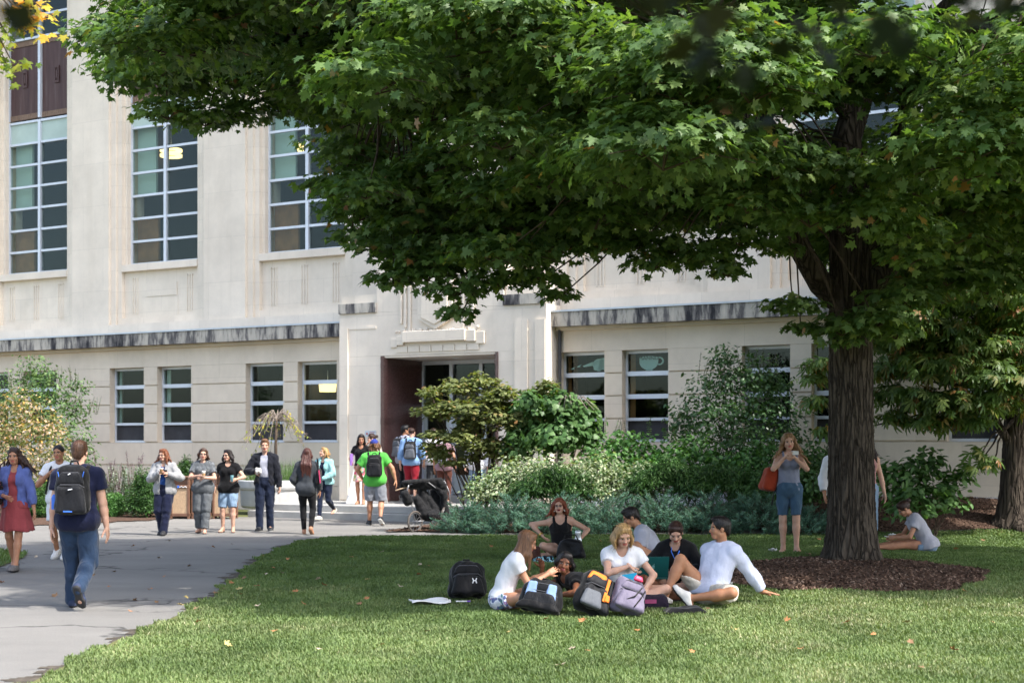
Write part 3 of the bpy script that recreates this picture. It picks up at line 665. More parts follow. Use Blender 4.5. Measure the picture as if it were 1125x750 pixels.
def trunk_mesh(name, base, top, r0, r1, flare, m, parent, lean=(0, 0), nz_=170, na=150, seed=1, ridge=.022):
    rng = np.random.default_rng(seed); V = []; H = top-base[2]
    ph = rng.uniform(0, 6.28, 8); a = np.linspace(0, 2*math.pi, na, endpoint=False)
    for i in range(nz_):
        t = (i/(nz_-1))**1.25; z = base[2]-.12+(H+.12)*t
        r = r0+(r1-r0)*t**.8+flare*math.exp(-max(z-base[2], 0)/.24)
        root = flare*.9*math.exp(-max(z-base[2], 0)/.20)*np.maximum(np.sin(a*3+ph[0])*.5+np.sin(a*5+ph[1])*.5, 0)
        tw = .35*math.sin(z*1.3+ph[5])
        rid = ridge*(np.abs(np.sin(a*12+tw+1.6*np.sin(z*2.9+a*3)+ph[2]))**.6-.6)+ridge*.5*np.abs(np.sin(a*25+z*2+2*np.sin(z*3.7+a*5)))+ridge*.3*np.sin(z*23+7*np.sin(a*6+z*2))
        rr = r+root+rid+rng.normal(size=na)*ridge*.12
        V.append(np.stack([base[0]+lean[0]*t+rr*np.cos(a), base[1]+lean[1]*t+rr*np.sin(a), np.full(na, z)], 1))
    V = np.concatenate(V); i = np.arange(nz_-1)[:, None]*na; j = np.arange(na)[None]; j2 = (j+1) % na
    Fc = np.stack([(i+j), (i+j2), (i+na+j2), (i+na+j)], -1).reshape(-1, 4)
    return link(name, np_mesh(name, V, Fc), m, parent, smooth=True)
def bough(p0, p1, r0, r1, sag=.3, n=7, rng=random):
    p0 = Vector(p0); p1 = Vector(p1); out = []
    for i in range(n):
        t = i/(n-1); p = p0.lerp(p1, t); p.z += sag*math.sin(math.pi*t)*1.0
        if 0 < i < n-1: p += Vector((rng.uniform(-1, 1), rng.uniform(-1, 1), rng.uniform(-1, 1)))*.05*(p1-p0).length*.5
        out.append(p)
    return out, [r0+(r1-r0)*(i/(n-1))**.7 for i in range(n)]
# ------------------------------------------------------------------ the great maple
TX, TY = 4.48, 18.75; TZ = float(mound(TX, TY))
MAPM = leafmat('maple leaf', [(0, (.052, .105, .030)), (.5, (.092, .160, .048)), (.86, (.145, .225, .070)), (.985, (.19, .26, .075)), (.996, (.26, .16, .06)), (1, (.26, .12, .06))], .40, .48, .35)
maple = empty('maple_tree', (TX, TY, TZ)); tag(maple, 'large green maple with a thick furrowed trunk and wide crown shading the lawn', 'tree')
rel = Vector((TX, TY, TZ))
def loc_pts(pts): return [Vector(p)-rel for p in pts]
trunk_mesh('trunk', (0, 0, 0), 4.35, .300, .250, .10, BARK, maple, (-.02, 0))
rs = random.Random(11)
fork = Vector((TX-.02, TY, 4.45+TZ*0))
limbs = [((TX, TY, 4.1), (TX+.05, TY+.2, 8.5), .25, .15, .0), ((TX-.05, TY, 3.55), (TX-2.4, TY-.9, 6.2), .19, .07, .12), ((TX+.08, TY, 3.5), (TX+2.3, TY+.2, 6.6), .19, .08, -.05),
         ((TX, TY, 4.7), (TX-6.0, TY+.5, 6.9), .15, .04, .5), ((TX, TY, 5.2), (TX-9.3, TY+1.2, 8.0), .15, .04, .6), ((TX, TY, 4.3), (TX+3.6, TY-1.5, 6.1), .12, .05, .2),
         ((TX, TY, 4.4), (TX-2.5, TY-4.0, 5.8), .11, .04, .3), ((TX, TY, 5.0), (TX+1.0, TY-4.5, 6.6), .11, .04, .3), ((TX, TY, 6.0), (TX-4.5, TY-3.0, 8.7), .11, .04, .4),
         ((TX, TY, 6.5), (TX+4.5, TY+1, 9.5), .11, .04, .4), ((TX, TY, 7.0), (TX-3.5, TY+3.0, 10.5), .11, .04, .3), ((TX, TY, 5.5), (TX-5.0, TY+3.2, 7.0), .10, .04, .3), ((TX, TY, 8.0), (TX+.6, TY, 13.4), .12, .03, 0)]
lm = MB(); tips = []
for a, b, r0, r1, sg in limbs:
    pts, rd = bough(a, b, r0, r1, sg, 9, rs); lm.tube(loc_pts(pts), rd, 10, cap=False); tips += pts[3:]
lm.build('limbs', BARK, maple, smooth=True, fix=False)
# pads: the ragged lower skirt is laid out one by one, the rest fills the crown behind it
rp = random.Random(5); pads = []
def pad(px, py, Y, r, fl=.5):
    c = at(px, py, Y); pads.append((c, r*rp.uniform(.95, 1.2), r*rp.uniform(.9, 1.2), r*fl*rp.uniform(.9, 1.2)))
skirt = [(118, 42, 19.6, .55), (128, 80, 19.4, .42), (150, 30, 19.8, .7), (170, 92, 19.2, .6), (185, 125, 19.0, .5), (205, 60, 19.5, .8), (225, 132, 19.1, .48), (240, 95, 19.4, .75), (262, 125, 19.3, .5), (270, 30, 19.8, .9),
         (290, 80, 19.2, .75), (305, 118, 19.5, .45), (330, 45, 19.4, .9), (345, 92, 19.6, .55), (380, 70, 19.2, .8), (160, -10, 19.8, .9), (230, -15, 20, 1), (310, -15, 20, 1),
         (375, 135, 18.9, .45), (390, 175, 18.6, .55), (372, 205, 18.4, .42), (395, 235, 18.4, .55), (385, 262, 18.3, .36), (425, 215, 18.2, .7), (430, 275, 18.0, .48), (432, 308, 17.9, .38), (460, 250, 18.0, .7),
         (470, 300, 17.8, .55), (500, 320, 17.6, .42), (503, 345, 17.5, .28), (515, 275, 17.8, .7), (545, 310, 17.6, .45), (560, 250, 17.8, .75), (590, 305, 17.5, .45), (612, 325, 17.4, .28), (620, 270, 17.4, .55),
         (660, 268, 17.2, .5), (700, 268, 17.0, .42), (720, 290, 16.9, .35), (740, 272, 16.8, .4), (775, 285, 16.8, .48), (800, 300, 16.8, .25), (815, 265, 16.8, .45), (850, 245, 17.0, .5), (858, 275, 17.4, .28),
         (872, 338, 17.9, .36), (880, 362, 17.9, .26), (925, 362, 17.6, .42), (965, 352, 17.4, .45), (1000, 330, 17.6, .55), (985, 368, 17.8, .35), (1040, 305, 17.8, .6), (1085, 315, 18, .55), (1125, 300, 18, .6), (930, 375, 17.9, .25),
         # sunlit sprays that reach towards the camera
         (430, 60, 17.4, .8), (400, 25, 17.6, .8), (480, 110, 17.2, .55), (620, 120, 15.6, .65), (680, 145, 15.2, .75), (730, 130, 15.0, .7), (755, 180, 14.6, .6), (700, 200, 15.0, .6), (640, 175, 15.3, .6), (600, 200, 15.6, .55), (560, 170, 15.9, .45),
         (800, 165, 14.9, .55), (850, 190, 14.8, .55), (905, 185, 14.8, .55), (940, 195, 15.0, .5), (890, 240, 15.3, .6), (960, 235, 15.0, .6), (1000, 255, 15.4, .5), (820, 225, 15.0, .55), (1000, 285, 16.5, .4), (1010, 210, 15.6, .5),
         (880, 110, 15.5, .6), (940, 80, 15.4, .7), (990, 95, 15.6, .6), (870, 60, 15.6, .6), (1060, 110, 15.2, .6), (1100, 90, 15.3, .6), (1100, 150, 15.6, .6), (1050, 190, 15.8, .55), (660, 40, 16.4, .7), (720, 60, 16.0, .6), (600, 60, 16.8, .6),
         (540, 215, 16.6, .5), (480, 180, 17.2, .5), (780, 110, 15.6, .5), (1110, 230, 16.6, .6)]
for q in skirt: pad(*q)
# inner mass: boughs all through the crown above the skirt
def above_skirt(px):
    xs_ = [40, 120, 150, 205, 250, 345, 370, 395, 440, 495, 520, 620, 700, 800, 860, 900, 960, 1050, 1200, 1600]
    ys_ = [-300, -40, 85, 120, 110, 75, 150, 215, 270, 300, 280, 262, 240, 240, 215, 300, 330, 270, 270, 200]
    return np.interp(px, xs_, ys_)
def window_to_limbs(c, r):
    px, py = HX+F*c[0]/c[1], HY-F*(c[2]-CAMH)/c[1]; m_ = r*.75*F/c[1]
    return c[1] < TY+.3 and ((865-m_ < px < 985+m_ and 268-m_ < py < 332+m_*.4) or (885-m_ < px < 995+m_ and 118-m_*.5 < py < 158+m_*.5))
k = 0
while k < 330:
    a = rp.uniform(0, 6.283); q = rp.random()**.5
    x = TX-.6+math.cos(a)*10.2*q; y = TY-.1+math.sin(a)*5.9*q; zt = 4.9+8.4*(1-q**1.5); z = rp.uniform(4.3, zt) if rp.random() < .62 else zt+rp.uniform(-.8, .2)
    px, py = HX+F*x/y, HY-F*(z-CAMH)/y; r = rp.uniform(.65, 1.05)
    if py > above_skirt(px)-r*.35*F/y: continue
    k += 1
    if not window_to_limbs((x, y, z), r): pads.append((Vector((x, y, z)), r*1.15, r*1.1, r*.5))
rq = random.Random(15)
for i in range(150):
    px = rq.uniform(350, 1120); py = above_skirt(px)+rq.uniform(-75, 8); Y = rq.uniform(16.4, 21.5); r = rq.uniform(.42, .62)
    if not window_to_limbs(at(px, py, Y), r): pads.append((at(px, py, Y), r*1.15, r, r*.5))
tw = MB()
for c, rx, ry, rz in pads:
    near = min(tips, key=lambda t: (t-c).length_squared+max(0, t.z-c.z)*2)
    pts, rd = bough(near, c-Vector((0, 0, rz*.3)), .022, .008, .30, 6, rp); tw.tube(loc_pts(pts), rd, 5, cap=False)
    for q in range(3):
        a = rp.uniform(0, 6.28); e = c+Vector((math.cos(a)*rx*.8, math.sin(a)*ry*.8, -rz*.25)); tw.tube(loc_pts([c-Vector((0, 0, rz*.3)), c.lerp(e, .5)+Vector((0, 0, .05)), e]), [.011, .007, .004], 4, cap=False)
tw.build('twigs', TWIG, maple, smooth=True, fix=False)
P, N, T, S = pads_leaves([(c-rel, a, b, d*.82) for c, a, b, d in pads], 440, .106, shell=.30, under=.12, out=.6, jit=.40)
print('maple leaves', len(P), len(pads)); leaves('crown', P, N, T, S, MAPLE, MAPM, maple)
# ================================================================== shrubs, small trees, lawn
def shrub(name, label, cat, group, base, pads, dens, size, tmpl, m, rng=None, stems=6, stemr=.02, part_name='foliage', **kw):
    """pads: (px, py, Y, r, flat) in photo columns and rows at their own distance"""
    base = Vector(base); r = empty(name, base); tag(r, label, cat, group)
    rg = random.Random(len(label)*7+int(base.x*10)); rng = np.random.default_rng(rg.randint(0, 9999))
    L = []
    for px, py, Y, rad, fl in pads: L.append((at(px, py, Y)-base, rad*rg.uniform(.95, 1.1), rad*rg.uniform(.85, 1.05), rad*fl))
    P, N, T, S = pads_leaves(L, dens, size, rng, **kw); leaves(part_name, P, N, T, S, tmpl, m, r, rng=rng)
    st = MB()
    for i in range(stems):
        c = L[i % len(L)][0]+Vector((rg.uniform(-.3, .3), rg.uniform(-.2, .2), rg.uniform(-.1, .3)))*L[i % len(L)][1]
        b = Vector((rg.uniform(-.15, .15), rg.uniform(-.15, .15), -.06)); pts, rd = bough(b, c, stemr, stemr*.35, .05, 6, rg); st.tube(pts, rd, 5, cap=False)
    st.build('stem', TWIG, r, smooth=True, fix=False)
    return r
def gz(px, Y, dz=0):
    x = gx(px, Y); return Vector((x, Y, float(mound(x, Y))+dz))
def sprigs(base, px, py, Y, n, h, rng, parent, m, size=.06, tmpl=OVAL, spread=.5):
    """upright leafy shoots that break a shrub's outline"""
    P = []; N = []; T = []; st = MB()
    for i in range(n):
        c = at(px+rng.uniform(-1, 1)*spread*F/Y, py, Y+rng.uniform(-.3, .3))-Vector(base); d = Vector((rng.uniform(-.35, .35), rng.uniform(-.3, .3), 1)).normalized(); L_ = h*rng.uniform(.6, 1.2)
        st.tube([c, c+d*L_], [.006, .003], 4, cap=False)
        for j in range(int(L_/.045)):
            a = j*2.4; q = Vector((math.cos(a), math.sin(a), .35)); p = c+d*(j*.045); P.append(p); T.append(q); N.append(Vector((-.3*math.cos(a), -.3*math.sin(a), 1)))
    leaves('shoots', np.array(P), np.array(N), np.array(T), size*np.random.default_rng(3).uniform(.7, 1.1, len(P)), tmpl, m, parent); st.build('shoot_stem', TWIG, parent, fix=False)
G_DK = leafmat('dark shrub leaf', [(0, (.03, .075, .024)), (.6, (.055, .12, .042)), (1, (.10, .18, .075))], .3, .38, .4)
G_MID = leafmat('mid green shrub leaf', [(0, (.045, .10, .03)), (.6, (.08, .165, .05)), (1, (.14, .24, .085))], .33)
G_BR = leafmat('bright green shrub leaf', [(0, (.045, .12, .03)), (.6, (.085, .20, .05)), (1, (.15, .30, .09))], .35)
G_OLV = leafmat('olive redbud leaf', [(0, (.085, .11, .036)), (.5, (.15, .18, .065)), (.88, (.23, .25, .10)), (.985, (.25, .2, .08)), (1, (.30, .15, .05))], .35)
G_GRY = leafmat('grey green sage leaf', [(0, (.13, .18, .13)), (.6, (.22, .28, .22)), (1, (.32, .37, .28))], .2, .8)
G_VAR = leafmat('cream edged euonymus leaf', [(0, (.10, .18, .07)), (.4, (.22, .30, .15)), (.75, (.40, .45, .28)), (1, (.55, .57, .40))], .25)
G_JUN = leafmat('blue green juniper needle', [(0, (.04, .10, .068)), (.5, (.075, .165, .115)), (1, (.145, .265, .195))], .2, .65)
G_YEW = leafmat('yew needle', [(0, (.018, .055, .012)), (.6, (.04, .10, .02)), (1, (.075, .16, .035))], .15, .5)
G_PNK = leafmat('blush viburnum leaf', [(0, (.09, .12, .04)), (.35, (.17, .19, .06)), (.6, (.33, .27, .15)), (.85, (.48, .33, .26)), (.95, (.5, .28, .06)), (1, (.45, .40, .10))], .3)
G_SHR = leafmat('fresh border shrub leaf', [(0, (.05, .11, .04)), (.6, (.10, .18, .065)), (1, (.19, .27, .11))], .33)
G_CHS = leafmat('chestnut leaf', [(0, (.055, .105, .028)), (.55, (.10, .17, .048)), (.85, (.17, .22, .07)), (.94, (.22, .17, .06)), (1, (.28, .13, .05))], .42)
G_YEL = leafmat('yellowing weeping leaf', [(0, (.20, .26, .05)), (.6, (.34, .34, .07)), (1, (.5, .38, .06))], .35)
# --- left border
b = gz(55, 37.2); sh = shrub('border_shrub', 'tall green shrub with loose top shoots against the wall at the left end', 'shrub', None, b,
    [(10, 440, 37.4, .8, .9), (50, 430, 37.2, .85, .9), (35, 408, 37.4, .55, .9), (82, 450, 37, .55, 1), (70, 475, 36.6, .75, 1), (90, 500, 36.4, .5, 1.1), (20, 480, 36.8, .9, 1), (78, 525, 36.2, .6, .9), (-25, 450, 37.3, .9, 1), (88, 425, 37, .32, .9)],
    330, .085, OVAL, G_SHR, jit=.7, under=.5)
sprigs(b, 48, 425, 37.0, 26, .5, random.Random(2), sh, G_SHR, .07, OVAL, .9); sprigs(b, 92, 455, 36.8, 16, .5, random.Random(3), sh, G_SHR, .07, OVAL, .35)
b = gz(30, 34.6); sh = shrub('viburnum_shrub', 'blush pink and olive leaved rounded shrub in front of the taller green one', 'shrub', None, b,
    [(5, 475, 34.8, .8, .9), (38, 470, 34.6, .7, 1), (22, 447, 34.8, .5, .9), (58, 500, 34.4, .55, 1), (15, 515, 34.3, .85, .9), (-30, 490, 34.6, .8, 1), (48, 530, 34.2, .5, .9), (60, 468, 34.8, .35, .9)],
    380, .085, OVAL, G_PNK, jit=.7, under=.5)
for px, Y, r_, hgt, lab in ((45, 33.9, .42, .9, 'clipped round green bush beside the woman in the red skirt'), (160, 34.0, .46, 1.12, 'clipped round green bush left of the litter bins'), (124, 34.4, .34, .6, 'low bright green bush under the grey sage plants')):
    b = gz(px, Y); c0 = CAMH; pyc = lambda z: HY-F*(z-CAMH)/Y
    shrub('clipped_bush', lab, 'shrub', 'clipped bushes in the left border', b, [(px, pyc(hgt*.5), Y, r_, hgt*.5/r_), (px+2, pyc(hgt*.75), Y, r_*.6, .7), (px-3, pyc(hgt*.3), Y-.05, r_*.95, .7)], 7000, .06, DIAM, G_YEW if px != 124 else G_BR, jit=.9, under=.5)
b = gz(205, 36.6); shrub('conical_bush', 'small conical evergreen bush behind the litter bins', 'shrub', None, b, [(205, 527, 36.6, .38, 1), (205, 513, 36.6, .22, 1.3), (206, 540, 36.6, .4, .8)], 7000, .06, DIAM, G_YEW, jit=.9, under=.5)
b = gz(128, 35.6); r = empty('sage_plant', b); tag(r, 'grey green sage plants with tall purple flower spikes by the wall', 'plant')
rg = random.Random(8); P = []; N = []; T = []; st = MB(); Pf = []; Nf = []; Tf = []
for i in range(170):
    x0 = gx(108+rg.random()*54, 35.4)-b.x; y0 = rg.uniform(-.7, .6); h = rg.uniform(.5, 1.35); d = Vector((rg.uniform(-.2, .25), rg.uniform(-.15, .15), 1))
    a0 = Vector((x0, y0, -.05)); st.tube([a0, a0+d*h*.6, a0+d*h+Vector((rg.uniform(-.08, .08), 0, 0))], [.008, .006, .003], 4, cap=False)
    spike = i < 26
    if spike: h *= 1.25; st.tube([a0+d*h*.7, a0+d*h], [.006, .003], 4, cap=False)
    for j in range(int(h/.035)):
        q = rg.uniform(0, 6.28); p = a0+d*(j*.035)
        (Pf if spike and j*.035 > h*.62 else P).append(p)
        v = Vector((math.cos(q), math.sin(q), .5)); (Tf if spike and j*.035 > h*.62 else T).append(v); (Nf if spike and j*.035 > h*.62 else N).append(Vector((-math.cos(q), -math.sin(q), 1.2)))
leaves('foliage', np.array(P), np.array(N), np.array(T), np.full(len(P), .085), DIAM, G_GRY, r)
leaves('flower_spike', np.repeat(np.array(Pf), 5, 0)+RNG.normal(size=(len(Pf)*5, 3))*.016, RNG.normal(size=(len(Pf)*5, 3)), RNG.normal(size=(len(Pf)*5, 3)), np.full(len(Pf)*5, .035), DIAM, leafmat('faded purple sage flower', [(0, (.10, .055, .08)), (1, (.24, .15, .20))], .2), r)
st.build('stem', TWIG, r, fix=False)
# --- round concrete planter with a weeping tree
PLX, PLY = gx(304, 36.2), 36.2; PLZ = .155
m = MB(); m.lathe([(0, 0), (.86, 0), (.90, .05), (.92, .46), (.96, .47), (.98, .52), (.98, .68), (.95, .70), (.86, .70), (.85, .60)], 48)
o = m.build('round_planter', pm('weathered concrete planter', (.40, .40, .39, 1), .85, .2, 2.2, .3, 50, stretch=(1, 1, .5)), smooth=False, bevel=.008); o.location = (PLX, PLY, PLZ); tag(o, 'big round concrete planter with a thick rim beside the steps', 'planter')
m = MB(); m.lathe([(0, .02), (.3, .03), (.85, .0)], 24); q = m.build('soil', MULCH, o); q.location = (0, 0, .62)
b = Vector((PLX, PLY, PLZ+.62)); r = empty('weeping_tree', b); tag(r, 'small weeping tree with bare arching twigs and yellow leaves in the round planter', 'tree')
rg = random.Random(12); st = MB(); P = []; N = []; T = []
topz = at(300, 452, PLY).z-b.z
st.tube([(0, 0, -.05), (-.03, .02, topz*.5), (0, 0, topz*.9)], [.05, .04, .03], 8)
st.build('trunk', TWIG, r, smooth=True); st = MB()
for i in range(54):
    a = rg.uniform(0, 6.28); reach = rg.uniform(.35, 1.0); e = Vector((math.cos(a)*reach, math.sin(a)*reach*.8, topz*.9-rg.uniform(.3, 1.0)*reach*1.05)); k0 = Vector((0, 0, topz*.88)); pts = []
    for j in range(9):
        t = j/8; p = k0.lerp(e, t); p.z += math.sin(math.pi*min(t*1.15, 1))*rg.uniform(.18, .34)*(1.2-reach*.3); pts.append(p)
        if j > 3 and rg.random() < .62:
            P.append(p+Vector((rg.uniform(-.03, .03), rg.uniform(-.03, .03), -.02))); T.append(Vector((rg.uniform(-.5, .5), rg.uniform(-.5, .5), -1))); N.append(Vector((rg.uniform(-1, 1), rg.uniform(-1, .2), .5)))
    st.tube(pts, [.012-.001*j for j in range(9)], 5, cap=False)
st.build('arching_twigs', pm('pale grey twig', (.24, .2, .17, 1), .9), r, smooth=True, fix=False); leaves('foliage', np.array(P), np.array(N), np.array(T), np.full(len(P), .085), OVAL, G_YEL, r)
r = empty('ornamental_grass', b); tag(r, 'wispy green ornamental grass growing round the rim of the round planter', 'plant')
n = 1500; a = RNG.uniform(0, 6.28, n); q = .35+.45*RNG.random(n); P = np.stack([np.cos(a)*q, np.sin(a)*q, np.zeros(n)-.02], 1); T = np.stack([np.cos(a)*.25+RNG.normal(size=n)*.2, RNG.normal(size=n)*.2, np.ones(n)], 1)
leaves('blades', P, RNG.normal(size=(n, 3)), T, RNG.uniform(.35, .75, n), (BLADE[0]*np.array([.16, 1, 1]), BLADE[1]), G_SHR, r)
# --- the island bed
rl = random.Random(44)
b = gz(527, 31.4); rb = shrub('redbud_tree', 'small multi layered tree with olive heart shaped leaves beside the entrance', 'tree', None, b,
    [(478, 452, 31.2, .55, .28), (470, 432, 31.3, .28, .3), (505, 428, 31.4, .5, .3), (530, 420, 31.5, .4, .32), (548, 436, 31.4, .6, .3), (590, 432, 31.6, .45, .28), (600, 424, 31.6, .3, .3), (515, 452, 31.0, .75, .32), (555, 462, 31.0, .75, .32), (585, 455, 31.2, .6, .3), (480, 478, 30.9, .4, .32),
     (505, 482, 30.8, .55, .35), (540, 490, 30.9, .6, .35), (500, 508, 30.9, .32, .35), (560, 500, 31.2, .5, .4), (470, 492, 31, .22, .4), (612, 440, 31.6, .22, .3), (525, 412, 31.6, .2, .5)]+[(rl.uniform(466, 606), rl.uniform(422, 505), rl.uniform(30.6, 31.8), rl.uniform(.18, .34), rl.uniform(.5, .8)) for _ in range(34)],
    760, .092, HEART, G_OLV, stems=22, stemr=.022, part_name='crown', up=1.0, out=.35, jit=.35)
m = MB(); m.tube([(0, 0, -.1), (.02, 0, .6), (-.03, 0, 1.4), (.02, 0, 2.2)], [.055, .05, .045, .03], 9); m.build('trunk', BARK2, rb, smooth=True)
b = gz(615, 31.0); shrub('weeping_mulberry', 'dense dome of glossy green leaves in front of the first right wing window', 'shrub', None, b,
    [(612, 448, 30.8, .62, .75), (640, 462, 30.7, .45, .95), (585, 465, 30.9, .55, .9), (615, 480, 30.5, .75, .7), (648, 485, 30.6, .35, 1), (570, 490, 30.8, .5, .8)]+[(rl.uniform(565, 658), rl.uniform(438, 492), rl.uniform(30.2, 31), rl.uniform(.2, .36), .9) for _ in range(16)], 420, .125, HEART, G_MID, out=.9, up=.35, jit=.3)
m = MB()
for i in range(7):
    a = .4+i*.33; m.tube([at(628, 448, 30.6), at(628+14*math.cos(a), 436-2*math.sin(a), 30.5), at(632+28*math.cos(a), 450, 30.4)], [.018, .014, .008], 5, cap=False)
o = m.build('bare_twigs', pm('pale grey twig', (.24, .2, .17, 1), .9), bpy.data.objects['weeping_mulberry'], fix=False); o.location = -b
b = gz(805, 30.0); sh = shrub('spreading_shrub', 'large dark green spreading shrub covering a right wing window', 'shrub', None, b,
    [(800, 420, 30.2, .8, .75), (830, 410, 30.3, .6, .8), (775, 450, 30, .75, .8), (845, 450, 30, .8, .8), (808, 470, 29.8, 1.0, .8), (760, 480, 29.8, .6, .9), (862, 480, 29.8, .55, 1), (795, 395, 30.4, .4, 1), (850, 425, 30.2, .4, .9), (745, 465, 30, .35, 1), (820, 500, 29.6, .9, .7)],
    360, .095, OVAL, G_DK, stems=12, jit=.6, under=.45)
sprigs(b, 808, 412, 30.1, 22, .5, random.Random(5), sh, G_MID, .07, OVAL, .9)
for i, (px, py, Y, lab) in enumerate(((690, 500, 29.6, 'bright green leafy shrub right of the dense dome, under the tall cup window'), (760, 508, 29.2, 'bright green leafy shrub below the big dark spreading shrub'), (838, 512, 28.8, 'bright green leafy shrub just left of the woman taking a photo'), (897, 516, 28.0, 'bright green leafy shrub between the woman taking a photo and the maple trunk'))):
    b = gz(px, Y); sh = shrub('leafy_shrub', lab, 'shrub', 'bright green shrubs in the island bed', b, [(px-18, py, Y, .5, .8), (px+20, py+2, Y, .52, .8), (px, py-12, Y+.1, .5, .7), (px-38, py+8, Y, .36, .8), (px+38, py+8, Y, .36, .8), (px, py+18, Y-.3, .55, .7)], 400, .105, OVAL, G_BR if i < 3 else G_MID, jit=.6, up=.6, out=.6)
    sprigs(b, px, py-22, Y, 10, .35, random.Random(i), sh, G_BR if i < 3 else G_MID, .085, OVAL, .6)
for i, (px, py, Y, s_, lab) in enumerate(((575, 518, 29.3, 1, 'cream variegated shrub behind the middle of the blue green juniper'), (640, 520, 29.0, 1.05, 'cream variegated shrub right of the yew sprays, its pale leaves highest'), (690, 524, 28.9, .9, 'cream variegated shrub in front of the bright green leafy one'), (540, 532, 29.2, .7, 'small variegated shrub at the foot of the redbud trunk'))):
    b = gz(px, Y); shrub('variegated_shrub', lab, 'shrub', 'cream variegated shrubs in the island bed', b, [(px-12*s_, py, Y, .5*s_, .7), (px+18*s_, py-4, Y, .5*s_, .7), (px+3, py+12*s_, Y-.2, .55*s_, .7), (px-30*s_, py+8, Y, .35*s_, .8), (px+38*s_, py+6, Y, .34*s_, .8), (px-20*s_, py+20*s_, Y-.1, .5*s_, .8), (px+22*s_, py+20*s_, Y-.1, .5*s_, .8)], 620, .075, OVAL, G_VAR, jit=.6)
for i, (px, py, Y, lab) in enumerate(((610, 535, 28.6, 'dark yew sprays between the two palest variegated shrubs'), (735, 528, 28.4, 'dark yew sprays rising behind the juniper above the man in the grey shirt'), (790, 532, 28.3, 'dark yew sprays above the man leaning back on the grass'), (850, 540, 28.0, 'dark yew sprays by the knees of the woman taking a photo'))):
    b = gz(px, Y); shrub('yew_bush', lab, 'shrub', 'dark yew bushes in the island bed', b, [(px-16, py, Y, .45, .8), (px+16, py, Y, .45, .8), (px, py-8, Y, .4, .9), (px-34, py+6, Y, .3, .8), (px+34, py+4, Y, .32, .8)], 4200, .085, (DIAM[0]*np.array([.5, 1.4, 1]), DIAM[1]), G_YEW, jit=1.0, out=1.0, up=.4)
jn = [(515, 552, 28.3, 'at the end beside the push chair'), (565, 555, 28.0, 'behind the girl in the white shirt'), (618, 556, 27.9, 'behind the red haired woman'), (670, 556, 27.9, 'above the blonde woman'), (725, 556, 27.9, 'behind the man in the grey shirt'), (780, 557, 27.8, 'above the man leaning back'), (835, 560, 27.6, 'touching the legs of the woman taking a photo'), (882, 565, 27.3, 'at the end nearest the maple trunk')]
rg = random.Random(31)
for px, py, Y, wh in jn:
    b = gz(px, Y); r = empty('juniper_shrub', b); tag(r, 'low spreading blue green juniper '+wh, 'shrub', 'blue green junipers edging the island bed')
    P = []; N = []; T = []; tn = []; s_ = 1.0 if px not in (515, 882) else .72
    rng = np.random.default_rng(px); st = MB()
    for i in range(int(150*s_)):
        a = rg.uniform(0, 6.28); q = rg.random()**.55; hh = (.62*s_)*(1-q**2.2)+.10; c = Vector((math.cos(a)*q*.82*s_, math.sin(a)*q*.62*s_, hh*rg.uniform(.45, 1.05)))
        d = Vector((math.cos(a)*.9+rg.uniform(-.6, .6), math.sin(a)*.8+rg.uniform(-.6, .6), .5+.5*(1-q))).normalized(); L_ = rg.uniform(.28, .56)
        st.tube([c-d*L_*.8, c+d*L_*.5], [.006, .002], 4, cap=False)
        n_ = 88; t = rng.random(n_)**.8; side = rng.normal(size=(n_, 3))
        pts = np.array(c)+np.array(d)*((t-.45)*L_)[:, None]+side*(.034*(1.15-t))[:, None]; pts[:, 2] -= .06*t*t
        P.append(pts); T.append(np.array(d)*1.2+side*.55+np.array([0, 0, .2])); N.append(rng.normal(size=(n_, 3))+np.array([0, 0, .8])); tn.append(np.clip(rg.uniform(.1, .7)+.35*t+rng.normal(size=n_)*.1, 0, 1))
    P = np.concatenate(P); P[:, 2] = np.maximum(P[:, 2], .02)
    leaves('foliage', P, np.concatenate(N), np.concatenate(T), rng.uniform(.045, .085, len(P)), (DIAM[0]*np.array([.36, 1.2, 1]), DIAM[1]), G_JUN, r, np.concatenate(tn))
    st.build('stem', TWIG, r, fix=False)
# --- right shrub and horse chestnut
b = gz(1020, 26.6); sh = shrub('rhododendron_shrub', 'sparse glossy leaved shrub behind the girl sitting by the maple', 'shrub', None, b,
    [(985, 535, 26.5, .4, .9), (1010, 540, 26.4, .5, .8), (1035, 535, 26.5, .42, .9), (1005, 515, 26.6, .4, .8), (1025, 508, 26.6, .32, 1), (1055, 525, 26.6, .3, .7), (975, 520, 26.6, .3, 1), (1068, 515, 26.7, .16, .6), (1000, 557, 26.3, .55, .6), (1045, 553, 26.4, .4, .6)], 260, .15, OVAL, G_MID, stems=14, stemr=.012, jit=.5)
b = gz(1112, 27.6, -.03); ct = empty('chestnut_tree', b); tag(ct, 'smaller chestnut tree with browning fingered leaves at the right edge', 'tree')
trunk_mesh('trunk', (0, 0, 0), 3.6, .27, .2, .16, BARK2, ct, (.15, 0), 50, 56, 4, .018)
rg = random.Random(77); L = []
def cpad(px, py, Y, r_, fl=.4): L.append((at(px, py, Y)-b, r_*rg.uniform(.9, 1.2), r_*rg.uniform(.8, 1.1), r_*fl))
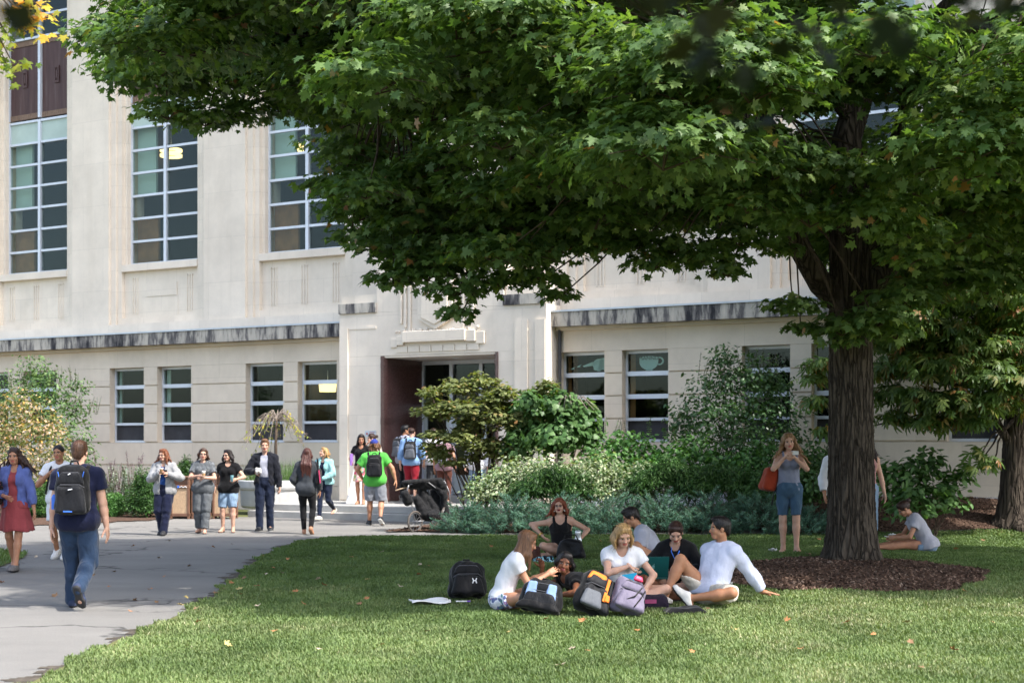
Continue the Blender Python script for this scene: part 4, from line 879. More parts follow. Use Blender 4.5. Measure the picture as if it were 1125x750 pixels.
for q in [(985, 370, 26.6, .6), (1020, 360, 26.2, .7), (1060, 372, 26, .7), (1100, 380, 25.8, .7), (1000, 400, 26.2, .65), (1040, 405, 25.9, .75), (1085, 412, 25.6, .7), (1120, 420, 25.5, .6), (975, 430, 26.4, .45), (1010, 438, 26, .65), (1050, 440, 25.7, .7), (1095, 440, 25.6, .5), (985, 458, 26.3, .38), (1025, 462, 26, .5), (1065, 462, 25.8, .42), (965, 405, 26.6, .4),
          (1000, 335, 27, .8), (1050, 330, 27, .9), (1110, 330, 27, .9), (960, 350, 27, .6), (905, 400, 26.8, .4), (898, 440, 26.7, .3), (905, 470, 26.7, .22), (893, 415, 26.8, .25), (1125, 350, 26, .7), (1030, 385, 27.2, .9), (1085, 395, 27.4, .9), (1140, 400, 26.5, .8), (1150, 450, 26.2, .5), (1075, 497, 26.1, .16, .7), (1088, 507, 26.1, .2, .6), (1070, 512, 26.1, .14, .6)]: cpad(*q)
for i in range(46):
    a = rg.uniform(0, 6.28); q = rg.random()**.5*4.0; L.append((Vector((math.cos(a)*q, math.sin(a)*q*.7, rg.uniform(3.6, 7.5))), .8, .8, .4))
P, N, T, S = pads_leaves(L, 210, .21, np.random.default_rng(9), up=.8, out=.5, jit=.4); leaves('crown', P, N, T, S, PALM5, G_CHS, ct)
m = MB()
for c, rx, ry, rz in L:
    z0 = min(max(c.z*.8, 2.1), 3.5); pts, rd = bough((.05, 0, z0), c-Vector((0, 0, .1)), .030, .012, .1, 6, rg); m.tube(pts, rd, 6, cap=False)
pts, rd = bough((0, 0, 1.4), at(1075, 420, 27.2)-b, .11, .05, .0, 7, rg); m.tube(pts, rd, 8, cap=False)
m.build('limbs', BARK2, ct, smooth=True, fix=False)
# --- grass blades
def grassmat():
    m = leafmat('lawn grass blade', [(0, (.085, .135, .042)), (.4, (.14, .195, .070)), (.7, (.21, .25, .108)), (.88, (.32, .32, .175)), (1, (.48, .44, .29))], .22, .5, .2)
    return m
GRM = grassmat()
def vnoise(x, y, s, seed):
    x = x*s; y = y*s; xi = np.floor(x).astype(int); yi = np.floor(y).astype(int); fx = x-xi; fy = y-yi; fx = fx*fx*(3-2*fx); fy = fy*fy*(3-2*fy)
    def h(a, b): v = np.sin(a*127.1+b*311.7+seed*74.7)*43758.5453; return v-np.floor(v)
    return (h(xi, yi)*(1-fx)+h(xi+1, yi)*fx)*(1-fy)+(h(xi, yi+1)*(1-fx)+h(xi+1, yi+1)*fx)*fy
def blades(name, n, xr, yr, dens_fn, inside, hgt, label):
    x = RNG.uniform(*xr, n); y = RNG.uniform(*yr, n); keep = inside(x, y) & (RNG.random(n) < dens_fn(x, y)); x = x[keep]; y = y[keep]
    vis = np.abs(x) < y*.40+3.2; x = x[vis]; y = y[vis]; n = len(x); z = mound(x, y)+.012
    wd = .0045*(1+.09*np.maximum(y-9, 0)); dry = .55*vnoise(x, y, .9, 1)+.45*vnoise(x, y, 3.1, 2)
    far = np.clip((y-15.5)/5, 0, 1); tone = np.clip(dry*.75-.08-.22*far+RNG.normal(size=n)*.17+.10*np.clip((x+1)/4, 0, 1)*(1-far), 0, 1)
    H = hgt*RNG.uniform(.5, 1.25, n)*(1+.35*vnoise(x, y, 2.0, 3)); a = RNG.uniform(0, 6.283, n); ln = RNG.uniform(.1, .9, n)
    dx, dy = np.cos(a), np.sin(a); px_, py_ = -dy*wd, dx*wd
    B = np.stack([x, y, z], 1); W_ = np.stack([px_, py_, 0*x], 1); D = np.stack([dx*ln*H, dy*ln*H, 0*x], 1); U = np.stack([0*x, 0*x, H], 1)
    V = np.stack([B-W_, B+W_, B+W_*.7+D*.4+U*.6, B-W_*.7+D*.4+U*.6, B+D+U*.95], 1)
    base = (np.arange(n)*5)[:, None]; F3 = np.concatenate([base+np.array([[0, 1, 2]]), base+np.array([[0, 2, 3]]), base+np.array([[3, 2, 4]])])
    o = link(name, np_mesh(name, V.reshape(-1, 3), F3, np.repeat(tone, 5)), GRM); tag(o, label, 'grass', kind='stuff'); return n
n1 = blades('grass', 2000000, (-7, 12), (9.6, 27.75), lambda x, y: np.clip((11.5/y)**1.5, .1, 1), lambda x, y: lawn_in(x, y) & ~ring_in(x, y), .032, 'short mown green grass with dry straw coloured patches covering the lawn')
n2 = blades('grass', 60000, (-13, -5), (15, 25), lambda x, y: np.full(x.shape, .8), patch_in, .045, 'small patch of thin grass at the left edge of the path')
print('grass', n1, n2)
# --- bark chips and fallen leaves
def chips(name, n, xr, yr, inside, label, dz):
    x = RNG.uniform(*xr, n); y = RNG.uniform(*yr, n); k = inside(x, y); x, y = x[k], y[k]; n = len(x); P = np.stack([x, y, mound(x, y)+dz], 1)
    Nn = RNG.normal(size=(n, 3))*.55+np.array([0, 0, 1]); T = RNG.normal(size=(n, 3)); T[:, 2] *= .3
    o = leaves(name, P, Nn, T, RNG.uniform(.018, .05, n), (np.array([(-.2, -.5, 0), (.2, -.45, .03), (.16, .5, 0), (-.18, .42, -.03)]), np.array([(0, 1, 2), (0, 2, 3)])), CHIPM); tag(o, label, 'mulch', kind='stuff')
CHIPM = leafmat('bark chip', [(0, (.04, .026, .019)), (.5, (.095, .058, .042)), (.85, (.16, .105, .075)), (1, (.26, .19, .145))], 0, .9, .1)
chips('mulch_chips', 40000, (2, 8), (15, 21.5), ring_in, 'dark bark chips mounded round the foot of the maple', .045)
chips('mulch_chips', 42000, (-4, 12), (26.8, 29.6), bed_in, 'reddish brown bark chips along the front of the island bed', .04)
FALL = {k: pm(k+' fallen leaf', c, .75, .3, 20, .3, 60) for k, c in (('brown', (.22, .13, .07, 1)), ('orange', (.38, .17, .07, 1)), ('yellow', (.42, .33, .13, 1)), ('pale', (.46, .37, .27, 1)))}
FLEAF = MAPLE
def fallen(x, y, z, kind, where, group, rg):
    V0, F0 = FLEAF; s_ = rg.uniform(.045, .080); V = V0.copy(); V[:, 1] -= .0; V[:, 2] = rg.uniform(.15, .4)*(np.abs(V0[:, 0])**1.5*1.5)+rg.uniform(0, .35)*np.maximum(V0[:, 1], 0)**2+.05*np.sin(V0[:, 0]*9+rg.random()*6)
    me = np_mesh('fallen_leaf', V*s_, F0); o = link('fallen_leaf', me, FALL[kind]); o.location = (x, y, z); o.rotation_euler = (rg.uniform(-.5, .5), rg.uniform(-.5, .5), rg.uniform(0, 6.28))
    tag(o, f'dry {kind} maple leaf lying {where}', 'leaf', group)
rg = random.Random(21); kinds = ['brown', 'brown', 'orange', 'yellow', 'pale', 'orange']
for px, py in ((103, 632), (208, 622), (124, 628), (2, 640), (148, 660), (172, 662), (143, 672), (180, 634), (300, 606), (146, 600), (187, 594), (222, 582), (234, 601), (165, 648), (60, 655), (290, 612), (175, 613), (120, 645), (40, 612), (255, 598)):
    p = gp(px, py); fallen(p.x, p.y, .012, rg.choice(kinds), 'on the asphalt path', 'fallen leaves on the path', rg)
lp = [(218, 689), (216, 674), (263, 652), (265, 658), (283, 671), (293, 635), (268, 640), (254, 645), (246, 652), (237, 657), (198, 670), (205, 662), (282, 649), (300, 628), (316, 618), (310, 634), (350, 641), (356, 648), (333, 669), (395, 669), (404, 642), (403, 663), (462, 626), (460, 637), (470, 627), (383, 594), (386, 616), (600, 686), (640, 688), (760, 668), (778, 676), (806, 698), (865, 688), (960, 704), (996, 690), (1000, 712), (1048, 721), (628, 720), (646, 722), (616, 738), (715, 641), (888, 631), (930, 690), (760, 723), (700, 699), (835, 660), (1012, 741), (560, 700), (470, 700), (420, 715), (350, 720), (300, 700), (250, 715), (880, 720), (1090, 690), (1060, 660), (440, 650), (325, 655), (375, 600), (420, 610), (540, 604), (960, 600), (900, 596), (1080, 597), (1050, 610), (560, 596), (660, 598), (750, 600)]
for px, py in lp:
    p = gp(px, py); fallen(p.x, p.y, float(mound(p.x, p.y))+.06, rg.choice(kinds), 'on the lawn', 'fallen leaves on the lawn', rg)
for i in range(46):
    px = rg.uniform(505, 1115); p = gp(px, rg.uniform(574, 585)); z = float(mound(p.x, p.y)); fallen(p.x, p.y, z+.055, rg.choice(['brown', 'orange', 'orange', 'pale']), 'on the bark mulch of the island bed', 'fallen leaves on the island bed', rg)
# ================================================================== figures: implicit surfaces turned into one skin each
def A_(v): return np.array(v, float)
class SDF:
    def __init__(s): s.p = []
    def cap(s, a, b, ra, rb=None, k=.02, clip=(), flat=None, sub=False):
        """tapered capsule; flat = (axis, factor) squeezes it along a direction; clip = [(point, normal)] cuts it off"""
        s.p.append(('c', A_(a), A_(b), ra, ra if rb is None else rb, k, [(A_(p), A_(n)/np.linalg.norm(n)) for p, n in clip], None if flat is None else (A_(flat[0])/np.linalg.norm(flat[0]), flat[1]), sub)); return s
    def ell(s, c, r, M=None, k=.02, clip=(), sub=False):
        s.p.append(('e', A_(c), A_(r), None if M is None else A_(M), 0, k, [(A_(p), A_(n)/np.linalg.norm(n)) for p, n in clip], None, sub)); return s
    def mesh(s, h, cuts=()):
        lo = np.full(3, 1e9); hi = -lo
        for p in s.p:
            if p[-1]: continue
            if p[0] == 'c':
                r = max(p[3], p[4])*1.0; lo = np.minimum(lo, np.minimum(p[1], p[2])-r); hi = np.maximum(hi, np.maximum(p[1], p[2])+r)
            else: r = p[2].max(); lo = np.minimum(lo, p[1]-r); hi = np.maximum(hi, p[1]+r)
        lo -= 3*h; hi += 3*h; n = np.ceil((hi-lo)/h).astype(int)+1
        D = np.full(n, .5, np.float32); ax = [lo[i]+np.arange(n[i])*h for i in range(3)]
        for t, a, b, ra, rb, k, clip, flat, sub in s.p:
            if t == 'c': r = max(ra, rb); l2 = np.minimum(a, b)-r; h2 = np.maximum(a, b)+r
            else: l2 = a-b.max(); h2 = a+b.max()
            m_ = max(2.5*h, k*1.2); i0 = np.clip(np.floor((l2-m_-lo)/h).astype(int), 0, n-1); i1 = np.clip(np.ceil((h2+m_-lo)/h).astype(int)+1, 1, n)
            if (i1-i0 < 1).any(): continue
            sl_ = tuple(slice(i0[i], i1[i]) for i in range(3)); X, Y, Z = np.meshgrid(*[ax[i][i0[i]:i1[i]] for i in range(3)], indexing='ij')
            Q = np.stack([X, Y, Z], -1)
            if t == 'c':
                ab = b-a; L = max(ab@ab, 1e-9); q = Q-a; tt = np.clip((q@ab)/L, 0, 1); v = q-tt[..., None]*ab
                if flat is not None: v = v+(v@flat[0])[..., None]*flat[0]*(1/flat[1]-1)
                d = np.linalg.norm(v, axis=-1)-(ra+(rb-ra)*tt)
                if flat is not None: d = d*(.5+.5*flat[1])
            elif t == 'e':
                q = Q-a
                if ra is not None: q = q@ra          # ra holds the rotation (columns = axes)
                k0 = np.linalg.norm(q/b, axis=-1); k1 = np.linalg.norm(q/(b*b), axis=-1); d = k0*(k0-1)/np.maximum(k1, 1e-6)
            if t == 'b':
                q = np.abs(Q-a)-(b-rb)*(1-.22*np.clip((Q[..., 2:3]-a[2])/b[2], -1, 1)*np.array([1, 1.5, 0])); d = np.linalg.norm(np.maximum(q, 0), axis=-1)+np.minimum(q.max(-1), 0)-rb
            for p, nn in clip: d = np.maximum(d, (Q-p)@nn)
            o = D[sl_]
            if sub: d = -d; hh = np.clip(.5+.5*(d-o)/k, 0, 1); D[sl_] = o*(1-hh)+d*hh+k*hh*(1-hh)
            else: hh = np.clip(.5+.5*(o-d)/k, 0, 1); D[sl_] = o*(1-hh)+d*hh-k*hh*(1-hh)
        if cuts:
            X, Y, Z = np.meshgrid(*ax, indexing='ij'); Q = np.stack([X, Y, Z], -1)
            for p, nn in cuts: D = np.maximum(D, (Q-A_(p))@(A_(nn)/np.linalg.norm(nn)))
        return nets(D, lo, h)
def nets(D, lo, h):
    """surface nets on a distance grid"""
    n = np.array(D.shape); ins = D < 0; c = [(i, j, k) for i in (0, 1) for j in (0, 1) for k in (0, 1)]
    sub = lambda o: tuple(slice(o[i], n[i]-1+o[i]) for i in range(3))
    cnt = sum(ins[sub(o)].astype(np.int8) for o in c); act = (cnt > 0) & (cnt < 8); ids = np.full(act.shape, -1, np.int64); w_ = np.argwhere(act)
    ids[act] = np.arange(len(w_)); acc = np.zeros((len(w_), 3)); num = np.zeros(len(w_))
    for ax in range(3):
        oth = [i for i in range(3) if i != ax]
        for p in (0, 1):
            for q in (0, 1):
                o = np.zeros(3, int); o[oth[0]] = p; o[oth[1]] = q; o2 = o.copy(); o2[ax] = 1
                a = D[tuple((w_+o).T)]; b = D[tuple((w_+o2).T)]; cr = (a < 0) != (b < 0); t = np.where(cr, a/np.where(a-b == 0, 1, a-b), 0)
                P = np.broadcast_to(o, w_.shape).astype(float).copy(); P[:, ax] += t; acc += P*cr[:, None]; num += cr
    V = lo+h*(w_+acc/np.maximum(num, 1)[:, None]); F4 = []
    for ax in range(3):
        o1, o2 = [(1, 2), (2, 0), (0, 1)][ax]; s0 = [slice(None)]*3; s1 = [slice(None)]*3; s0[ax] = slice(0, n[ax]-1); s1[ax] = slice(1, n[ax])
        A = ins[tuple(s0)]; B = ins[tuple(s1)]; e = np.argwhere(A != B); e = e[(e[:, o1] > 0) & (e[:, o2] > 0) & (e[:, o1] < n[o1]-1) & (e[:, o2] < n[o2]-1)]
        if not len(e): continue
        fl = A[tuple(e.T)]; d1 = np.zeros(3, int); d1[o1] = 1; d2 = np.zeros(3, int); d2[o2] = 1
        q = np.stack([ids[tuple((e-d1-d2).T)], ids[tuple((e-d2).T)], ids[tuple(e.T)], ids[tuple((e-d1).T)]], 1); q[~fl] = q[~fl][:, ::-1]; F4.append(q)
    Fc = np.concatenate(F4) if F4 else np.zeros((0, 4), int); return V, Fc[(Fc >= 0).all(1)]
def laplace(V, Fc, it=1, lam=.5):
    for _ in range(it):
        s_ = np.zeros_like(V); c = np.zeros(len(V))
        for a, b in ((0, 1), (1, 2), (2, 3), (3, 0)):
            for p, q in ((a, b), (b, a)): np.add.at(s_, Fc[:, p], V[Fc[:, q]]); np.add.at(c, Fc[:, p], 1)
        V = V+lam*(s_/np.maximum(c, 1)[:, None]-V)
    return V
def rotm(yaw=0, pitch=0, roll=0):
    """yaw left positive about z, pitch looks down positive, roll tilts to the right positive; forward is +y"""
    cy_, sy = math.cos(R(yaw)), math.sin(R(yaw)); cp, sp = math.cos(R(-pitch)), math.sin(R(-pitch)); cr, sr = math.cos(R(roll)), math.sin(R(roll))
    Z = np.array([[cy_, -sy, 0], [sy, cy_, 0], [0, 0, 1]]); X = np.array([[1, 0, 0], [0, cp, -sp], [0, sp, cp]]); Y = np.array([[cr, 0, sr], [0, 1, 0], [-sr, 0, cr]])
    return Z@X@Y
def ik(a, b, l1, l2, pole):
    a = A_(a); b = A_(b); d = b-a; L = np.linalg.norm(d)
    if L > (l1+l2)*.999: b = a+d/L*(l1+l2)*.999; d = b-a; L = np.linalg.norm(d)
    if L < abs(l1-l2)+.02: L = abs(l1-l2)+.02
    u = d/max(np.linalg.norm(d), 1e-6); p = A_(pole); p = p-u*(p@u); p = p/max(np.linalg.norm(p), 1e-6)
    x = (l1*l1-l2*l2+L*L)/(2*L); hh = math.sqrt(max(l1*l1-x*x, 0)); return a+u*x+p*hh, b
SKIN = {}
def skinm(name, rgb):
    if name in SKIN: return SKIN[name]
    col = scl(srgb(*rgb), .72); t = NT('skin '+name); f = t.noise(t.coords(), 14, 4); t.base(t.ramp(f, [(.3, scl((col[0], col[1]*.93, col[2]*.9, 1), .88)), (.7, scl(col, 1.06))])); t.set(.55, .3)
    t.b.inputs['Subsurface Weight'].default_value = .12; t.b.inputs['Subsurface Radius'].default_value = (.02, .008, .004); t.b.inputs['Subsurface Scale'].default_value = .4
    t.bump(t.noise(t.coords(), 60), .06, .005); SKIN[name] = t.mat; return t.mat
FAIR = ('fair', (222, 178, 155)); TAN = ('tanned', (200, 148, 118)); OLIVE = ('olive', (186, 136, 104)); BROWN = ('brown', (140, 92, 66))
HAIRC = {}
def hairm(name, rgb):
    if name in HAIRC: return HAIRC[name]
    col = scl(srgb(*rgb), .8); t = NT('hair '+name); v = t.coords((1, 1, .12)); f = t.noise(v, 70, 4, .7)
    t.base(t.ramp(f, [(.28, scl(col, .28)), (.5, scl(col, .75)), (.75, scl(col, 1.35))])); t.set(.45, .35); t.bump(f, .55, .012); HAIRC[name] = t.mat; return t.mat
LIPM = lambda rgb: pm('lips %d %d %d' % rgb, srgb(*rgb), .5, .05); EYEW = pm('eye white', (.30, .25, .22, 1), .3, .03); EYED = pm('dark iris', (.025, .018, .014, 1), .2, .05)
class Fig:
    """a posed figure: forward +y, right +x, up +z, local origin on the ground"""
    def __init__(f, H=1.72, female=False, build=1.0, pelvis=None, lean=(0, 0, 0), hip_yaw=0, slouch=0, head=(0, 0, 0), neck=(0, .02, 0),
                 hands=None, elbows=None, feet=None, knees=None, toes=None, hand_dir=None, palm=None, curl=.5, head_lift=0):
        s = H/1.75; f.s = s; f.fem = female; f.bd = build; f.H = H
        pel = A_(pelvis if pelvis is not None else (0, 0, .93*s)); f.pel = pel
        HM = rotm(hip_yaw); f.HM = HM
        T = rotm(lean[2], lean[0], lean[1]); f.T = T; R_, Fw, U = T[:, 0], T[:, 1], T[:, 2]; f.R, f.Fw, f.U = R_, Fw, U
        hw = (.088 if not female else .092)*s; sw = (.185 if not female else .162)*s*(1+.35*(build-1)); f.hw, f.sw = hw, sw
        f.hip = {q: pel+HM@A_((sg*hw, 0, 0)) for q, sg in (('l', -1), ('r', 1))}
        # spine curls forward with slouch
        def sp(t): return pel+U*(t*.50*s)+Fw*(slouch*s*(t**1.7)*1.0)-U*(abs(slouch)*.25*s*t*t)
        f.waist = sp(.38); f.chest = sp(.74); f.nb = sp(1.0)+U*.012*s; f.sp = sp
        sh = sp(.90)
        f.sh = {q: sh+R_*sg*sw for q, sg in (('l', -1), ('r', 1))}
        nd = U+Fw*.25+A_(neck); nd = nd/np.linalg.norm(nd); f.HD = rotm(*head); f.hc = f.nb+nd*.085*s+f.HD[:, 2]*.105*s+f.HD[:, 1]*.022*s
        f.hs = s*.985 if not female else s*1.0
        ua, fa, th, sn = .285*s, .25*s, .435*s, .425*s
        f.el = {}; f.wr = {}; f.kn = {}; f.an = {}; f.hd = {}; f.pn = {}
        hands = hands or {}; elbows = elbows or {}; feet = feet or {}; knees = knees or {}; f.toe = {}; toes = toes or {}
        for q, sg in (('l', -1), ('r', 1)):
            w_ = hands.get(q); w_ = A_(w_) if w_ is not None else f.sh[q]+A_((sg*.09*s, .04*s, -.51*s))
            f.el[q], f.wr[q] = ik(f.sh[q], w_, ua, fa, elbows.get(q, (sg*.5, -1, -.2)))
            d = A_(hand_dir[q]) if hand_dir and q in hand_dir else f.wr[q]-f.el[q]; f.hd[q] = d/np.linalg.norm(d)
            pnv = A_(palm[q]) if palm and q in palm else A_((-sg, .15, -.1)); pnv = pnv-f.hd[q]*(pnv@f.hd[q]); f.pn[q] = pnv/max(np.linalg.norm(pnv), 1e-6)
            a = feet.get(q); a = A_(a) if a is not None else A_((sg*hw*1.0, 0, .075*s))
            f.kn[q], f.an[q] = ik(f.hip[q], a, th, sn, knees.get(q, (sg*.12, 1, 0)))
            t = A_(toes.get(q, (sg*.18, 1, 0))); f.toe[q] = t/np.linalg.norm(t)
        f.curl = curl if isinstance(curl, dict) else {'l': curl, 'r': curl}
    def torso(f, S, g=0, k=.05, top=True, hips=True, belly=0):
        """torso volumes, g = extra thickness for clothing"""
        s, b = f.s, f.bd; R_, Fw, U = f.R, f.Fw, f.U; fe = f.fem
        if hips:
            S.cap(f.pel-f.HM[:, 0]*.065*s, f.pel+f.HM[:, 0]*.065*s, (.105+.008*fe)*s*b+g, k=k, flat=(f.HM[:, 1], .95))
            for q in 'lr': S.cap(f.hip[q]-f.HM[:, 1]*.03*s+A_((0, 0, .0)), f.hip[q]-f.HM[:, 1]*.035*s, .088*s*b+g, k=k)
        wr_ = (.118-.016*fe)*s*b+g
        S.cap(f.pel+U*.05*s, f.waist, .112*s*b+g, wr_, k=k, flat=(Fw, .82)); S.cap(f.pel+U*.05*s-R_*.03*s, f.waist-R_*.025*s, .105*s*b+g, wr_, k=k, flat=(Fw, .82)); S.cap(f.pel+U*.05*s+R_*.03*s, f.waist+R_*.025*s, .105*s*b+g, wr_, k=k, flat=(Fw, .82))
        cr = (.115-.010*fe)*s*(.5+.5*b)+g
        for sg in (-1, 1): S.cap(f.waist+R_*sg*.03*s, f.chest+R_*sg*.06*s, wr_*.97, cr, k=k, flat=(Fw, .84))
        if top:
            for sg in (-1, 1):
                S.cap(f.chest+R_*sg*.06*s, f.sp(.93)+R_*sg*.07*s, cr, .075*s+g, k=k, flat=(Fw, .8))
                S.cap(f.sp(1.0)-U*.012*s, f.sh['l' if sg < 0 else 'r']+U*.012*s, .05*s+g, .052*s+g, k=k)
        if fe:
            for sg in (-1, 1): S.ell(f.chest+R_*sg*.066*s+Fw*(.078*s)-U*.012*s, A_((.062, .058, .062))*s+g*.9, f.T, k=.03)
        if belly: S.ell(f.waist+Fw*.05*s-U*.03*s, A_((.13, .11, .13))*s*belly+g, f.T, k=.06)
    def arm(f, S, q, g=0, k=.02, u=1.0, l=1.0, wide=0, flare=0):
        """u/l: covered share of the upper and lower arm (clothing); flat-ended when under 1"""
        s, b = f.s, .6+.4*f.bd; m_ = 1 if not f.fem else .86; a, e, w_ = f.sh[q], f.el[q], f.wr[q]
        if u > 0:
            d = (e-a)/np.linalg.norm(e-a); E = a+(e-a)*u
            cl = [(E, d)] if u < 1 else []
            S.cap(a, e if u >= 1 else a+(e-a)*min(1, u+.25), .056*s*b*m_+g+wide, (.043*s*b*m_+g+wide+flare), k=k, clip=cl)
        if l > 0 and u >= 1:
            d = (w_-e)/np.linalg.norm(w_-e); E = e+(w_-e)*l; cl = [(E, d)] if l < 1 else []
            S.cap(e, e+(w_-e)*.35, .041*s*b*m_+g+wide, .043*s*b*m_+g+wide, k=k, clip=cl); S.cap(e+(w_-e)*.3, w_ if l >= 1 else e+(w_-e)*min(1, l+.2), .043*s*b*m_+g+wide, .028*s*m_+g+wide*.7, k=k, clip=cl)
    def leg(f, S, q, g=0, k=.03, u=1.0, l=1.0, wide=0, flare=0):
        s, b = f.s, f.bd; a, e, w_ = f.hip[q], f.kn[q], f.an[q]
        d = (e-a)/np.linalg.norm(e-a); E = a+(e-a)*u; cl = [(E, d)] if u < 1 else []
        S.cap(a, a+(e-a)*.5, .088*s*b+g+wide*.4, .074*s*b+g+wide, k=k, clip=cl); S.cap(a+(e-a)*.45, e if u >= 1 else a+(e-a)*min(1, u+.2), .075*s*b+g+wide, .052*s*(.5+.5*b)+g+wide+flare, k=k, clip=cl)
        if u >= 1 and l > 0:
            d = (w_-e)/np.linalg.norm(w_-e); E = e+(w_-e)*l; cl = [(E, d)] if l < 1 else []
            bk = -(A_(f.toe[q])-d*(A_(f.toe[q])@d)); bk = bk/max(np.linalg.norm(bk), 1e-6)
            S.cap(e, e+(w_-e)*.3, .052*s*(.5+.5*b)+g+wide, .050*s*b+g+wide, k=k, clip=cl)
            S.cap(e+(w_-e)*.12+bk*.012*s, e+(w_-e)*.42+bk*.018*s, .044*s*b+g+wide, .046*s*b+g+wide, k=k, clip=cl)
            S.cap(e+(w_-e)*.3, w_ if l >= 1 else e+(w_-e)*min(1, l+.15), .050*s*b+g+wide, .034*s+g+wide+flare, k=k, clip=cl)
    def foot_axes(f, q):
        d = f.an[q]-f.kn[q]; t = f.toe[q]; return t
    def foot(f, S, q, g=0, k=.02):
        s = f.s; an = f.an[q]; t = f.toe[q]; sh = (an-f.kn[q])/np.linalg.norm(an-f.kn[q]); n = sh-t*(sh@t); n = n/max(np.linalg.norm(n), 1e-6)   # n: towards the sole
        heel = an+n*.040*s-t*.045*s; ball = an+n*.048*s+t*.115*s; tip = an+n*.052*s+t*.178*s
        S.cap(an, an+n*.03*s, .034*s+g, .036*s+g, k=k); S.cap(heel, ball, .033*s+g, .030*s+g, k=k); S.cap(an+t*.03*s, ball, .034*s+g, .026*s+g, k=k)
        lat = np.cross(t, n); S.cap(ball-lat*.018*s, tip-lat*.012*s, .026*s+g, .021*s+g, k=k); S.cap(ball+lat*.018*s, tip+lat*.014*s-t*.02*s, .026*s+g, .020*s+g, k=k)
        return n, heel, tip
    def hand(f, q):
        s = f.s*(1 if not f.fem else .92); w_ = f.wr[q]; d = f.hd[q]; pn = f.pn[q]; sg = -1 if q == 'l' else 1
        lat = np.cross(d, pn)*(sg)          # towards the little finger or the thumb, set below
        th = -lat; S = SDF(); cu = f.curl[q]
        S.cap(w_-d*.02*s, w_+d*.03*s, .027*s, .032*s, k=.012, flat=(pn, .75)); S.cap(w_+d*.03*s+th*.012*s, w_+d*.085*s+th*.018*s, .026*s, .022*s, k=.012, flat=(pn, .6)); S.cap(w_+d*.03*s-th*.012*s, w_+d*.08*s-th*.02*s, .026*s, .02*s, k=.012, flat=(pn, .6))
        for i, (L, o, dd) in enumerate(((.070, .031, .086), (.080, .0105, .092), (.074, -.0105, .088), (.058, -.031, .078))):
            p = w_+d*dd*s+th*o*s; a = cu*.55+.05*i*cu; ang = 0; r = .0088*s
            for j, fr in enumerate((.45, .32, .26)):
                ang += a*(.7 if j == 0 else 1.0); v = d*math.cos(ang)+pn*math.sin(ang)+th*o*1.6; v = v/np.linalg.norm(v); e = p+v*L*fr*s; S.cap(p, e, r, r*.9, k=.004); p = e; r *= .9
        p = w_+d*.025*s+th*.026*s+pn*.008*s; v = (d*.72+th*.62+pn*(.25+.3*cu)); v = v/np.linalg.norm(v); e = p+v*.05*s; S.cap(p, e, .0135*s, .0105*s, k=.008); v2 = v*.8+d*.5+pn*.3*cu; v2 = v2/np.linalg.norm(v2); S.cap(e, e+v2*.036*s, .010*s, .0085*s, k=.004)
        return S.mesh(.0042)
    def H2W(f, p): return f.hc+f.HD@(A_(p)*f.hs)
    def head_sdf(f):
        S = SDF(); s = f.hs; M = f.HD; p = f.H2W; fe = f.fem
        S.ell(p((0, -.012, .036)), A_((.074, .094, .080))*s, M, k=.02); S.ell(p((0, .026, -.03)), A_((.060-.004*fe, .064, .078))*s, M, k=.03)
        S.cap(p((-.022+.004*fe, .058, -.090)), p((.022-.004*fe, .058, -.090)), (.024-.003*fe)*s, k=.025); S.cap(p((-.046, .012, -.062)), p((.046, .012, -.062)), .022*s, k=.03)
        S.cap(p((-.036, .070, .022)), p((.036, .070, .022)), .016*s, k=.018)
        for sg in (-1, 1):
            S.ell(p((sg*.031, .096, .001)), A_((.017, .014, .010))*s, M, k=.008, sub=True); S.ell(p((sg*.030, .077, .0)), A_((.0135, .0125, .0095))*s, M, k=.004)
            S.ell(p((sg*.038, .062, -.032)), A_((.022, .02, .02))*s, M, k=.02); S.ell(p((sg*.074, -.008, -.010)), A_((.010, .020, .031))*s, M, k=.008)
        S.cap(p((0, .084, .004)), p((0, .104, -.032)), .0085*s, .012*s, k=.010); S.cap(p((-.010, .092, -.036)), p((.010, .092, -.036)), .009*s, k=.008)
        S.ell(p((0, .080, -.058)), A_((.024, .014, .0075))*s, M, k=.006); S.ell(p((0, .078, -.070)), A_((.020, .014, .008))*s, M, k=.006)
        S.cap(f.hc-M[:, 2]*.06*s-M[:, 1]*.02*s, f.nb-f.U*.02*s, (.050-.008*fe)*f.s, (.056-.008*fe)*f.s, k=.03); return S
def join(parts):
    V = []; Fc = []; M = []; b = 0
    for v, q, m in parts:
        V.append(v); Fc.append(q+b); M.append(np.full(len(q), m) if np.isscalar(m) else m); b += len(v)
    return np.concatenate(V), np.concatenate(Fc), np.concatenate(M)
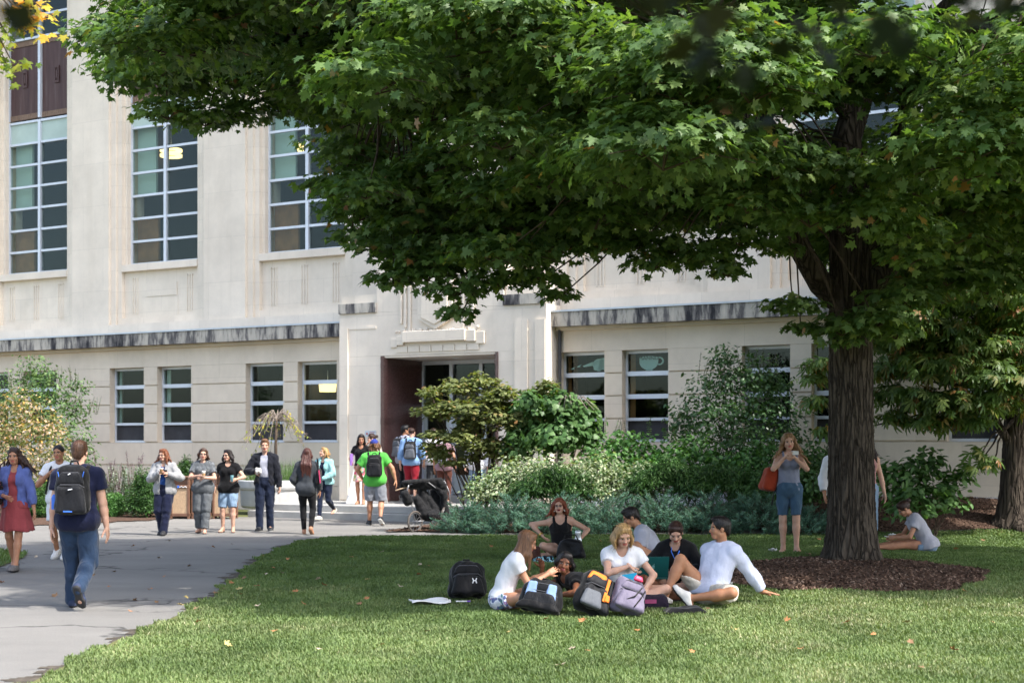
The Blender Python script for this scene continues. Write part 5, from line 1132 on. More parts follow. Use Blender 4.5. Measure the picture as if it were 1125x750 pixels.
def person(label, loc, yaw, fig, skin, hair, top=None, bottom=None, shoes=None, h=.011, lips=(170, 92, 84), bare_feet=False, group=None, extras=None, mouth_open=False, hand_q='lr'):
    f = fig; S = SDF(); f.torso(S)
    for q in 'lr':
        f.arm(S, q); f.leg(S, q)
        f.foot(S, q)
    S.cap(f.nb-f.U*.03*f.s, f.nb+(f.hc-f.nb)*.4, .055*f.s if not f.fem else .046*f.s, .05*f.s if not f.fem else .043*f.s, k=.03)
    v, q = S.mesh(h); v = laplace(v, q, 1, .4); parts = [(v, q, 0)]
    v, q = f.head_sdf().mesh(.0052); c = v[q].mean(1); lc = (c-f.hc)@f.HD/f.hs; m = np.zeros(len(q), int)
    ax_ = np.abs(lc[:, 0]); fr = lc[:, 1] > .05
    m[fr & (ax_ < .0235) & (np.abs(lc[:, 2]+.064) < .0135) & (lc[:, 1] > .075)] = 1
    m[fr & (np.hypot((ax_-.031)/.0165, (lc[:, 2])/.0070) < 1)] = 2; m[fr & (np.hypot((ax_-.030)/.0072, lc[:, 2]/.0072) < 1)] = 3; m[fr & (ax_ > .016) & (ax_ < .046) & (np.abs(lc[:, 2]-.0080) < .0018)] = 3
    m[fr & (np.abs(ax_-.033) < .020) & (np.abs(lc[:, 2]-.0195+.12*np.abs(ax_-.03)) < .0048)] = 4
    if mouth_open: m[fr & (np.hypot(lc[:, 0]/.012, (lc[:, 2]+.064)/.006) < 1)] = 3
    parts.append((v, q, m))
    for s_ in hand_q: v, q = f.hand(s_); parts.append((v, q, 0))
    V, Q, M = join(parts)
    sk_ = skinm(*skin); o = link('person', np_mesh('person', V, Q, midx=M), [sk_, LIPM(lips), EYEW, EYED, hairm(hair[1], hair[2])], smooth=True)
    o.location = loc; o.rotation_euler = (0, 0, R(yaw)); tag(o, label, 'person', group); f.obj = o
    make_hair(f, hair, o)
    if top: top(f, o)
    if bottom: bottom(f, o)
    if shoes: shoes(f, o)
    if extras: extras(f, o)
    return o
def wrinkle(V, amp, fr, seed):
    r = np.random.default_rng(seed); d = np.zeros(len(V))
    for _ in range(5):
        k = r.normal(size=3)*fr; k[:2] *= 1.25; k[2] *= .55; d += np.sin(V@k+r.uniform(0, 6.28)+1.5*np.sin(V@(r.normal(size=3)*fr*.5)))
    return d*amp/2.2
def vnormals(V, Q):
    n = np.cross(V[Q[:, 2]]-V[Q[:, 0]], V[Q[:, 3]]-V[Q[:, 1]]); a = np.zeros_like(V)
    for i in range(4): np.add.at(a, Q[:, i], n)
    return unit(a)
def garment(name, S, h, m, parent, wr=.004, seed=1, cuts=(), midx=None, fr=26):
    v, q = S.mesh(h, cuts); v = laplace(v, q, 1, .35)
    if wr: v = v+vnormals(v, q)*wrinkle(v, wr, fr, seed)[:, None]
    c = v[q].mean(1); mi = midx(c) if midx else None
    return link(name, np_mesh(name, v, q, midx=mi), m, parent, smooth=True)
def make_hair(f, hair, parent):
    style, nm, rgb = hair; m = hairm(nm, rgb); p = f.H2W; s = f.hs; M = f.HD; S = SDF(); dn = -A_((0, 0, 1)); U = M[:, 2]
    lo = {'short': -.035, 'buzz': -.02}.get(style, -.06)
    g = .012 if style not in ('buzz',) else .005
    front = [(p((0, .071, .052)), M[:, 1]*.9-U*.55)]
    S.ell(p((0, -.016, .038)), A_((.077+g*.6, .099+g*.6, .082+g))*s, M, k=.01, clip=[(p((0, 0, lo)), -U)])
    S.ell(p((0, .102, -.022)), A_((.067, .068, .098))*s, M, k=.010, sub=True)
    S.ell(p((0, .085, -.085)), A_((.108, .085, .090))*s, M, k=.010, sub=True)
    if style == 'short':
        S.ell(p((0, .030, .098)), A_((.062, .060, .026))*s, M, k=.02); S.ell(p((0, -.085, -.02)), A_((.06, .03, .06))*s, M, k=.02)
    r = random.Random(int(f.H*1000)+len(nm))
    def lock(x, y0, z0, L, rad, back=.0, out=.0, swing=(0, 0), fl=.6, kk=.02, n=3):
        a = p((x, y0, z0)); b = a+M[:, 0]*out*s+A_((swing[0], swing[1], 0))+(dn*.75-U*.25)*L-M[:, 1]*back
        mid = (a+b)/2+M[:, 0]*(.02*np.sign(x))*s-M[:, 1]*(.012*s+back*.55)
        S.cap(a, mid, rad, rad*1.05, k=kk, flat=(M[:, 1] if abs(x) < .05 else M[:, 0], fl)); S.cap(mid, b, rad*1.05, rad*.45, k=kk, flat=(M[:, 1] if abs(x) < .05 else M[:, 0], fl))
    sw = getattr(f, 'swing', (0, 0))
    if style in ('long', 'longback', 'longfront'):
        L = getattr(f, 'hair_len', .32)
        for x in np.linspace(-.062, .062, 6): lock(x, -.075+.25*abs(x), .02, L*r.uniform(.9, 1.08), .036, .085 if style == 'longback' else .03, x*.25, sw)
        for sg in (-1, 1):
            lock(sg*.074, -.02, .03, L*(.95 if style != 'longback' else .3), .030, .0, sg*.012, sw)
            if style in ('long', 'longfront'): lock(sg*.074, .018, .02, L*.85, .024, -.025 if style == 'longfront' else .0, sg*.010, sw)
        S.cap(p((-.05, .045, .092)), p((.02, .055, .10)), .022*s, k=.03)
    elif style in ('curly', 'bob', 'wavy'):
        L = {'curly': .30, 'bob': .13, 'wavy': .20}[style]; L = getattr(f, 'hair_len', L)
        for i in range(34 if style != 'bob' else 22):
            a = r.uniform(.75*math.pi-1.9, .25*math.pi+1.9+math.pi*.0); a = r.uniform(-.25, math.pi+.25); x, y = .078*math.cos(a), -.088*math.sin(a)+.0
            a0 = p((x, y, r.uniform(-.03, .06))); LL = L*r.uniform(.5, 1.05); out = r.uniform(.0, .035) if style != 'bob' else r.uniform(.005, .022)
            pr = a0; n = max(3, int(LL/.035))
            for j in range(n):
                d = (M[:, 0]*math.cos(a)-M[:, 1]*math.sin(a))*out*math.sin(math.pi*min(1, (j+1)/n*.7))+A_((math.sin(j*2.1+i)*.014+sw[0]/n*1.2, math.cos(j*1.7+i)*.014+sw[1]/n, 0))+(dn*.8-U*.2)*(LL/n)
                e = pr+d; S.cap(pr, e, (.021-.008*j/n), (.020-.010*j/n), k=.010); pr = e
        S.cap(p((-.045, .045, .094)), p((.03, .05, .10)), .022*s, k=.03)
    elif style == 'bun':
        S.ell(p((0, -.138, .062)), A_((.040, .038, .038))*s, M, k=.012); S.cap(p((-.05, .04, .092)), p((.05, .04, .092)), .02*s, k=.03)
    elif style == 'updo':
        S.ell(p((0, -.120, -.005)), A_((.055, .040, .055))*s, M, k=.02); S.cap(p((-.05, .045, .09)), p((.05, .045, .09)), .022*s, k=.03)
    v, q = S.mesh(.0075 if style != 'curly' else .008)
    n = vnormals(v, q); loc = (v-f.hc)@M; ang = np.arctan2(loc[:, 0], -loc[:, 1]); gr = np.sin(ang*26+np.sin(loc[:, 2]*40)*1.2)*np.clip(np.hypot(loc[:, 0], loc[:, 1])/.07, 0, 1)+.6*np.sin(ang*61+loc[:, 2]*25)
    v = v+n*(gr*.0016)[:, None]
    # loose strands that break the outline
    rs_ = np.random.default_rng(len(v)); ns = 420 if style != 'buzz' else 120; fi = rs_.integers(0, len(q), ns); c0 = v[q[fi]].mean(1); nn = n[q[fi]].mean(1); nn = unit(nn); lc = (c0-f.hc)@M
    fl = (np.array([0, 0, -1])-M[:, 1]*.35)[None]+(M[:, 0][None]*np.sign(lc[:, 0:1])*.25)+rs_.normal(size=(ns, 3))*.28; fl = unit(fl-nn*(fl*nn).sum(1, keepdims=True))
    L_ = rs_.uniform(.02, .05, ns)*(1.7 if style in ('curly', 'wavy', 'long', 'longback', 'longfront') else .8); wd = np.cross(fl, nn)*.0016; lift = rs_.uniform(.002, .009, ns)[:, None]; P0 = c0-nn*.001; P1 = c0+fl*L_[:, None]*.5+nn*lift; P2 = c0+fl*L_[:, None]+nn*lift*rs_.uniform(.2, 1.6, (ns, 1))
    sv = np.stack([P0-wd, P0+wd, P1+wd, P1-wd, P2+wd*.3, P2-wd*.3], 1).reshape(-1, 3); b0 = (np.arange(ns)*6)[:, None]; sq = np.concatenate([b0+np.array([[0, 1, 2, 3]]), b0+np.array([[3, 2, 4, 5]])])
    q = np.concatenate([q, sq+len(v)]); v = np.concatenate([v, sv])
    return link('hair', np_mesh('hair', v, q), m, parent, smooth=True)
# ------------------------------------------------------------------ clothes
def tee(m, sleeve=.55, hem=-.04, loose=.0, neck='round', name='shirt', flare=.012, seed=1, lsl=0, g=.014, belly=0, vneck=.0, wr=.0045):
    def mk(f, o):
        S = SDF(); s = f.s; f.torso(S, g+loose, k=.05, belly=belly)
        hemp = f.pel+f.U*hem*s
        ex = .012 if hem > -.2 else .002
        if hem <= 0: S.cap(f.pel-f.R*.07*s, f.pel+f.R*.07*s, (.107+.008*f.fem)*s*f.bd+g+loose+ex, k=.05, flat=(f.Fw, .97)); S.cap(f.pel-f.Fw*.04*s-f.R*.07*s, f.pel-f.Fw*.04*s+f.R*.07*s, .09*s*f.bd+g+loose+ex, k=.05)
        for q in 'lr':
            sg = -1 if q == 'l' else 1
            if sleeve > 0: f.arm(S, q, g+loose*.6, u=sleeve, l=lsl, wide=.006, flare=flare if sleeve < 1 else 0)
        cuts = [(hemp, -f.U)]
        # neckline: scoop the collar out
        S.ell(f.nb+f.U*.035*s+f.Fw*(.02+vneck*.25)*s-f.U*vneck*.5*s, A_((.062+vneck*.15, .075+vneck*.1, .045+vneck))*s, f.T, k=.006, sub=True)
        return garment(name, S, .0105, m, o, wr, seed, cuts)
    return mk
def tank(m, name='tank_top', hem=-.05, seed=2, low=.1, g=.010, cap_=False):
    def mk(f, o):
        S = SDF(); s = f.s; f.torso(S, g, k=.05, top=False); Sx = f.U
        top = f.sp(.80)
        for sg in (-1, 1): S.cap(f.sp(.76)+f.R*sg*.075*s+f.Fw*.02*s, f.sp(.97)+f.R*sg*.085*s, .085*s, .05*s, k=.03, flat=(f.Fw, .95))
        S.ell(f.nb-f.U*.02*s+f.Fw*.06*s, A_((.060, .10, .060+low*.2))*s, f.T, k=.006, sub=True); S.ell(f.nb+f.U*.02*s, A_((.055, .15, .05))*s, f.T, k=.006, sub=True)
        for sg in (-1, 1):
            a1, a2, a3 = f.sp(.86)+f.R*sg*.088*s+f.Fw*.108*s, f.sp(.99)+f.R*sg*.095*s+f.U*.050*s, f.sp(.86)+f.R*sg*.085*s-f.Fw*.09*s
            S.cap(f.sp(.72)+f.R*sg*.08*s+f.Fw*.120*s, a1, .026, .020, k=.012); S.cap(a1, f.sp(.97)+f.R*sg*.094*s+f.Fw*.05*s+f.U*.03*s, .020, k=.008); S.cap(f.sp(.97)+f.R*sg*.094*s+f.Fw*.05*s+f.U*.03*s, a2, .018, k=.008); S.cap(a2, a3, .018, k=.008)
        return garment(name, S, .0105, m, o, .003, seed, [(f.pel+f.U*hem*s, -f.U)])
    return mk
def trousers(m, u=1.0, l=1.0, wide=.006, flare=0, name='trousers', top=.10, seed=3, g=.011, fr=24, wr=.005):
    def mk(f, o):
        S = SDF(); s = f.s
        S.cap(f.pel-f.HM[:, 0]*.065*s, f.pel+f.HM[:, 0]*.065*s, (.107+.008*f.fem)*s*f.bd+g, k=.05, flat=(f.HM[:, 1], .97))
        S.cap(f.pel, f.pel+f.U*.10*s, .115*s*f.bd+g, .108*s*f.bd+g, k=.05, flat=(f.Fw, .9)); S.cap(f.pel-f.R*.03*s, f.pel+f.U*.1*s-f.R*.03*s, .105*s*f.bd+g, k=.05, flat=(f.Fw, .9)); S.cap(f.pel+f.R*.03*s, f.pel+f.U*.1*s+f.R*.03*s, .105*s*f.bd+g, k=.05, flat=(f.Fw, .9))
        for q in 'lr':
            S.cap(f.hip[q]-f.HM[:, 1]*.035*s, f.hip[q]-f.HM[:, 1]*.04*s, .088*s*f.bd+g, k=.05); f.leg(S, q, g, u=u, l=l, wide=wide, flare=flare, k=.02)
        return garment(name, S, .0105, m, o, wr, seed, [(f.pel+f.U*top*s, f.U)], fr=fr)
    return mk
def skirt(m, length=.42, r0=.15, r1=.24, name='skirt', top=.14, seed=4, swing=(0, 0), pleat=9):
    def mk(f, o):
        s = f.s; n = 44; rows_ = 16; V = []
        for i in range(rows_):
            t = i/(rows_-1); c = f.pel+f.U*top*s*(1-t)-A_((0, 0, length*s))*t+A_((swing[0], swing[1], 0))*t*t; rad = (r0+(r1-r0)*t**.8)*s
            if f.pel[2]-length*0 < 0: pass
            for j in range(n):
                a = 2*math.pi*j/n; w_ = 1+.07*t*math.sin(a*pleat+seed)+.04*t*math.sin(a*4+2)
                V.append(c+f.HM@A_((rad*w_*1.05*math.cos(a), rad*w_*.88*math.sin(a), .012*t*math.sin(a*pleat*.5))))
        V = np.array(V); i = np.arange(rows_-1)[:, None]*n; j = np.arange(n)[None]; j2 = (j+1) % n; Q = np.stack([i+j, i+j2, i+n+j2, i+n+j], -1).reshape(-1, 4)[:, ::-1]
        ob = link(name, np_mesh(name, V, Q), m, o, smooth=True); md = ob.modifiers.new('cloth', 'SOLIDIFY'); md.thickness = .006; return ob
    return mk
def shoes(m, msole, name='shoe', high=.0, g=.013):
    def mk(f, o):
        for q in 'lr':
            S = SDF(); n, heel, tip = f.foot(S, q, g); an = f.an[q]; d = (an-f.kn[q])/np.linalg.norm(an-f.kn[q])
            sole0 = heel+n*.022*f.s
            ob = garment(name, S, .008, [m, msole], o, 0, 1, [(an-d*(.012+high)*f.s, -d), (sole0+n*.016*f.s, n)], midx=lambda c: (((c-(sole0-n*.004*f.s))@n) > 0).astype(int))
    return mk
def sandals(m, name='sandal'):
    def mk(f, o):
        for q in 'lr':
            S = SDF(); s = f.s; an = f.an[q]; t = f.toe[q]; sh = (an-f.kn[q])/np.linalg.norm(an-f.kn[q]); n = sh-t*(sh@t); n = n/max(np.linalg.norm(n), 1e-6); lat = np.cross(t, n); z = n*.074*s
            S.cap(an+z-t*.05*s, an+z+t*.16*s, .036*s, .038*s, k=.01, flat=(n, .3)); S.cap(an+n*.028*s+t*.06*s-lat*.036*s, an+n*.02*s+t*.10*s, .010*s, k=.008); S.cap(an+n*.028*s+t*.06*s+lat*.036*s, an+n*.02*s+t*.10*s, .010*s, k=.008)
            garment(name, S, .008, m, o, 0)
    return mk
def both(*fs):
    def mk(f, o):
        for q in fs: q(f, o)
    return mk
def jacket(m, hem=-.10, open_=.09, name='jacket', g=.030, seed=6, l=1.0, collar=True, wide=.012, back=True):
    """open-fronted jacket or cardigan: a loose shell with a wedge cut from the front"""
    def mk(f, o):
        S = SDF(); s = f.s; f.torso(S, g, k=.05)
        for q in 'lr': f.arm(S, q, g*.6, u=1.0, l=l, wide=wide)
        if collar: S.cap(f.nb-f.R*.06*s, f.nb+f.R*.06*s-f.Fw*.0, .045*s, k=.02); S.cap(f.nb-f.Fw*.03*s, f.nb-f.Fw*.03*s+f.U*.03*s, .058*s, k=.02)
        b = f.pel+f.U*(hem-.1)*s
        for t in np.linspace(0, 1, 7):
            c = b+(f.nb+f.U*.04*s-b)*t+f.Fw*(.11*s)
            for j in range(4): S.cap(c+f.Fw*.04*j*s, c+f.U*.06*s+f.Fw*.04*j*s, open_*s*(1.1-.3*t), k=.006, sub=True)
        S.ell(f.nb+f.U*.05*s+f.Fw*.05*s, A_((.055, .08, .05))*s, f.T, k=.006, sub=True)
        return garment(name, S, .0105, m, o, .006, seed, [(f.pel+f.U*hem*s, -f.U)])
    return mk
# plain things people carry
def bag_mesh(name, parts, m, parent=None, h=.010, wr=.006, seed=1, midx=None, loc=None, rot=None):
    """soft bag from rounded-box prims: parts = (centre, half sizes, radius)"""
    S = SDF()
    for c, hs, r in parts:
        c = A_(c); hs = A_(hs)
        S.p.append(('b', c, hs, None, r, .03, [], None, False))
    o = garment(name, S, h, m, parent, wr, seed, midx=midx, fr=20)
    return o
DENIM = cloth('blue denim', (50, 70, 98), wr=.7); DENIMD = cloth('dark denim', (32, 42, 66), wr=.7); DENIML = cloth('washed light denim', (140, 165, 192), wr=.6); DENIMM = cloth('mid denim', (82, 112, 140), wr=.6)
WHITE = cloth('white cotton', (226, 226, 230), var=.04); NAVY = cloth('navy cotton', (27, 33, 64)); BLACK = cloth('black cotton', (26, 26, 29)); BLACKL = cloth('black stretch', (30, 30, 33), wr=.3)
GREYT = cloth('pale grey marl', (176, 178, 192)); GREYD = cloth('charcoal knit', (72, 76, 82)); GREYJ = cloth('light grey wool', (168, 168, 170)); CREAM = cloth('off white twill', (214, 206, 192))
CORAL = cloth('coral red cotton', (176, 84, 88)); PERI = cloth('periwinkle knit', (108, 124, 190)); MINT = cloth('mint knit', (156, 206, 208)); GREEN = cloth('bright green jersey', (96, 200, 84)); REDC = cloth('dark red chino', (168, 40, 56)); SKY = cloth('pale blue shirting', (140, 176, 222)); LAV = cloth('palest blue polo knit', (204, 210, 232), var=.05)
GREYS = cloth('grey sport mesh', (150, 154, 164)); CASTLE = cloth('cobalt cotton', (40, 84, 160)); BRNP = cloth('brown cotton', (110, 66, 56)); PINKT = cloth('dusty pink knit', (176, 140, 148)); PINK = cloth('pink cotton', (236, 84, 130))
def check_cloth(name, a, b, sc):
    t = NT(name); v = t.coords(); c = t.n('ShaderNodeTexChecker'); c.inputs['Scale'].default_value = sc; c.inputs['Color1'].default_value = srgb(*a); c.inputs['Color2'].default_value = srgb(*b); t.l(v, c.inputs['Vector']); t.base(c.outputs[0]); t.set(.9, .15); t.bump(t.noise(v, 9), .5, .05); return t.mat
def floral(name, stops, sc):
    t = NT(name); v = t.coords(); vo = t.n('ShaderNodeTexVoronoi'); vo.inputs['Scale'].default_value = sc; t.l(v, vo.inputs['Vector']); sx = t.n('ShaderNodeSeparateColor'); t.l(vo.outputs['Color'], sx.inputs[0])
    nd = t.n('ShaderNodeValToRGB'); nd.color_ramp.interpolation = 'CONSTANT'; e = nd.color_ramp.elements
    while len(e) < len(stops): e.new(.5)
    for i, c in enumerate(stops): e[i].position = i/len(stops); e[i].color = srgb(*c)
    t.l(sx.outputs[0], nd.inputs['Fac']); t.base(nd.outputs[0]); t.set(.9, .15); t.bump(t.noise(v, 9), .5, .05); return t.mat
FLOR1 = floral('white floral cotton', [(210, 210, 222), (90, 100, 140), (214, 214, 224), (150, 120, 150), (205, 208, 220), (84, 120, 120)], 34); FLOR2 = floral('bright floral cotton', [(226, 150, 150), (214, 206, 190), (150, 176, 120), (208, 90, 110), (230, 196, 150), (120, 150, 150)], 22)
SHOEB = pm('black shoe', (.025, .025, .028, 1), .6); SOLEW = pm('white rubber sole', (.62, .62, .60, 1), .6, .05); SOLEB = pm('black rubber sole', (.03, .03, .032, 1), .7); SHOEW = pm('white shoe canvas', (.60, .58, .55, 1), .8, .06); SHOEG = pm('grey shoe canvas', (.14, .13, .13, 1), .8); SHOEN = pm('navy shoe canvas', (.03, .04, .08, 1), .8); SANDB = pm('black sandal', (.03, .025, .025, 1), .6); SANDT = pm('tan sandal', (.30, .17, .10, 1), .6); SHOEC = pm('cream ballet flat', (.55, .5, .42, 1), .6)
METAL = pm('dull frame metal', (.10, .09, .09, 1), .4, .05, metal=.6)
def glasses(dark=False):
    def mk(f, o):
        m = MB()
        for sg in (-1, 1):
            pts = [f.H2W((sg*.031+.021*math.cos(a), .094, .001+.015*math.sin(a))) for a in np.linspace(0, 6.283, 13)]; m.tube(pts, .0026, 5, cap=False); m.tube([f.H2W((sg*.053, .090, .006)), f.H2W((sg*.076, .0, .004))], .0025, 5)
            if dark: m.add([f.H2W((sg*.031+.021*math.cos(a), .0935, .001+.016*math.sin(a))) for a in np.linspace(0, 6.283, 12, endpoint=False)], [tuple(range(12))])
        m.tube([f.H2W((-.010, .095, .004)), f.H2W((.010, .095, .004))], .0025, 5); m.build('sunglasses' if dark else 'glasses', METAL if not dark else pm('dark lens', (.012, .012, .014, 1), .1), o)
    return mk
def std(x): return (x.x, x.y, 0)
def G3(px, py, dz=0): p = gp(px, py); return (p.x, p.y, dz)
def walk(s, stride, lift=.10, lead='r', hw=.09, back_toe=.55):
    """feet of a walker: lead foot flat ahead, other foot rolling off its toe behind"""
    o = 'l' if lead == 'r' else 'r'; sg = {'l': -1, 'r': 1}
    return {lead: (sg[lead]*hw*s, stride*.5, .078*s), o: (sg[o]*hw*s, -stride*.5, (.078+lift)*s)}, {lead: (sg[lead]*.1, 1, .12), o: (sg[o]*.1, 1, -back_toe*(lift/.1))}
def held(name, label, cat, f, q, off, build_fn, group=None):
    """a thing held in hand q, placed in world space beside the palm"""
    p = f.wr[q]+f.hd[q]*.075*f.s+f.pn[q]*.035*f.s+A_(off); M = f.obj.matrix_basis; w_ = M@Vector(p); o = build_fn(name); o.location = w_; o.rotation_euler = (0, 0, f.obj.rotation_euler.z); tag(o, label, cat, group); return o
PAPERC = pm('white paper cup', (.72, .70, .66, 1), .6, .04); KRAFT = pm('kraft sleeve', (.42, .26, .13, 1), .8); REDCUP = pm('red tumbler', (.5, .06, .09, 1), .35); TEALC = pm('teal can', (.25, .5, .55, 1), .35); DEVICE = pm('black phone glass', (.015, .015, .018, 1), .2); PAPER = pm('white paper', (.7, .7, .69, 1), .8, .05)
def cup_fn(body, sleeve=None, lid=True, r=.036, hh=.10):
    def mk(name):
        m = MB(); m.lathe([(0, -hh/2), (r*.78, -hh/2), (r, hh/2), (r*1.04, hh/2+.004), (0, hh/2+.004)], 18); o = m.build(name, body, smooth=True)
        if sleeve: q = MB(); q.lathe([(r*.85, -hh*.28), (r*.985, hh*.22), (r*.95, hh*.22)], 18); q.build('sleeve', sleeve, o)
        if lid: q = MB(); q.lathe([(r*1.06, hh/2+.003), (r*1.06, hh/2+.012), (r*.85, hh/2+.022), (0, hh/2+.022)], 18); q.build('lid', PAPERC, o)
        return o
    return mk
def phone_fn(name): return MB().box(-.036, .036, -.005, .005, -.07, .07).build(name, DEVICE, bevel=.004)
# ---- backpacks: soft body with pocket, straps and handle as parts; back face at y = 0, bag grows to -y (behind the wearer)
def backpack(label, loc, rz, w_=.32, d=.20, h=.47, m=None, mp=None, ms=None, worn=None, tilt=(0, 0), extra=None, group='backpacks', cat='backpack', straps=True, seed=1):
    o = bag_mesh('backpack', [((0, -d*.42, h*.5), (w_/2, d*.42, h/2), min(.10, d*.40))], m, None, .011, .011, seed)
    bag_mesh('front_pocket', [((0, -d*.86, h*.30), (w_*.41, d*.17, h*.27), .033)], mp or m, o, .010, .008, seed+1)
    bag_mesh('top_pocket', [((0, -d*.80, h*.72), (w_*.36, d*.12, h*.13), .03)], mp or m, o, .010, .004, seed+2)
    t = MB(); t.tube([(-.05, -.02, h-.02), (-.03, -.03, h+.035), (.03, -.03, h+.035), (.05, -.02, h-.02)], .010, 6); t.build('grab_handle', ms or m, o, smooth=True)
    z = MB()
    for zz, ww, yy in ((h*.60, w_*.40, -d*.94), (h*.84, w_*.33, -d*.90)):
        z.tube([(-ww, yy+.035, zz-.03), (-ww*.7, yy-.0, zz), (ww*.7, yy-.0, zz), (ww, yy+.035, zz-.03)], .004, 5)
    z.build('zip', pm('dark zip', (.09, .09, .10, 1), .5), o)
    if worn is not None:
        f = worn
        for q in 'lr':
            sg = -1 if q == 'l' else 1; s = f.s; pts = []
            a = f.sp(.98)+f.R*sg*.10*s; S = SDF()
            Pn = [f.sp(.88)+f.R*sg*.10*s-f.Fw*.125*s, f.sp(1.0)+f.R*sg*.115*s-f.Fw*.07*s+f.U*.045*s, f.sp(1.0)+f.R*sg*.120*s+f.Fw*.02*s+f.U*.055*s, f.sp(.88)+f.R*sg*.125*s+f.Fw*.115*s, f.sp(.6)+f.R*sg*.15*s+f.Fw*.115*s, f.sp(.42)+f.R*sg*.17*s+f.Fw*.02*s, f.sp(.36)+f.R*sg*.13*s-f.Fw*.12*s]
            for i in range(len(Pn)-1): S.cap(Pn[i], Pn[i+1], .022, k=.01, flat=(f.Fw if i in (0, 3, 4, 6) else f.U, .45))
            st = garment('shoulder_strap', S, .009, ms or m, o, 0); st.matrix_parent_inverse = Matrix()
            # straps were laid out in the wearer's frame: bring them into the bag's
            B = f.sp(.1); st.data.transform(Matrix.Translation(-Vector(worn_origin(f))))
    elif straps:
        S = SDF()
        for sg in (-1, 1): S.cap((sg*.08, .01, h*.9), (sg*.10, .05, h*.55), .02, k=.02, flat=((0, 1, 0), .5)); S.cap((sg*.10, .05, h*.55), (sg*.11, .02, h*.12), .02, k=.02, flat=((0, 1, 0), .5))
        garment('shoulder_strap', S, .009, ms or m, o, 0)
    if extra: extra(o, w_, d, h)
    if worn is None:
        o.location = loc; o.rotation_euler = (tilt[0], tilt[1], rz)
    tag(o, label, cat, group); return o
def worn_origin(f): return A_(f.sp(.12)-f.Fw*.125*f.s)
def wear(label, f, **k):
    o = backpack(label, None, 0, worn=f, **k); w_ = f.obj.matrix_basis@Vector(worn_origin(f)); o.location = w_; o.rotation_euler = (0, 0, f.obj.rotation_euler.z); return o
NYL = cloth('black nylon', (20, 20, 23), .6, wr=.5); NYLG = cloth('grey nylon', (110, 114, 122), .6); NYLC = cloth('charcoal nylon', (30, 31, 36), .6); NYLO = cloth('orange nylon', (246, 132, 44), .6); NYLB = cloth('pale blue nylon', (140, 168, 212), .6); NYLL = cloth('lilac grey nylon', (132, 124, 146), .6); NYLR = cloth('rust red canvas', (176, 68, 40), .8); LEATHB = cloth('brown leather', (84, 48, 40), .45); LEATHK = cloth('black leather', (24, 23, 26), .4)
BLUEP = pm('bright blue trim', (.05, .16, .6, 1), .5)
# ------------------------------------------------------------------ walkers on the path
s = 1.8/1.75; FB = gp(85, 668); ft, to = walk(s, .50, .09, 'l', .075, .9)
f = Fig(1.80, pelvis=(0, .02, .915*s), feet={'l': (-.075*s, .14, .078*s), 'r': (.085*s, -.30, .235*s)}, toes={'l': (-.1, 1, 0), 'r': (.1, .55, -.85)}, knees={'l': (-.1, 1, 0), 'r': (.1, 1, 0)}, lean=(3, 0, 0), head=(0, 2, 0), hands={'l': (-.29, .08, .80), 'r': (.30, .06, .82)}, elbows={'l': (-.8, -1, 0), 'r': (.8, -1, 0)}, build=1.08, curl=.45)
person('man walking away up the path in a navy shirt and jeans with a black backpack', (FB.x, FB.y, 0), 4, f, FAIR, ('short', 'chestnut brown', (96, 66, 48)), tee(NAVY, .52, -.12, .012, flare=.016), trousers(DENIM, wide=.012, flare=.02), shoes(SHOEN, SOLEB, high=.0), h=.0105)
def logo_trim(o, w_, d, h):
    m = MB(); m.bar((-.06, -d*1.03, h*.07), (.03, -d*1.03, h*.07), .014); m.bar((-w_*.38, -d*.72, h*.86), (-w_*.30, -d*.80, h*.62), .008); m.bar((w_*.38, -d*.72, h*.86), (w_*.30, -d*.80, h*.62), .008); m.build('blue_trim', BLUEP, o)
    m = MB(); m.bar((-.018, -d*.93, h*.80), (.006, -d*.93, h*.825), .012); m.bar((-.012, -d*1.035, h*.50), (.03, -d*1.035, h*.515), .010); m.build('emblem', pm('silver print', (.6, .6, .62, 1), .4), o)
    m = MB(); m.tube([(-w_*.53, -d*.4, h*.10), (-w_*.53, -d*.4, h*.34), (-w_*.53, -d*.4, h*.40)], [.034, .034, .018], 12); m.build('water_bottle', BLUEP, o)
wear('big black backpack with blue trim on the back of the man in the navy shirt', f, w_=.35, d=.25, h=.52, m=NYL, mp=NYLC, ms=NYL, extra=logo_trim)
# woman in the red skirt
p = gp(17, 627); f = Fig(1.70, True, .95, feet={'l': (-.05, .13, .075), 'r': (.075, -.16, .10)}, toes={'l': (-.05, 1, .05), 'r': (.1, 1, -.25)}, head=(4, 4, 0), hands={'l': (-.30, .10, .84), 'r': (.06, .20, 1.03)}, elbows={'r': (1, -.5, -.3), 'l': (-.8, -1, 0)}, curl=.6)
f.swing = (-.05, -.02); f.hair_len = .24
person('young woman walking in a periwinkle cardigan and coral red skirt', (p.x, p.y, 0), 178, f, TAN, ('wavy', 'dark brown', (66, 44, 36)), both(tee(CORAL, .1, -.04, .0, vneck=.03, name='dress_top', g=.007, wr=.001), jacket(PERI, -.03, .066, 'cardigan', .030, l=.72, collar=False, wide=.006)), skirt(CORAL, .36, .135, .225, swing=(-.02, 0)), shoes(SHOEG, SOLEB), h=.011)
o = bag_mesh('shoulder_bag', [((0, 0, 0), (.06, .15, .17), .045)], LEATHK, None); o.location = (p.x-.21, p.y-.02, 1.08); tag(o, 'black shoulder bag with a brown strap under the arm of the woman in the cardigan', 'bag')
m = MB(); m.tube([(-.0, -.12, .13), (.03, -.05, .38), (.06, .02, .43), (.03, .08, .36), (0, .13, .13)], .012, 6); m.build('strap', LEATHB, o, smooth=True); m = MB(); m.box(-.065, .066, -.10, .10, .07, .09); m.build('trim', LEATHB, o)
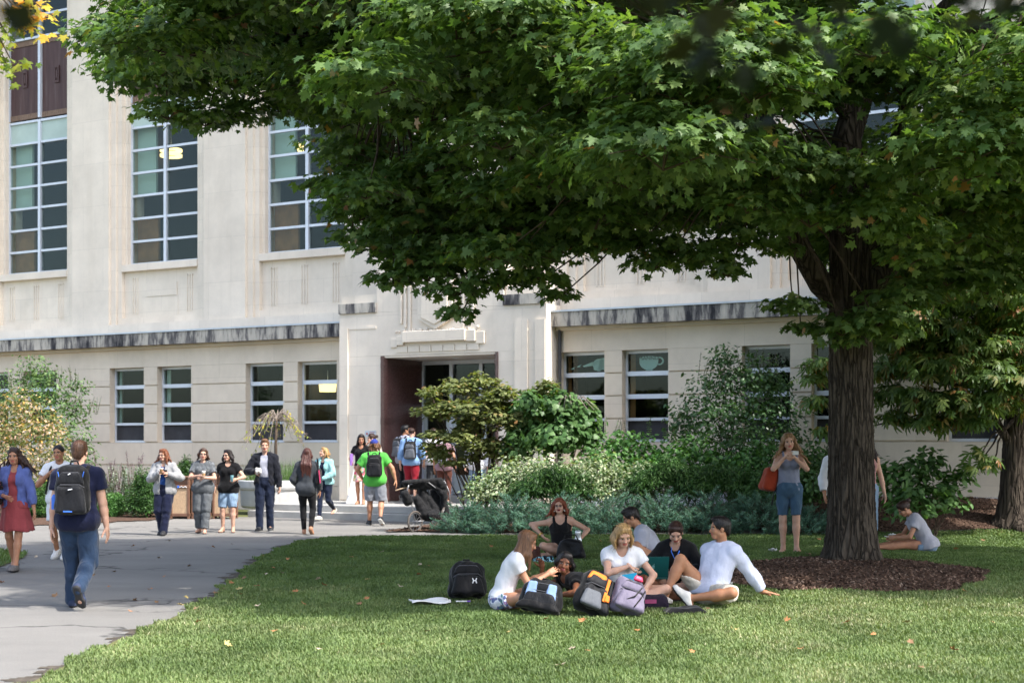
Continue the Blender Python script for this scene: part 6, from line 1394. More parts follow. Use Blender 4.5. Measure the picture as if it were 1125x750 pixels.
# person mostly out of frame
p = gp(-19, 630); f = Fig(1.66, True, .95, hands={'l': (-.25, .12, .76), 'r': (.24, .0, .8)}, feet={'l': (-.09, .2, .075), 'r': (.09, -.15, .09)}, head=(0, 0, 0))
person('person at the left edge of the picture in pink shorts holding a dark phone low', (p.x, p.y, 0), 180, f, TAN, ('long', 'black', (34, 28, 28)), tee(PINK, .5, -.1), trousers(PINK, .45, 0, .012), shoes(SHOEW, SOLEW), h=.013)
held('phone', 'black phone in the lowered hand of the person at the left edge', 'phone', f, 'l', (0, .02, -.03), phone_fn, 'phones')
# man in white t-shirt behind
p = gp(66, 614); f = Fig(1.74, False, .95, feet={'l': (-.10, .14, .076), 'r': (.08, -.15, .12)}, toes={'r': (.1, 1, -.3)}, head=(-8, 3, 4), hands={'r': (.13, .16, 1.30), 'l': (-.27, .1, .84)}, elbows={'r': (.7, .1, -1)}, curl=.9)
person('young man in a white t-shirt walking with one hand at his strap', (p.x, p.y, 0), 184, f, OLIVE, ('buzz', 'black', (32, 27, 25)), tee(WHITE, .5, -.10, .012), trousers(WHITE, .8, 0, .02, .01, 'shorts'), shoes(SHOEW, SOLEW, high=.02), h=.012)
m = MB(); m.tube([(.05, -.11, 1.46), (.09, .02, 1.475), (.12, .13, 1.36), (.15, .145, 1.15), (.20, .05, 1.0), (.17, -.1, .98)], .016, 6); o = m.build('shoulder_strap', NYL, smooth=True); o.location = (p.x, p.y, 0); o.rotation_euler = (0, 0, R(184))
q = bag_mesh('backpack', [((.04, -.22, 1.2), (.14, .09, .2), .06)], NYL); q.location = (p.x, p.y, 0); q.rotation_euler = (0, 0, R(184)); tag(q, 'black backpack slung on one shoulder of the man in the white t-shirt', 'backpack', 'backpacks'); o.parent = q; o.location = (0, 0, 0); o.rotation_euler = (0, 0, 0)
# grey jacket woman
p = gp(181, 587.5); f = Fig(1.66, True, 1.12, lean=(2, 0, 0), feet={'l': (-.02, .12, .075), 'r': (.09, -.13, .11)}, toes={'r': (.1, 1, -.35)}, head=(-18, 4, 0), hands={'r': (.05, .24, 1.20), 'l': (-.16, .20, 1.18)}, elbows={'r': (1, -.3, -.8), 'l': (-1, -.3, -.8)}, curl=.9)
person('woman with auburn hair in a light grey jacket holding an iced coffee', (p.x, p.y, 0), 176, f, FAIR, ('wavy', 'auburn', (140, 84, 56)), both(tee(CASTLE, .1, .02, .0, vneck=.04, g=.008, wr=.001), jacket(GREYJ, -.14, .06, 'jacket', .038)), trousers(cloth('navy twill', (32, 38, 66)), 1, 1, .012, .02), shoes(SHOEB, SOLEB), extras=glasses())
held('coffee_cup', 'paper coffee cup held by the woman in the light grey jacket', 'cup', f, 'r', (0, .02, .02), cup_fn(KRAFT, None), 'cups in hands')
held('phone', 'dark phone clasped by the woman in the light grey jacket', 'phone', f, 'l', (0, .01, .01), phone_fn, 'phones')
# dotted jumpsuit woman
DOTS = check_cloth('black and white dotted crepe', (34, 36, 40), (118, 122, 126), 62)
p = gp(223, 585.5); f = Fig(1.67, True, 1.05, feet={'l': (-.05, .10, .075), 'r': (.08, -.10, .09)}, head=(12, 0, -3), hands={'r': (.03, .27, 1.14), 'l': (-.06, .25, 1.10)}, elbows={'r': (1, -.4, -.5), 'l': (-1, -.4, -.5)}, curl=.9)
person('woman with curly brown hair in a dotted black and white top and wide trousers', (p.x, p.y, 0), 182, f, FAIR, ('bob', 'curly brown', (84, 56, 42)), tee(DOTS, .6, -.10, .012), trousers(DOTS, 1, .93, .022, .018, 'wide_trousers'), sandals(SANDB), extras=glasses())
held('coffee_cup', 'white coffee cup with a kraft sleeve held by the woman in dotted clothes', 'cup', f, 'r', (-.02, .02, .03), cup_fn(PAPERC, KRAFT), 'cups in hands')
# black top woman
p = gp(251, 584.5); f = Fig(1.64, True, 1.05, feet={'l': (-.10, .04, .075), 'r': (.11, .0, .075)}, head=(-28, 0, 0), hands={'l': (-.20, .26, 1.06), 'r': (.27, .03, .86)}, elbows={'l': (-1, -.6, -.4)}, curl=.85)
person('woman in sunglasses with a black scoop neck top and light denim shorts to the knee', (p.x, p.y, 0), 180, f, FAIR, ('bob', 'near black', (44, 34, 34)), tee(BLACK, .45, -.10, .008, vneck=.05), trousers(DENIML, .93, 0, .018, .006, 'denim_shorts'), sandals(SANDB), extras=glasses(True))
held('drink_can', 'teal drinks can in the hand of the woman in sunglasses', 'can', f, 'l', (0, .03, .03), cup_fn(TEALC, None, False, .033, .12))
# dark jacket man
p = gp(291, 583); f = Fig(1.86, False, 1.0, feet={'l': (-.10, -.06, .078), 'r': (.09, .08, .078)}, head=(8, 4, 0), hands={'r': (.17, .26, 1.20), 'l': (-.30, .05, .90)}, elbows={'r': (1, -.8, -.4)}, curl=.9)
person('tall man in an open dark jacket over a pale t-shirt and blue jeans', (p.x, p.y, 0), 182, f, FAIR, ('short', 'light brown', (130, 92, 64)), both(tee(GREYT, .3, .02, .0, g=.009, wr=.002), jacket(cloth('blue black shell', (34, 36, 46)), -.10, .085, 'jacket', .028)), trousers(DENIMD, 1, 1, .012, .012), shoes(SHOEB, SOLEW))
def bunch(name):
    m = MB(); r = random.Random(3)
    for i in range(14): c = Vector((r.uniform(-.05, .05), r.uniform(-.04, .04), r.uniform(-.05, .05))); m.lathe([(0, -.03), (.026, -.012), (.03, .008), (.012, .03), (0, .03)], 7, c)
    return m.build(name, pm('crumpled white wrapper', (.6, .58, .54, 1), .8, .2, 30), smooth=True)
held('sandwich', 'white paper wrapped sandwich held by the man in the open dark jacket', 'food', f, 'r', (0, .03, .02), bunch)
# long haired woman from behind
p = gp(337, 586.5); f = Fig(1.67, True, .95, feet={'l': (-.06, .06, .075), 'r': (.10, -.14, .13)}, toes={'r': (.1, .9, -.5)}, head=(0, 0, 0), hands={'r': (.25, .02, .84), 'l': (-.22, .16, .95)}, curl=.5); f.hair_len = .46
person('woman seen from behind with long dark hair, charcoal top and black leggings', (p.x, p.y, 0), 0, f, TAN, ('longback', 'dark auburn', (92, 52, 44)), tee(GREYD, 1.0, -.24, .020, lsl=.9, flare=.0, wr=.006), trousers(BLACKL, 1, .96, .004, 0, 'leggings', g=.009, wr=.001), sandals(SANDT))
o = bag_mesh('tote_bag', [((0, 0, 0), (.05, .13, .15), .04)], LEATHK); o.location = (p.x+.23, p.y, 1.12); tag(o, 'black tote with a pink edge on the shoulder of the long haired woman in charcoal', 'bag')
m = MB(); m.bar((.03, -.155, .13), (.055, -.155, -.12), .02); m.build('pink_edge', PINK, o); m = MB(); m.tube([(0, -.08, .13), (-.02, -.06, .32), (-.03, 0, .36), (-.02, .06, .32), (0, .08, .13)], .011, 6); m.build('strap', LEATHK, o)
# teal cardigan woman
p = gp(357, 572); f = Fig(1.68, True, 1.03, lean=(4, 0, 0), feet={'r': (.02, .22, .078), 'l': (-.08, -.30, .26)}, toes={'l': (-.1, 1, -.3), 'r': (.1, 1, .1)}, head=(-34, -14, 0), hands={'r': (.18, .30, 1.20), 'l': (-.10, .24, .98)}, elbows={'r': (1, -.6, -.6), 'l': (-1, -.5, -.2)}, curl=.8)
person('laughing woman with curly blonde hair in a mint cardigan stepping down from the entrance', (p.x, p.y, 0), 158, f, FAIR, ('bob', 'curly blonde', (206, 164, 108)), both(tee(NAVY, .1, .02, .0, vneck=.03, g=.008, wr=.001), jacket(MINT, -.06, .07, 'cardigan', .032, collar=False)), trousers(DENIMD, 1, 1, .0), shoes(SHOEC, SOLEW))
held('tumbler', 'red iced drink tumbler held up by the laughing woman in mint', 'cup', f, 'r', (0, .02, .03), cup_fn(REDCUP, None, True, .036, .11))
# floral skirt woman and the one behind her
ZL = LAND
def lp_(px, Y): return (gx(px, Y), Y, ZL)
loc = lp_(397, 34.3); f = Fig(1.69, True, .95, feet={'l': (-.06, .05, .075), 'r': (.08, -.04, .075)}, head=(10, 12, 0), hands={'r': (.22, .16, 1.02), 'l': (-.2, .12, .95)}, curl=.8); f.hair_len = .30
person('young woman in a black top and floral skirt standing at the top of the steps', loc, 176, f, TAN, ('long', 'black brown', (44, 32, 30)), tee(BLACK, .45, .04, .0, vneck=.05), skirt(FLOR2, .36, .125, .20, top=.16), sandals(SANDT))
held('folder', 'purple and white folder under the arm of the woman in the floral skirt', 'folder', f, 'r', (.03, .0, .08), lambda n: MB().box(-.02, .02, -.11, .11, -.14, .14).build(n, pm('purple folder', (.30, .16, .5, 1), .5), bevel=.004))
loc = lp_(409, 35.0); f = Fig(1.70, True, .95, head=(-70, 0, 0), hands={'r': (.1, .22, 1.46)}, elbows={'r': (1, 0, -1)}, feet={'l': (-.1, 0, .075), 'r': (.1, 0, .075)})
person('woman half hidden behind the floral skirt, dark hair tied back', loc, 180, f, FAIR, ('bun', 'brown', (70, 48, 40)), tee(CREAM, .5, -.1), trousers(DENIMM), shoes(SHOEW, SOLEW), h=.014)
# green shirt man
p = gp(412, 577); f = Fig(1.86, False, 1.08, lean=(4, -2, 0), feet={'l': (-.13, .12, .078), 'r': (.13, -.24, .17)}, toes={'l': (-.2, 1, 0), 'r': (.25, .8, -.55)}, head=(0, 2, 0), hands={'r': (.44, .02, .98), 'l': (-.28, .20, 1.0)}, elbows={'r': (1, -.5, .2), 'l': (-1, -.5, 0)}, curl=.6); f.hair_len = .13
def cap_hat(f, o):
    S = SDF(); s = f.hs; S.ell(f.H2W((0, -.014, .044)), A_((.088, .110, .095))*s, f.HD, k=.01); v = garment('cap', S, .008, cloth('royal blue twill', (52, 72, 168)), o, 0, 1, [(f.H2W((0, 0, .035)), -f.HD[:, 2])])
person('man in a bright green t-shirt, blue cap and grey shorts walking to the steps', (p.x, p.y, 0), 2, f, TAN, ('bob', 'shaggy brown', (120, 82, 56)), tee(GREEN, .62, -.14, .02, flare=.02), trousers(GREYS, .97, 0, .035, .012, 'sport_shorts'), shoes(SHOEB, SOLEW, high=.05), extras=cap_hat)
wear('black backpack on the man in the green t-shirt', f, w_=.33, d=.22, h=.47, m=NYL, mp=NYLC, ms=NYL)
# men by the granite column
Y = 34.9; zz = ZL
f = Fig(1.80, False, 1.0, head=(-38, 0, 0), feet={'l': (-.1, .05, .078), 'r': (.1, -.05, .078)}, hands={'l': (-.27, .1, .9), 'r': (.27, .1, .9)})
person('dark haired man in a pale shirt beside the granite door jamb', (gx(444, 35.1), 35.1, zz+.12), -40, f, OLIVE, ('short', 'jet black', (24, 21, 22)), tee(GREYT, 1.0, -.1, .015, lsl=.6), trousers(cloth('black trouser', (30, 30, 34)), 1, 1, .012), shoes(SHOEB, SOLEB), h=.013)
wear('grey backpack on the dark haired man beside the granite door jamb', f, w_=.30, d=.2, h=.46, m=NYLC, mp=NYLG, ms=NYL)
f = Fig(1.74, False, 1.0, head=(-10, 2, 0), feet={'l': (-.09, .1, .078), 'r': (.1, -.1, .078)}, hands={'l': (-.28, .02, .86), 'r': (.30, .05, .9)})
person('man at the door in a pale blue shirt and dark red trousers', (gx(452, Y-.5), Y-.5, zz+.11), -6, f, FAIR, ('buzz', 'brown', (84, 60, 46)), tee(SKY, 1.0, -.10, .018, lsl=.55), trousers(REDC, 1, .35, .016, 0), shoes(SHOEB, SOLEB), h=.012)
wear('black and grey backpack on the man in dark red trousers', f, w_=.30, d=.2, h=.42, m=NYL, mp=NYLG, ms=NYL)
f = Fig(1.72, True, 1.0, feet={'l': (-.09, .06, .078), 'r': (.1, -.06, .078)})
person('woman in a white top waiting at the door behind the olive leaved tree', (gx(477, 35), 35, zz+.12), 20, f, FAIR, ('updo', 'brown', (84, 60, 46)), tee(WHITE, .5, -.1, .01), trousers(GREYD), shoes(SHOEB, SOLEB), h=.014)
f = Fig(1.72, True, 1.02, feet={'l': (-.09, .06, .078), 'r': (.1, -.06, .078)}, hands={'r': (.27, .03, .9)})
person('person in a dusty pink top and brown trousers partly behind the leaves', (gx(488, 34.2), 34.2, zz), -8, f, TAN, ('updo', 'dark brown', (66, 44, 36)), tee(PINKT, .4, -.1, .01), trousers(BRNP, 1, .9, .006), shoes(SHOEG, SOLEB), h=.013)
wear('pale pink grey backpack partly behind the leaves of the olive tree', f, w_=.29, d=.19, h=.44, m=PINKT, mp=GREYT, ms=PINKT)
f = Fig(1.76, False, 1.0, feet={'l': (-.1, .06, .078), 'r': (.1, -.06, .078)})
person('person in a white shirt and pale jeans by the door, behind the olive leaved tree', (gx(524, 34.6), 34.6, zz), 170, f, FAIR, ('short', 'brown', (84, 60, 46)), tee(WHITE, 1.0, -.12, .018, lsl=.9), trousers(DENIML, 1, 1, .012), shoes(SHOEW, SOLEW), h=.014)
# ------------------------------------------------------------------ on the lawn
def onl(px, Y, dz=0): x = gx(px, Y); return (x, Y, float(mound(x, Y))+dz+.025)
# girl in the white t-shirt, sitting sideways facing right; forward = +x of the picture
f = Fig(1.66, True, .95, pelvis=(0, 0, .105), lean=(9, 0, 0), slouch=.10, head=(-6, 22, 0), hands={'r': (.10, .47, .37), 'l': (-.08, .50, .37)}, elbows={'r': (.3, -.7, -1), 'l': (-.3, -.7, -1)},
        feet={'l': (-.02, .20, .06), 'r': (.06, .16, .05)}, knees={'l': (-1, .8, .05), 'r': (1, .95, .04)}, toes={'l': (-.7, -.6, -.1), 'r': (.6, -.8, -.1)}, curl=.8, neck=(0, .25, 0)); f.hair_len = .34
person('girl with long light brown hair in a white t-shirt and patterned shorts sitting side on', onl(551, 14.75), -84, f, TAN, ('longfront', 'light brown', (146, 108, 78)), tee(WHITE, .42, .02, .006, flare=.014), trousers(FLOR1, .42, 0, .014, .008, 'patterned_shorts', top=.07), sandals(SANDT), h=.0105)
# red haired woman, cross-legged facing the camera
f = Fig(1.68, True, 1.08, pelvis=(0, 0, .11), lean=(6, 4, 0), slouch=.03, head=(-4, 0, 2), hands={'r': (.30, .12, .33), 'l': (-.28, .26, .30)}, elbows={'r': (1, -.3, .2), 'l': (-1, -.3, -.3)},
        feet={'l': (.16, .30, .07), 'r': (-.12, .36, .07)}, knees={'l': (-1, .6, .35), 'r': (1, .6, .35)}, toes={'l': (.9, .3, 0), 'r': (-.9, .3, 0)}, curl=.6)
f.hair_len = .17
def earrings(f, o):
    m = MB()
    for sg in (-1, 1): m.tube([f.H2W((sg*.080, .0, -.035)), f.H2W((sg*.082, .002, -.085))], [.006, .010], 6)
    m.build('earring', pm('silver drop', (.6, .58, .5, 1), .3, .05, metal=.7), o)
    m = MB(); w_ = f.wr['r']; d = f.hd['r']; m.tube([w_-d*.03, w_-d*.01], [.037, .036], 14); m.build('bracelet', pm('gold bangle', (.7, .45, .12, 1), .3, .05, metal=.8), o)
person('red haired woman in glasses and a black tank top sitting cross legged on the lawn', onl(618, 21.0), 176, f, FAIR, ('wavy', 'copper red', (150, 74, 44)), tank(BLACKL), trousers(cloth('black short', (32, 32, 36)), .55, 0, .008, 0, 'shorts', top=.08), sandals(SANDB), h=.011, extras=both(glasses(), earrings), mouth_open=True, lips=(150, 60, 62))
held('foil_wrap', 'silver foil lunch wrap in the hand of the red haired woman', 'food', f, 'l', (-.02, .05, .05), lambda n: bag_mesh(n, [((0, 0, 0), (.05, .035, .10), .03)], pm('crumpled foil', (.62, .64, .68, 1), .3, .15, 14, .6, 16, metal=.6), wr=.012))
# girl lying on her side propped on an elbow, head towards the left, legs to the right
f = Fig(1.66, True, .95, pelvis=(0, 0, .13), lean=(64, 0, 0), slouch=.05, head=(64, 2, -14), neck=(0, -.35, .75), hands={'r': (.10, .68, .40), 'l': (-.16, .60, .14)}, elbows={'r': (.4, .5, -1), 'l': (-.5, .8, -.6)},
        feet={'l': (-.18, -.75, .10), 'r': (.08, -.78, .10)}, knees={'l': (-.2, 0, 1), 'r': (.1, 0, 1)}, toes={'l': (-.1, -1, 0), 'r': (.1, -1, 0)}, curl=1.2, hand_dir={'r': (-.2, .2, 1)}, palm={'r': (-.6, .8, 0)}); f.hair_len = .30
person('dark haired girl lying on the grass with her cheek on her hand', onl(664, 15.15), 112, f, BROWN, ('longback', 'black', (30, 24, 24)), tee(BLACK, .4, -.05), trousers(BLACKL, .5, 0, .01, 0, 'shorts'), sandals(SANDB), h=.0105, lips=(140, 80, 78))
# blonde woman with the blue folder
f = Fig(1.70, True, .98, pelvis=(0, 0, .115), lean=(8, 0, 6), slouch=.05, head=(20, 24, 4), neck=(0, .15, 0), hands={'r': (-.10, .28, .43), 'l': (-.24, .26, .16)}, elbows={'r': (1, .3, -.4), 'l': (-1, -.5, 0)},
        feet={'l': (-.12, .34, .06), 'r': (.16, .38, .07)}, knees={'l': (-1, .5, .15), 'r': (1, .7, .22)}, toes={'l': (-.5, 1, 0), 'r': (.3, 1, 0)}, curl=.9, hand_dir={'r': (-.6, .2, -.6)}); f.hair_len = .17
person('blonde woman in a white v-neck t-shirt sitting with a blue folder', onl(683, 15.15), 172, f, FAIR, ('long', 'honey blonde', (204, 164, 110)), tee(WHITE, .45, -.06, .006, vneck=.05), trousers(cloth('grey short', (120, 122, 128)), .5, 0, .012, 0, 'shorts', top=.06), sandals(SANDT), h=.0105)
# man in the grey shirt, half turned away, facing left
f = Fig(1.76, False, 1.0, pelvis=(0, 0, .12), lean=(18, 0, 0), slouch=.08, head=(8, 24, 0), hands={'l': (-.10, .42, .22), 'r': (.16, .40, .20)}, elbows={'l': (-.6, -.2, -1), 'r': (.6, -.2, -1)},
        feet={'l': (-.18, .52, .07), 'r': (.24, .40, .07)}, knees={'l': (-.5, .8, .5), 'r': (1, .6, .3)}, toes={'l': (-.2, 1, 0), 'r': (.5, 1, 0)}, neck=(0, .2, 0))
person('dark haired man in a pale grey t-shirt sitting behind the woman with the laptop', onl(724, 17.6), 82, f, OLIVE, ('short', 'very dark brown', (40, 32, 30)), tee(GREYT, .55, -.06, .012), trousers(DENIMD, 1, 1, .01, 0, top=.05), shoes(SHOEB, SOLEW), h=.011)
# woman with the laptop
f = Fig(1.66, True, 1.0, pelvis=(0, 0, .115), lean=(9, 0, 0), slouch=.06, head=(6, 32, 0), neck=(0, .2, 0), hands={'r': (.16, .34, .30), 'l': (-.10, .34, .30)}, elbows={'r': (1, -.4, -.3), 'l': (-1, -.4, -.3)},
        feet={'l': (.22, .34, .06), 'r': (-.10, .42, .06)}, knees={'l': (-1, .7, .22), 'r': (1, .7, .22)}, toes={'l': (.9, .3, 0), 'r': (-.9, .3, 0)})
def lanyard(f, o):
    m = MB(); s = f.s; m.tube([f.nb+f.R*.05*s+f.U*.03*s, f.sp(.9)+f.R*.045*s+f.Fw*.12*s, f.sp(.7)+f.Fw*.155*s, f.sp(.9)-f.R*.045*s+f.Fw*.12*s, f.nb-f.R*.05*s+f.U*.03*s], .006, 5, cap=False); m.build('lanyard', BLUEP, o)
person('dark haired woman in a black long sleeved top cross legged behind a green laptop', onl(744, 15.85), 168, f, FAIR, ('updo', 'dark brown', (58, 42, 38)), tee(BLACK, 1.0, -.06, .012, lsl=.95, vneck=.05), trousers(BLACKL, .5, 0, .012, 0, 'shorts', top=.06), sandals(SANDB), h=.0105, extras=lanyard)
# man leaning back, head turned to the left
f = Fig(1.80, False, 1.06, pelvis=(0, 0, .125), lean=(-26, 0, 0), slouch=.02, head=(-32, 0, 0), neck=(0, .40, 0), hands={'l': (-.30, -.56, .07), 'r': (.32, -.35, .08)}, elbows={'l': (-.7, -1, .2), 'r': (.8, -1, .1)},
        feet={'r': (.20, .46, .085), 'l': (-.14, .42, .10)}, knees={'r': (.12, .5, 1), 'l': (-1, .35, .12)}, toes={'r': (.25, 1, 0), 'l': (.55, .35, .75)}, hand_dir={'l': (-.6, -.7, -.12), 'r': (.5, -.8, -.1)}, palm={'l': (0, 0, -1), 'r': (0, 0, -1)}, curl=.15)
person('dark haired man in off white shorts leaning back on his arm on the grass', onl(779, 15.1), 128, f, OLIVE, ('short', 'black', (30, 25, 24)), tee(LAV, 1.0, -.07, .014, lsl=.85), trousers(CREAM, .92, 0, .02, .008, 'shorts', top=.05), shoes(SHOEW, SOLEB, high=.0), h=.0105)
# woman taking a photo, standing by the maple
f = Fig(1.70, True, .98, pelvis=(0, 0, .91), lean=(-2, 0, 8), hip_yaw=0, feet={'l': (-.10, .03, .075), 'r': (.08, -.06, .075)}, toes={'l': (-.3, 1, 0), 'r': (.2, 1, 0)}, head=(6, 6, 8), hands={'r': (.06, .24, 1.37), 'l': (-.06, .24, 1.36)}, elbows={'r': (1, -.1, -1), 'l': (-1, -.1, -1)}, hand_dir={'r': (-.4, .5, .6), 'l': (.4, .5, .6)}, curl=.9); f.hair_len = .34
loc = onl(867, 20.1); loc = (loc[0], loc[1], loc[2]-.02)
person('woman with curly fair hair in denim shorts taking a photo with a small camera', loc, 172, f, FAIR, ('curly', 'sandy blonde', (158, 120, 82)), tank(cloth('heather grey jersey', (150, 156, 178)), hem=-.03), trousers(DENIMM, .86, 0, .002, .004, 'denim_shorts'), sandals(SANDB), h=.011)
held('camera', 'small silver camera held up by the woman with curly hair', 'camera', f, 'r', (-.06, .02, .02), lambda n: MB().box(-.05, .05, -.018, .018, -.03, .03).lathe([(.02, 0), (.02, .001)], 8).build(n, pm('silver camera shell', (.55, .55, .55, 1), .35, .05, metal=.4), bevel=.006))
o = bag_mesh('canvas_bag', [((0, 0, 0), (.10, .13, .17), .06)], NYLR); w_ = Vector(loc); o.location = (w_.x-.26, w_.y+.10, w_.z+1.05); o.rotation_euler = (0, R(14), R(10)); tag(o, 'rust red bag slung behind the shoulder of the woman taking a photo', 'bag')
m = MB(); m.tube([(.02, -.02, .15), (.12, -.06, .36), (.17, -.03, .44)], .018, 6); m.build('shoulder_strap', NYLR, o, smooth=True); m = MB(); m.tube([(.11, -.13, -.02), (.06, -.14, -.2), (.08, -.12, -.36)], .010, 5); m.build('dangling_strap', NYLC, o)
# two people hidden behind the trunk
f = Fig(1.72, True, .98, feet={'l': (-.09, .05, .075), 'r': (.09, -.05, .075)}, hands={'l': (-.27, .05, .86), 'r': (.2, .2, 1.1)}); f.hair_len = .28
person('person with dark curly hair behind the maple trunk, a bare arm showing', onl(951, 21.4), 180, f, FAIR, ('curly', 'dark brown curls', (60, 42, 38)), tank(cloth('dusty rose knit', (190, 140, 140))), trousers(DENIML, 1, 1, .006), shoes(SHOEB, SOLEB), h=.012)
f = Fig(1.76, False, 1.0, feet={'l': (-.1, .05, .075), 'r': (.1, -.05, .075)}, hands={'r': (.27, .05, .88)})
person('person in a white shirt hidden behind the maple trunk, one sleeve showing', onl(923, 22.4), 186, f, TAN, ('short', 'brown', (84, 60, 46)), tee(WHITE, 1.0, -.1, .02, lsl=.8), trousers(DENIM), shoes(SHOEB, SOLEB), h=.014)
# girl sitting on the right, legs stretched to the left
f = Fig(1.64, True, .96, pelvis=(0, 0, .11), lean=(15, 0, 0), slouch=.11, head=(4, 38, 0), neck=(0, .3, 0), hands={'l': (-.08, .50, .22), 'r': (.05, .52, .22)}, elbows={'l': (-.7, -.2, -1), 'r': (.7, -.2, -1)},
        feet={'l': (-.08, .82, .07), 'r': (.10, .80, .07)}, knees={'l': (-.15, 0, 1), 'r': (.2, 0, 1)}, toes={'l': (-.1, .8, .5), 'r': (.2, .8, .5)}, curl=.7)
person('girl with a hair bun in a pale grey t-shirt sitting beyond the maple', onl(1019, 21.2), 86, f, TAN, ('bun', 'dark brown', (66, 46, 40)), tee(cloth('pale heather jersey', (186, 186, 198)), .45, -.05, .012), trousers(DENIML, .40, 0, .012, .006, 'denim_shorts', top=.05), None, h=.011)
held('phone', 'pale phone in the hands of the girl with a hair bun', 'phone', f, 'l', (.04, .04, .02), lambda n: MB().box(-.07, .07, -.04, .04, -.004, .004).build(n, PAPER, bevel=.003), 'phones')
# ================================================================== things on the ground
# litter bins
BINB = pm('brown painted steel', (.16, .085, .055, 1), .6, .12, 8); AGG = pm('tan exposed aggregate', (.42, .29, .18, 1), .9, .35, 60, .5, 70)
def bin_(px, lab, mark):
    c = gp(px, 569.2); W_, D_, H_ = .47, .46, .98; r = empty('litter_bin', c, -R(9)); tag(r, lab, 'bin', 'litter bins by the planter')
    m = MB(); m.box(-W_/2, W_/2, -D_/2, D_/2, .06, .13); m.box(-W_/2, W_/2, -D_/2, D_/2, .72, .80)
    for sx in (-1, 1):
        for sy in (-1, 1): m.box(sx*W_/2-(sx > 0)*.05, sx*W_/2+(sx < 0)*.05, sy*D_/2-(sy > 0)*.05, sy*D_/2+(sy < 0)*.05, .0, .72)
    m.build('frame', BINB, r, bevel=.006)
    p = MB(); p.box(-W_/2+.04, W_/2-.04, -D_/2+.02, D_/2-.02, .12, .73); p.build('panel', AGG, r, bevel=.01)
    h = MB(); h.box(-W_/2, W_/2, -D_/2+.07, D_/2, .803, .96); h.box(-W_/2, -W_/2+.05, -D_/2, -D_/2+.067, .803, .96); h.box(W_/2-.05, W_/2, -D_/2, -D_/2+.067, .803, .96); h.box(-W_/2-.015, W_/2+.015, -D_/2-.015, D_/2+.015, .963, 1.0); h.build('hood', BINB, r, bevel=.008)
    if mark:
        q = MB(); q.box(-.06, -.01, -D_/2-.006, -D_/2+.02, .73, .785)
        q.build('blue_mark', BLUEP, r); q = MB()
        for k in range(4): q.bar((.0+.045*k, -D_/2-.004, .74+.03*(k % 2)), (.045+.045*k, -D_/2-.004, .77-.03*(k % 2)), .014)
        q.build('white_mark', PAPER, r)
bin_(201.5, 'brown litter bin with a blue and white mark, end one nearest the bushes', True); bin_(224.5, 'middle one of three brown litter bins with tan stone panels', False); bin_(247.5, 'brown litter bin with tan stone panels nearest the round planter', False)
# folding board sign on the landing
r = empty('board_sign', (gx(405, 34.9), 34.9, LAND), -R(8)); tag(r, 'white folding board sign with yellow and pink print left of the entrance', 'sign')
m = MB(); m.add([(-.52, -.22, 0), (.42, -.22, 0), (.30, 0, 1.18), (-.28, 0, 1.18), (-.52, -.195, 0), (.42, -.195, 0), (.30, .02, 1.18), (-.28, .02, 1.18)], [(0, 1, 2, 3), (7, 6, 5, 4), (0, 4, 5, 1), (1, 5, 6, 2), (2, 6, 7, 3), (3, 7, 4, 0)])
m.build('front_board', PAPER, r); m = MB(); m.add([(-.52, .24, 0), (.42, .24, 0), (.30, .03, 1.18), (-.28, .03, 1.18), (-.52, .265, 0), (.42, .265, 0), (.30, .05, 1.18), (-.28, .05, 1.18)], [(3, 2, 1, 0), (4, 5, 6, 7), (1, 5, 4, 0), (2, 6, 5, 1), (3, 7, 6, 2), (0, 4, 7, 3)]); m.build('back_board', PAPER, r)
def onboard(x0, x1, z0, z1, mt, nm):
    yb = lambda z: -.22+.22*z/1.18-.004; m = MB(); m.add([(x0, yb(z0), z0), (x1, yb(z0), z0), (x1, yb(z1), z1), (x0, yb(z1), z1)], [(0, 1, 2, 3)]); m.build(nm, mt, r)
onboard(-.12, .22, .18, .52, pm('yellow print', (.75, .62, .05, 1), .7, .05), 'yellow_print'); onboard(-.22, .05, .60, .78, pm('pink print', (.75, .18, .25, 1), .7, .05), 'pink_print')
# double push chair
b = Vector((gx(470, 28.6), 28.6, 0)); r = empty('push_chair', b); tag(r, 'black double push chair with spoked wheels parked beside the island bed', 'push chair')
q = lambda px, py, Y: at(px, py, Y)-b
STF = cloth('black push chair fabric', (30, 30, 33), .7, wr=.5); ALB = pm('grey push chair tube', (.20, .20, .21, 1), .35, .06, metal=.6); TYRE = pm('dusty tyre rubber', (.10, .085, .075, 1), .8)
def wheel(c, rad, tilt, nm='wheel'):
    m = MB(); M = Matrix.Rotation(tilt, 3, 'Z'); n = 26
    ringp = lambda rr, a: c+M @ Vector((rr*math.cos(a), 0, rr*math.sin(a)))
    m.tube([ringp(rad, 2*math.pi*i/n) for i in range(n+1)], .020, 7, cap=False); w_ = m.build(nm, TYRE, r, smooth=True)
    m = MB(); m.tube([ringp(rad*.86, 2*math.pi*i/n) for i in range(n+1)], .010, 6, cap=False)
    for i in range(10): m.tube([c, ringp(rad*.86, 2*math.pi*i/10)], .004, 4)
    m.tube([c-M @ Vector((0, .05, 0)), c+M @ Vector((0, .05, 0))], .022, 8); m.build('rim', ALB, w_)
w1 = q(456, 573, 28.4); w2 = q(491, 568, 28.8); w3 = q(478, 570.5, 29.3)
wheel(w1, .205, R(52)); wheel(w2, .225, R(62)); wheel(w3, .15, R(56))
m = MB(); hb = q(438, 541, 28.5)
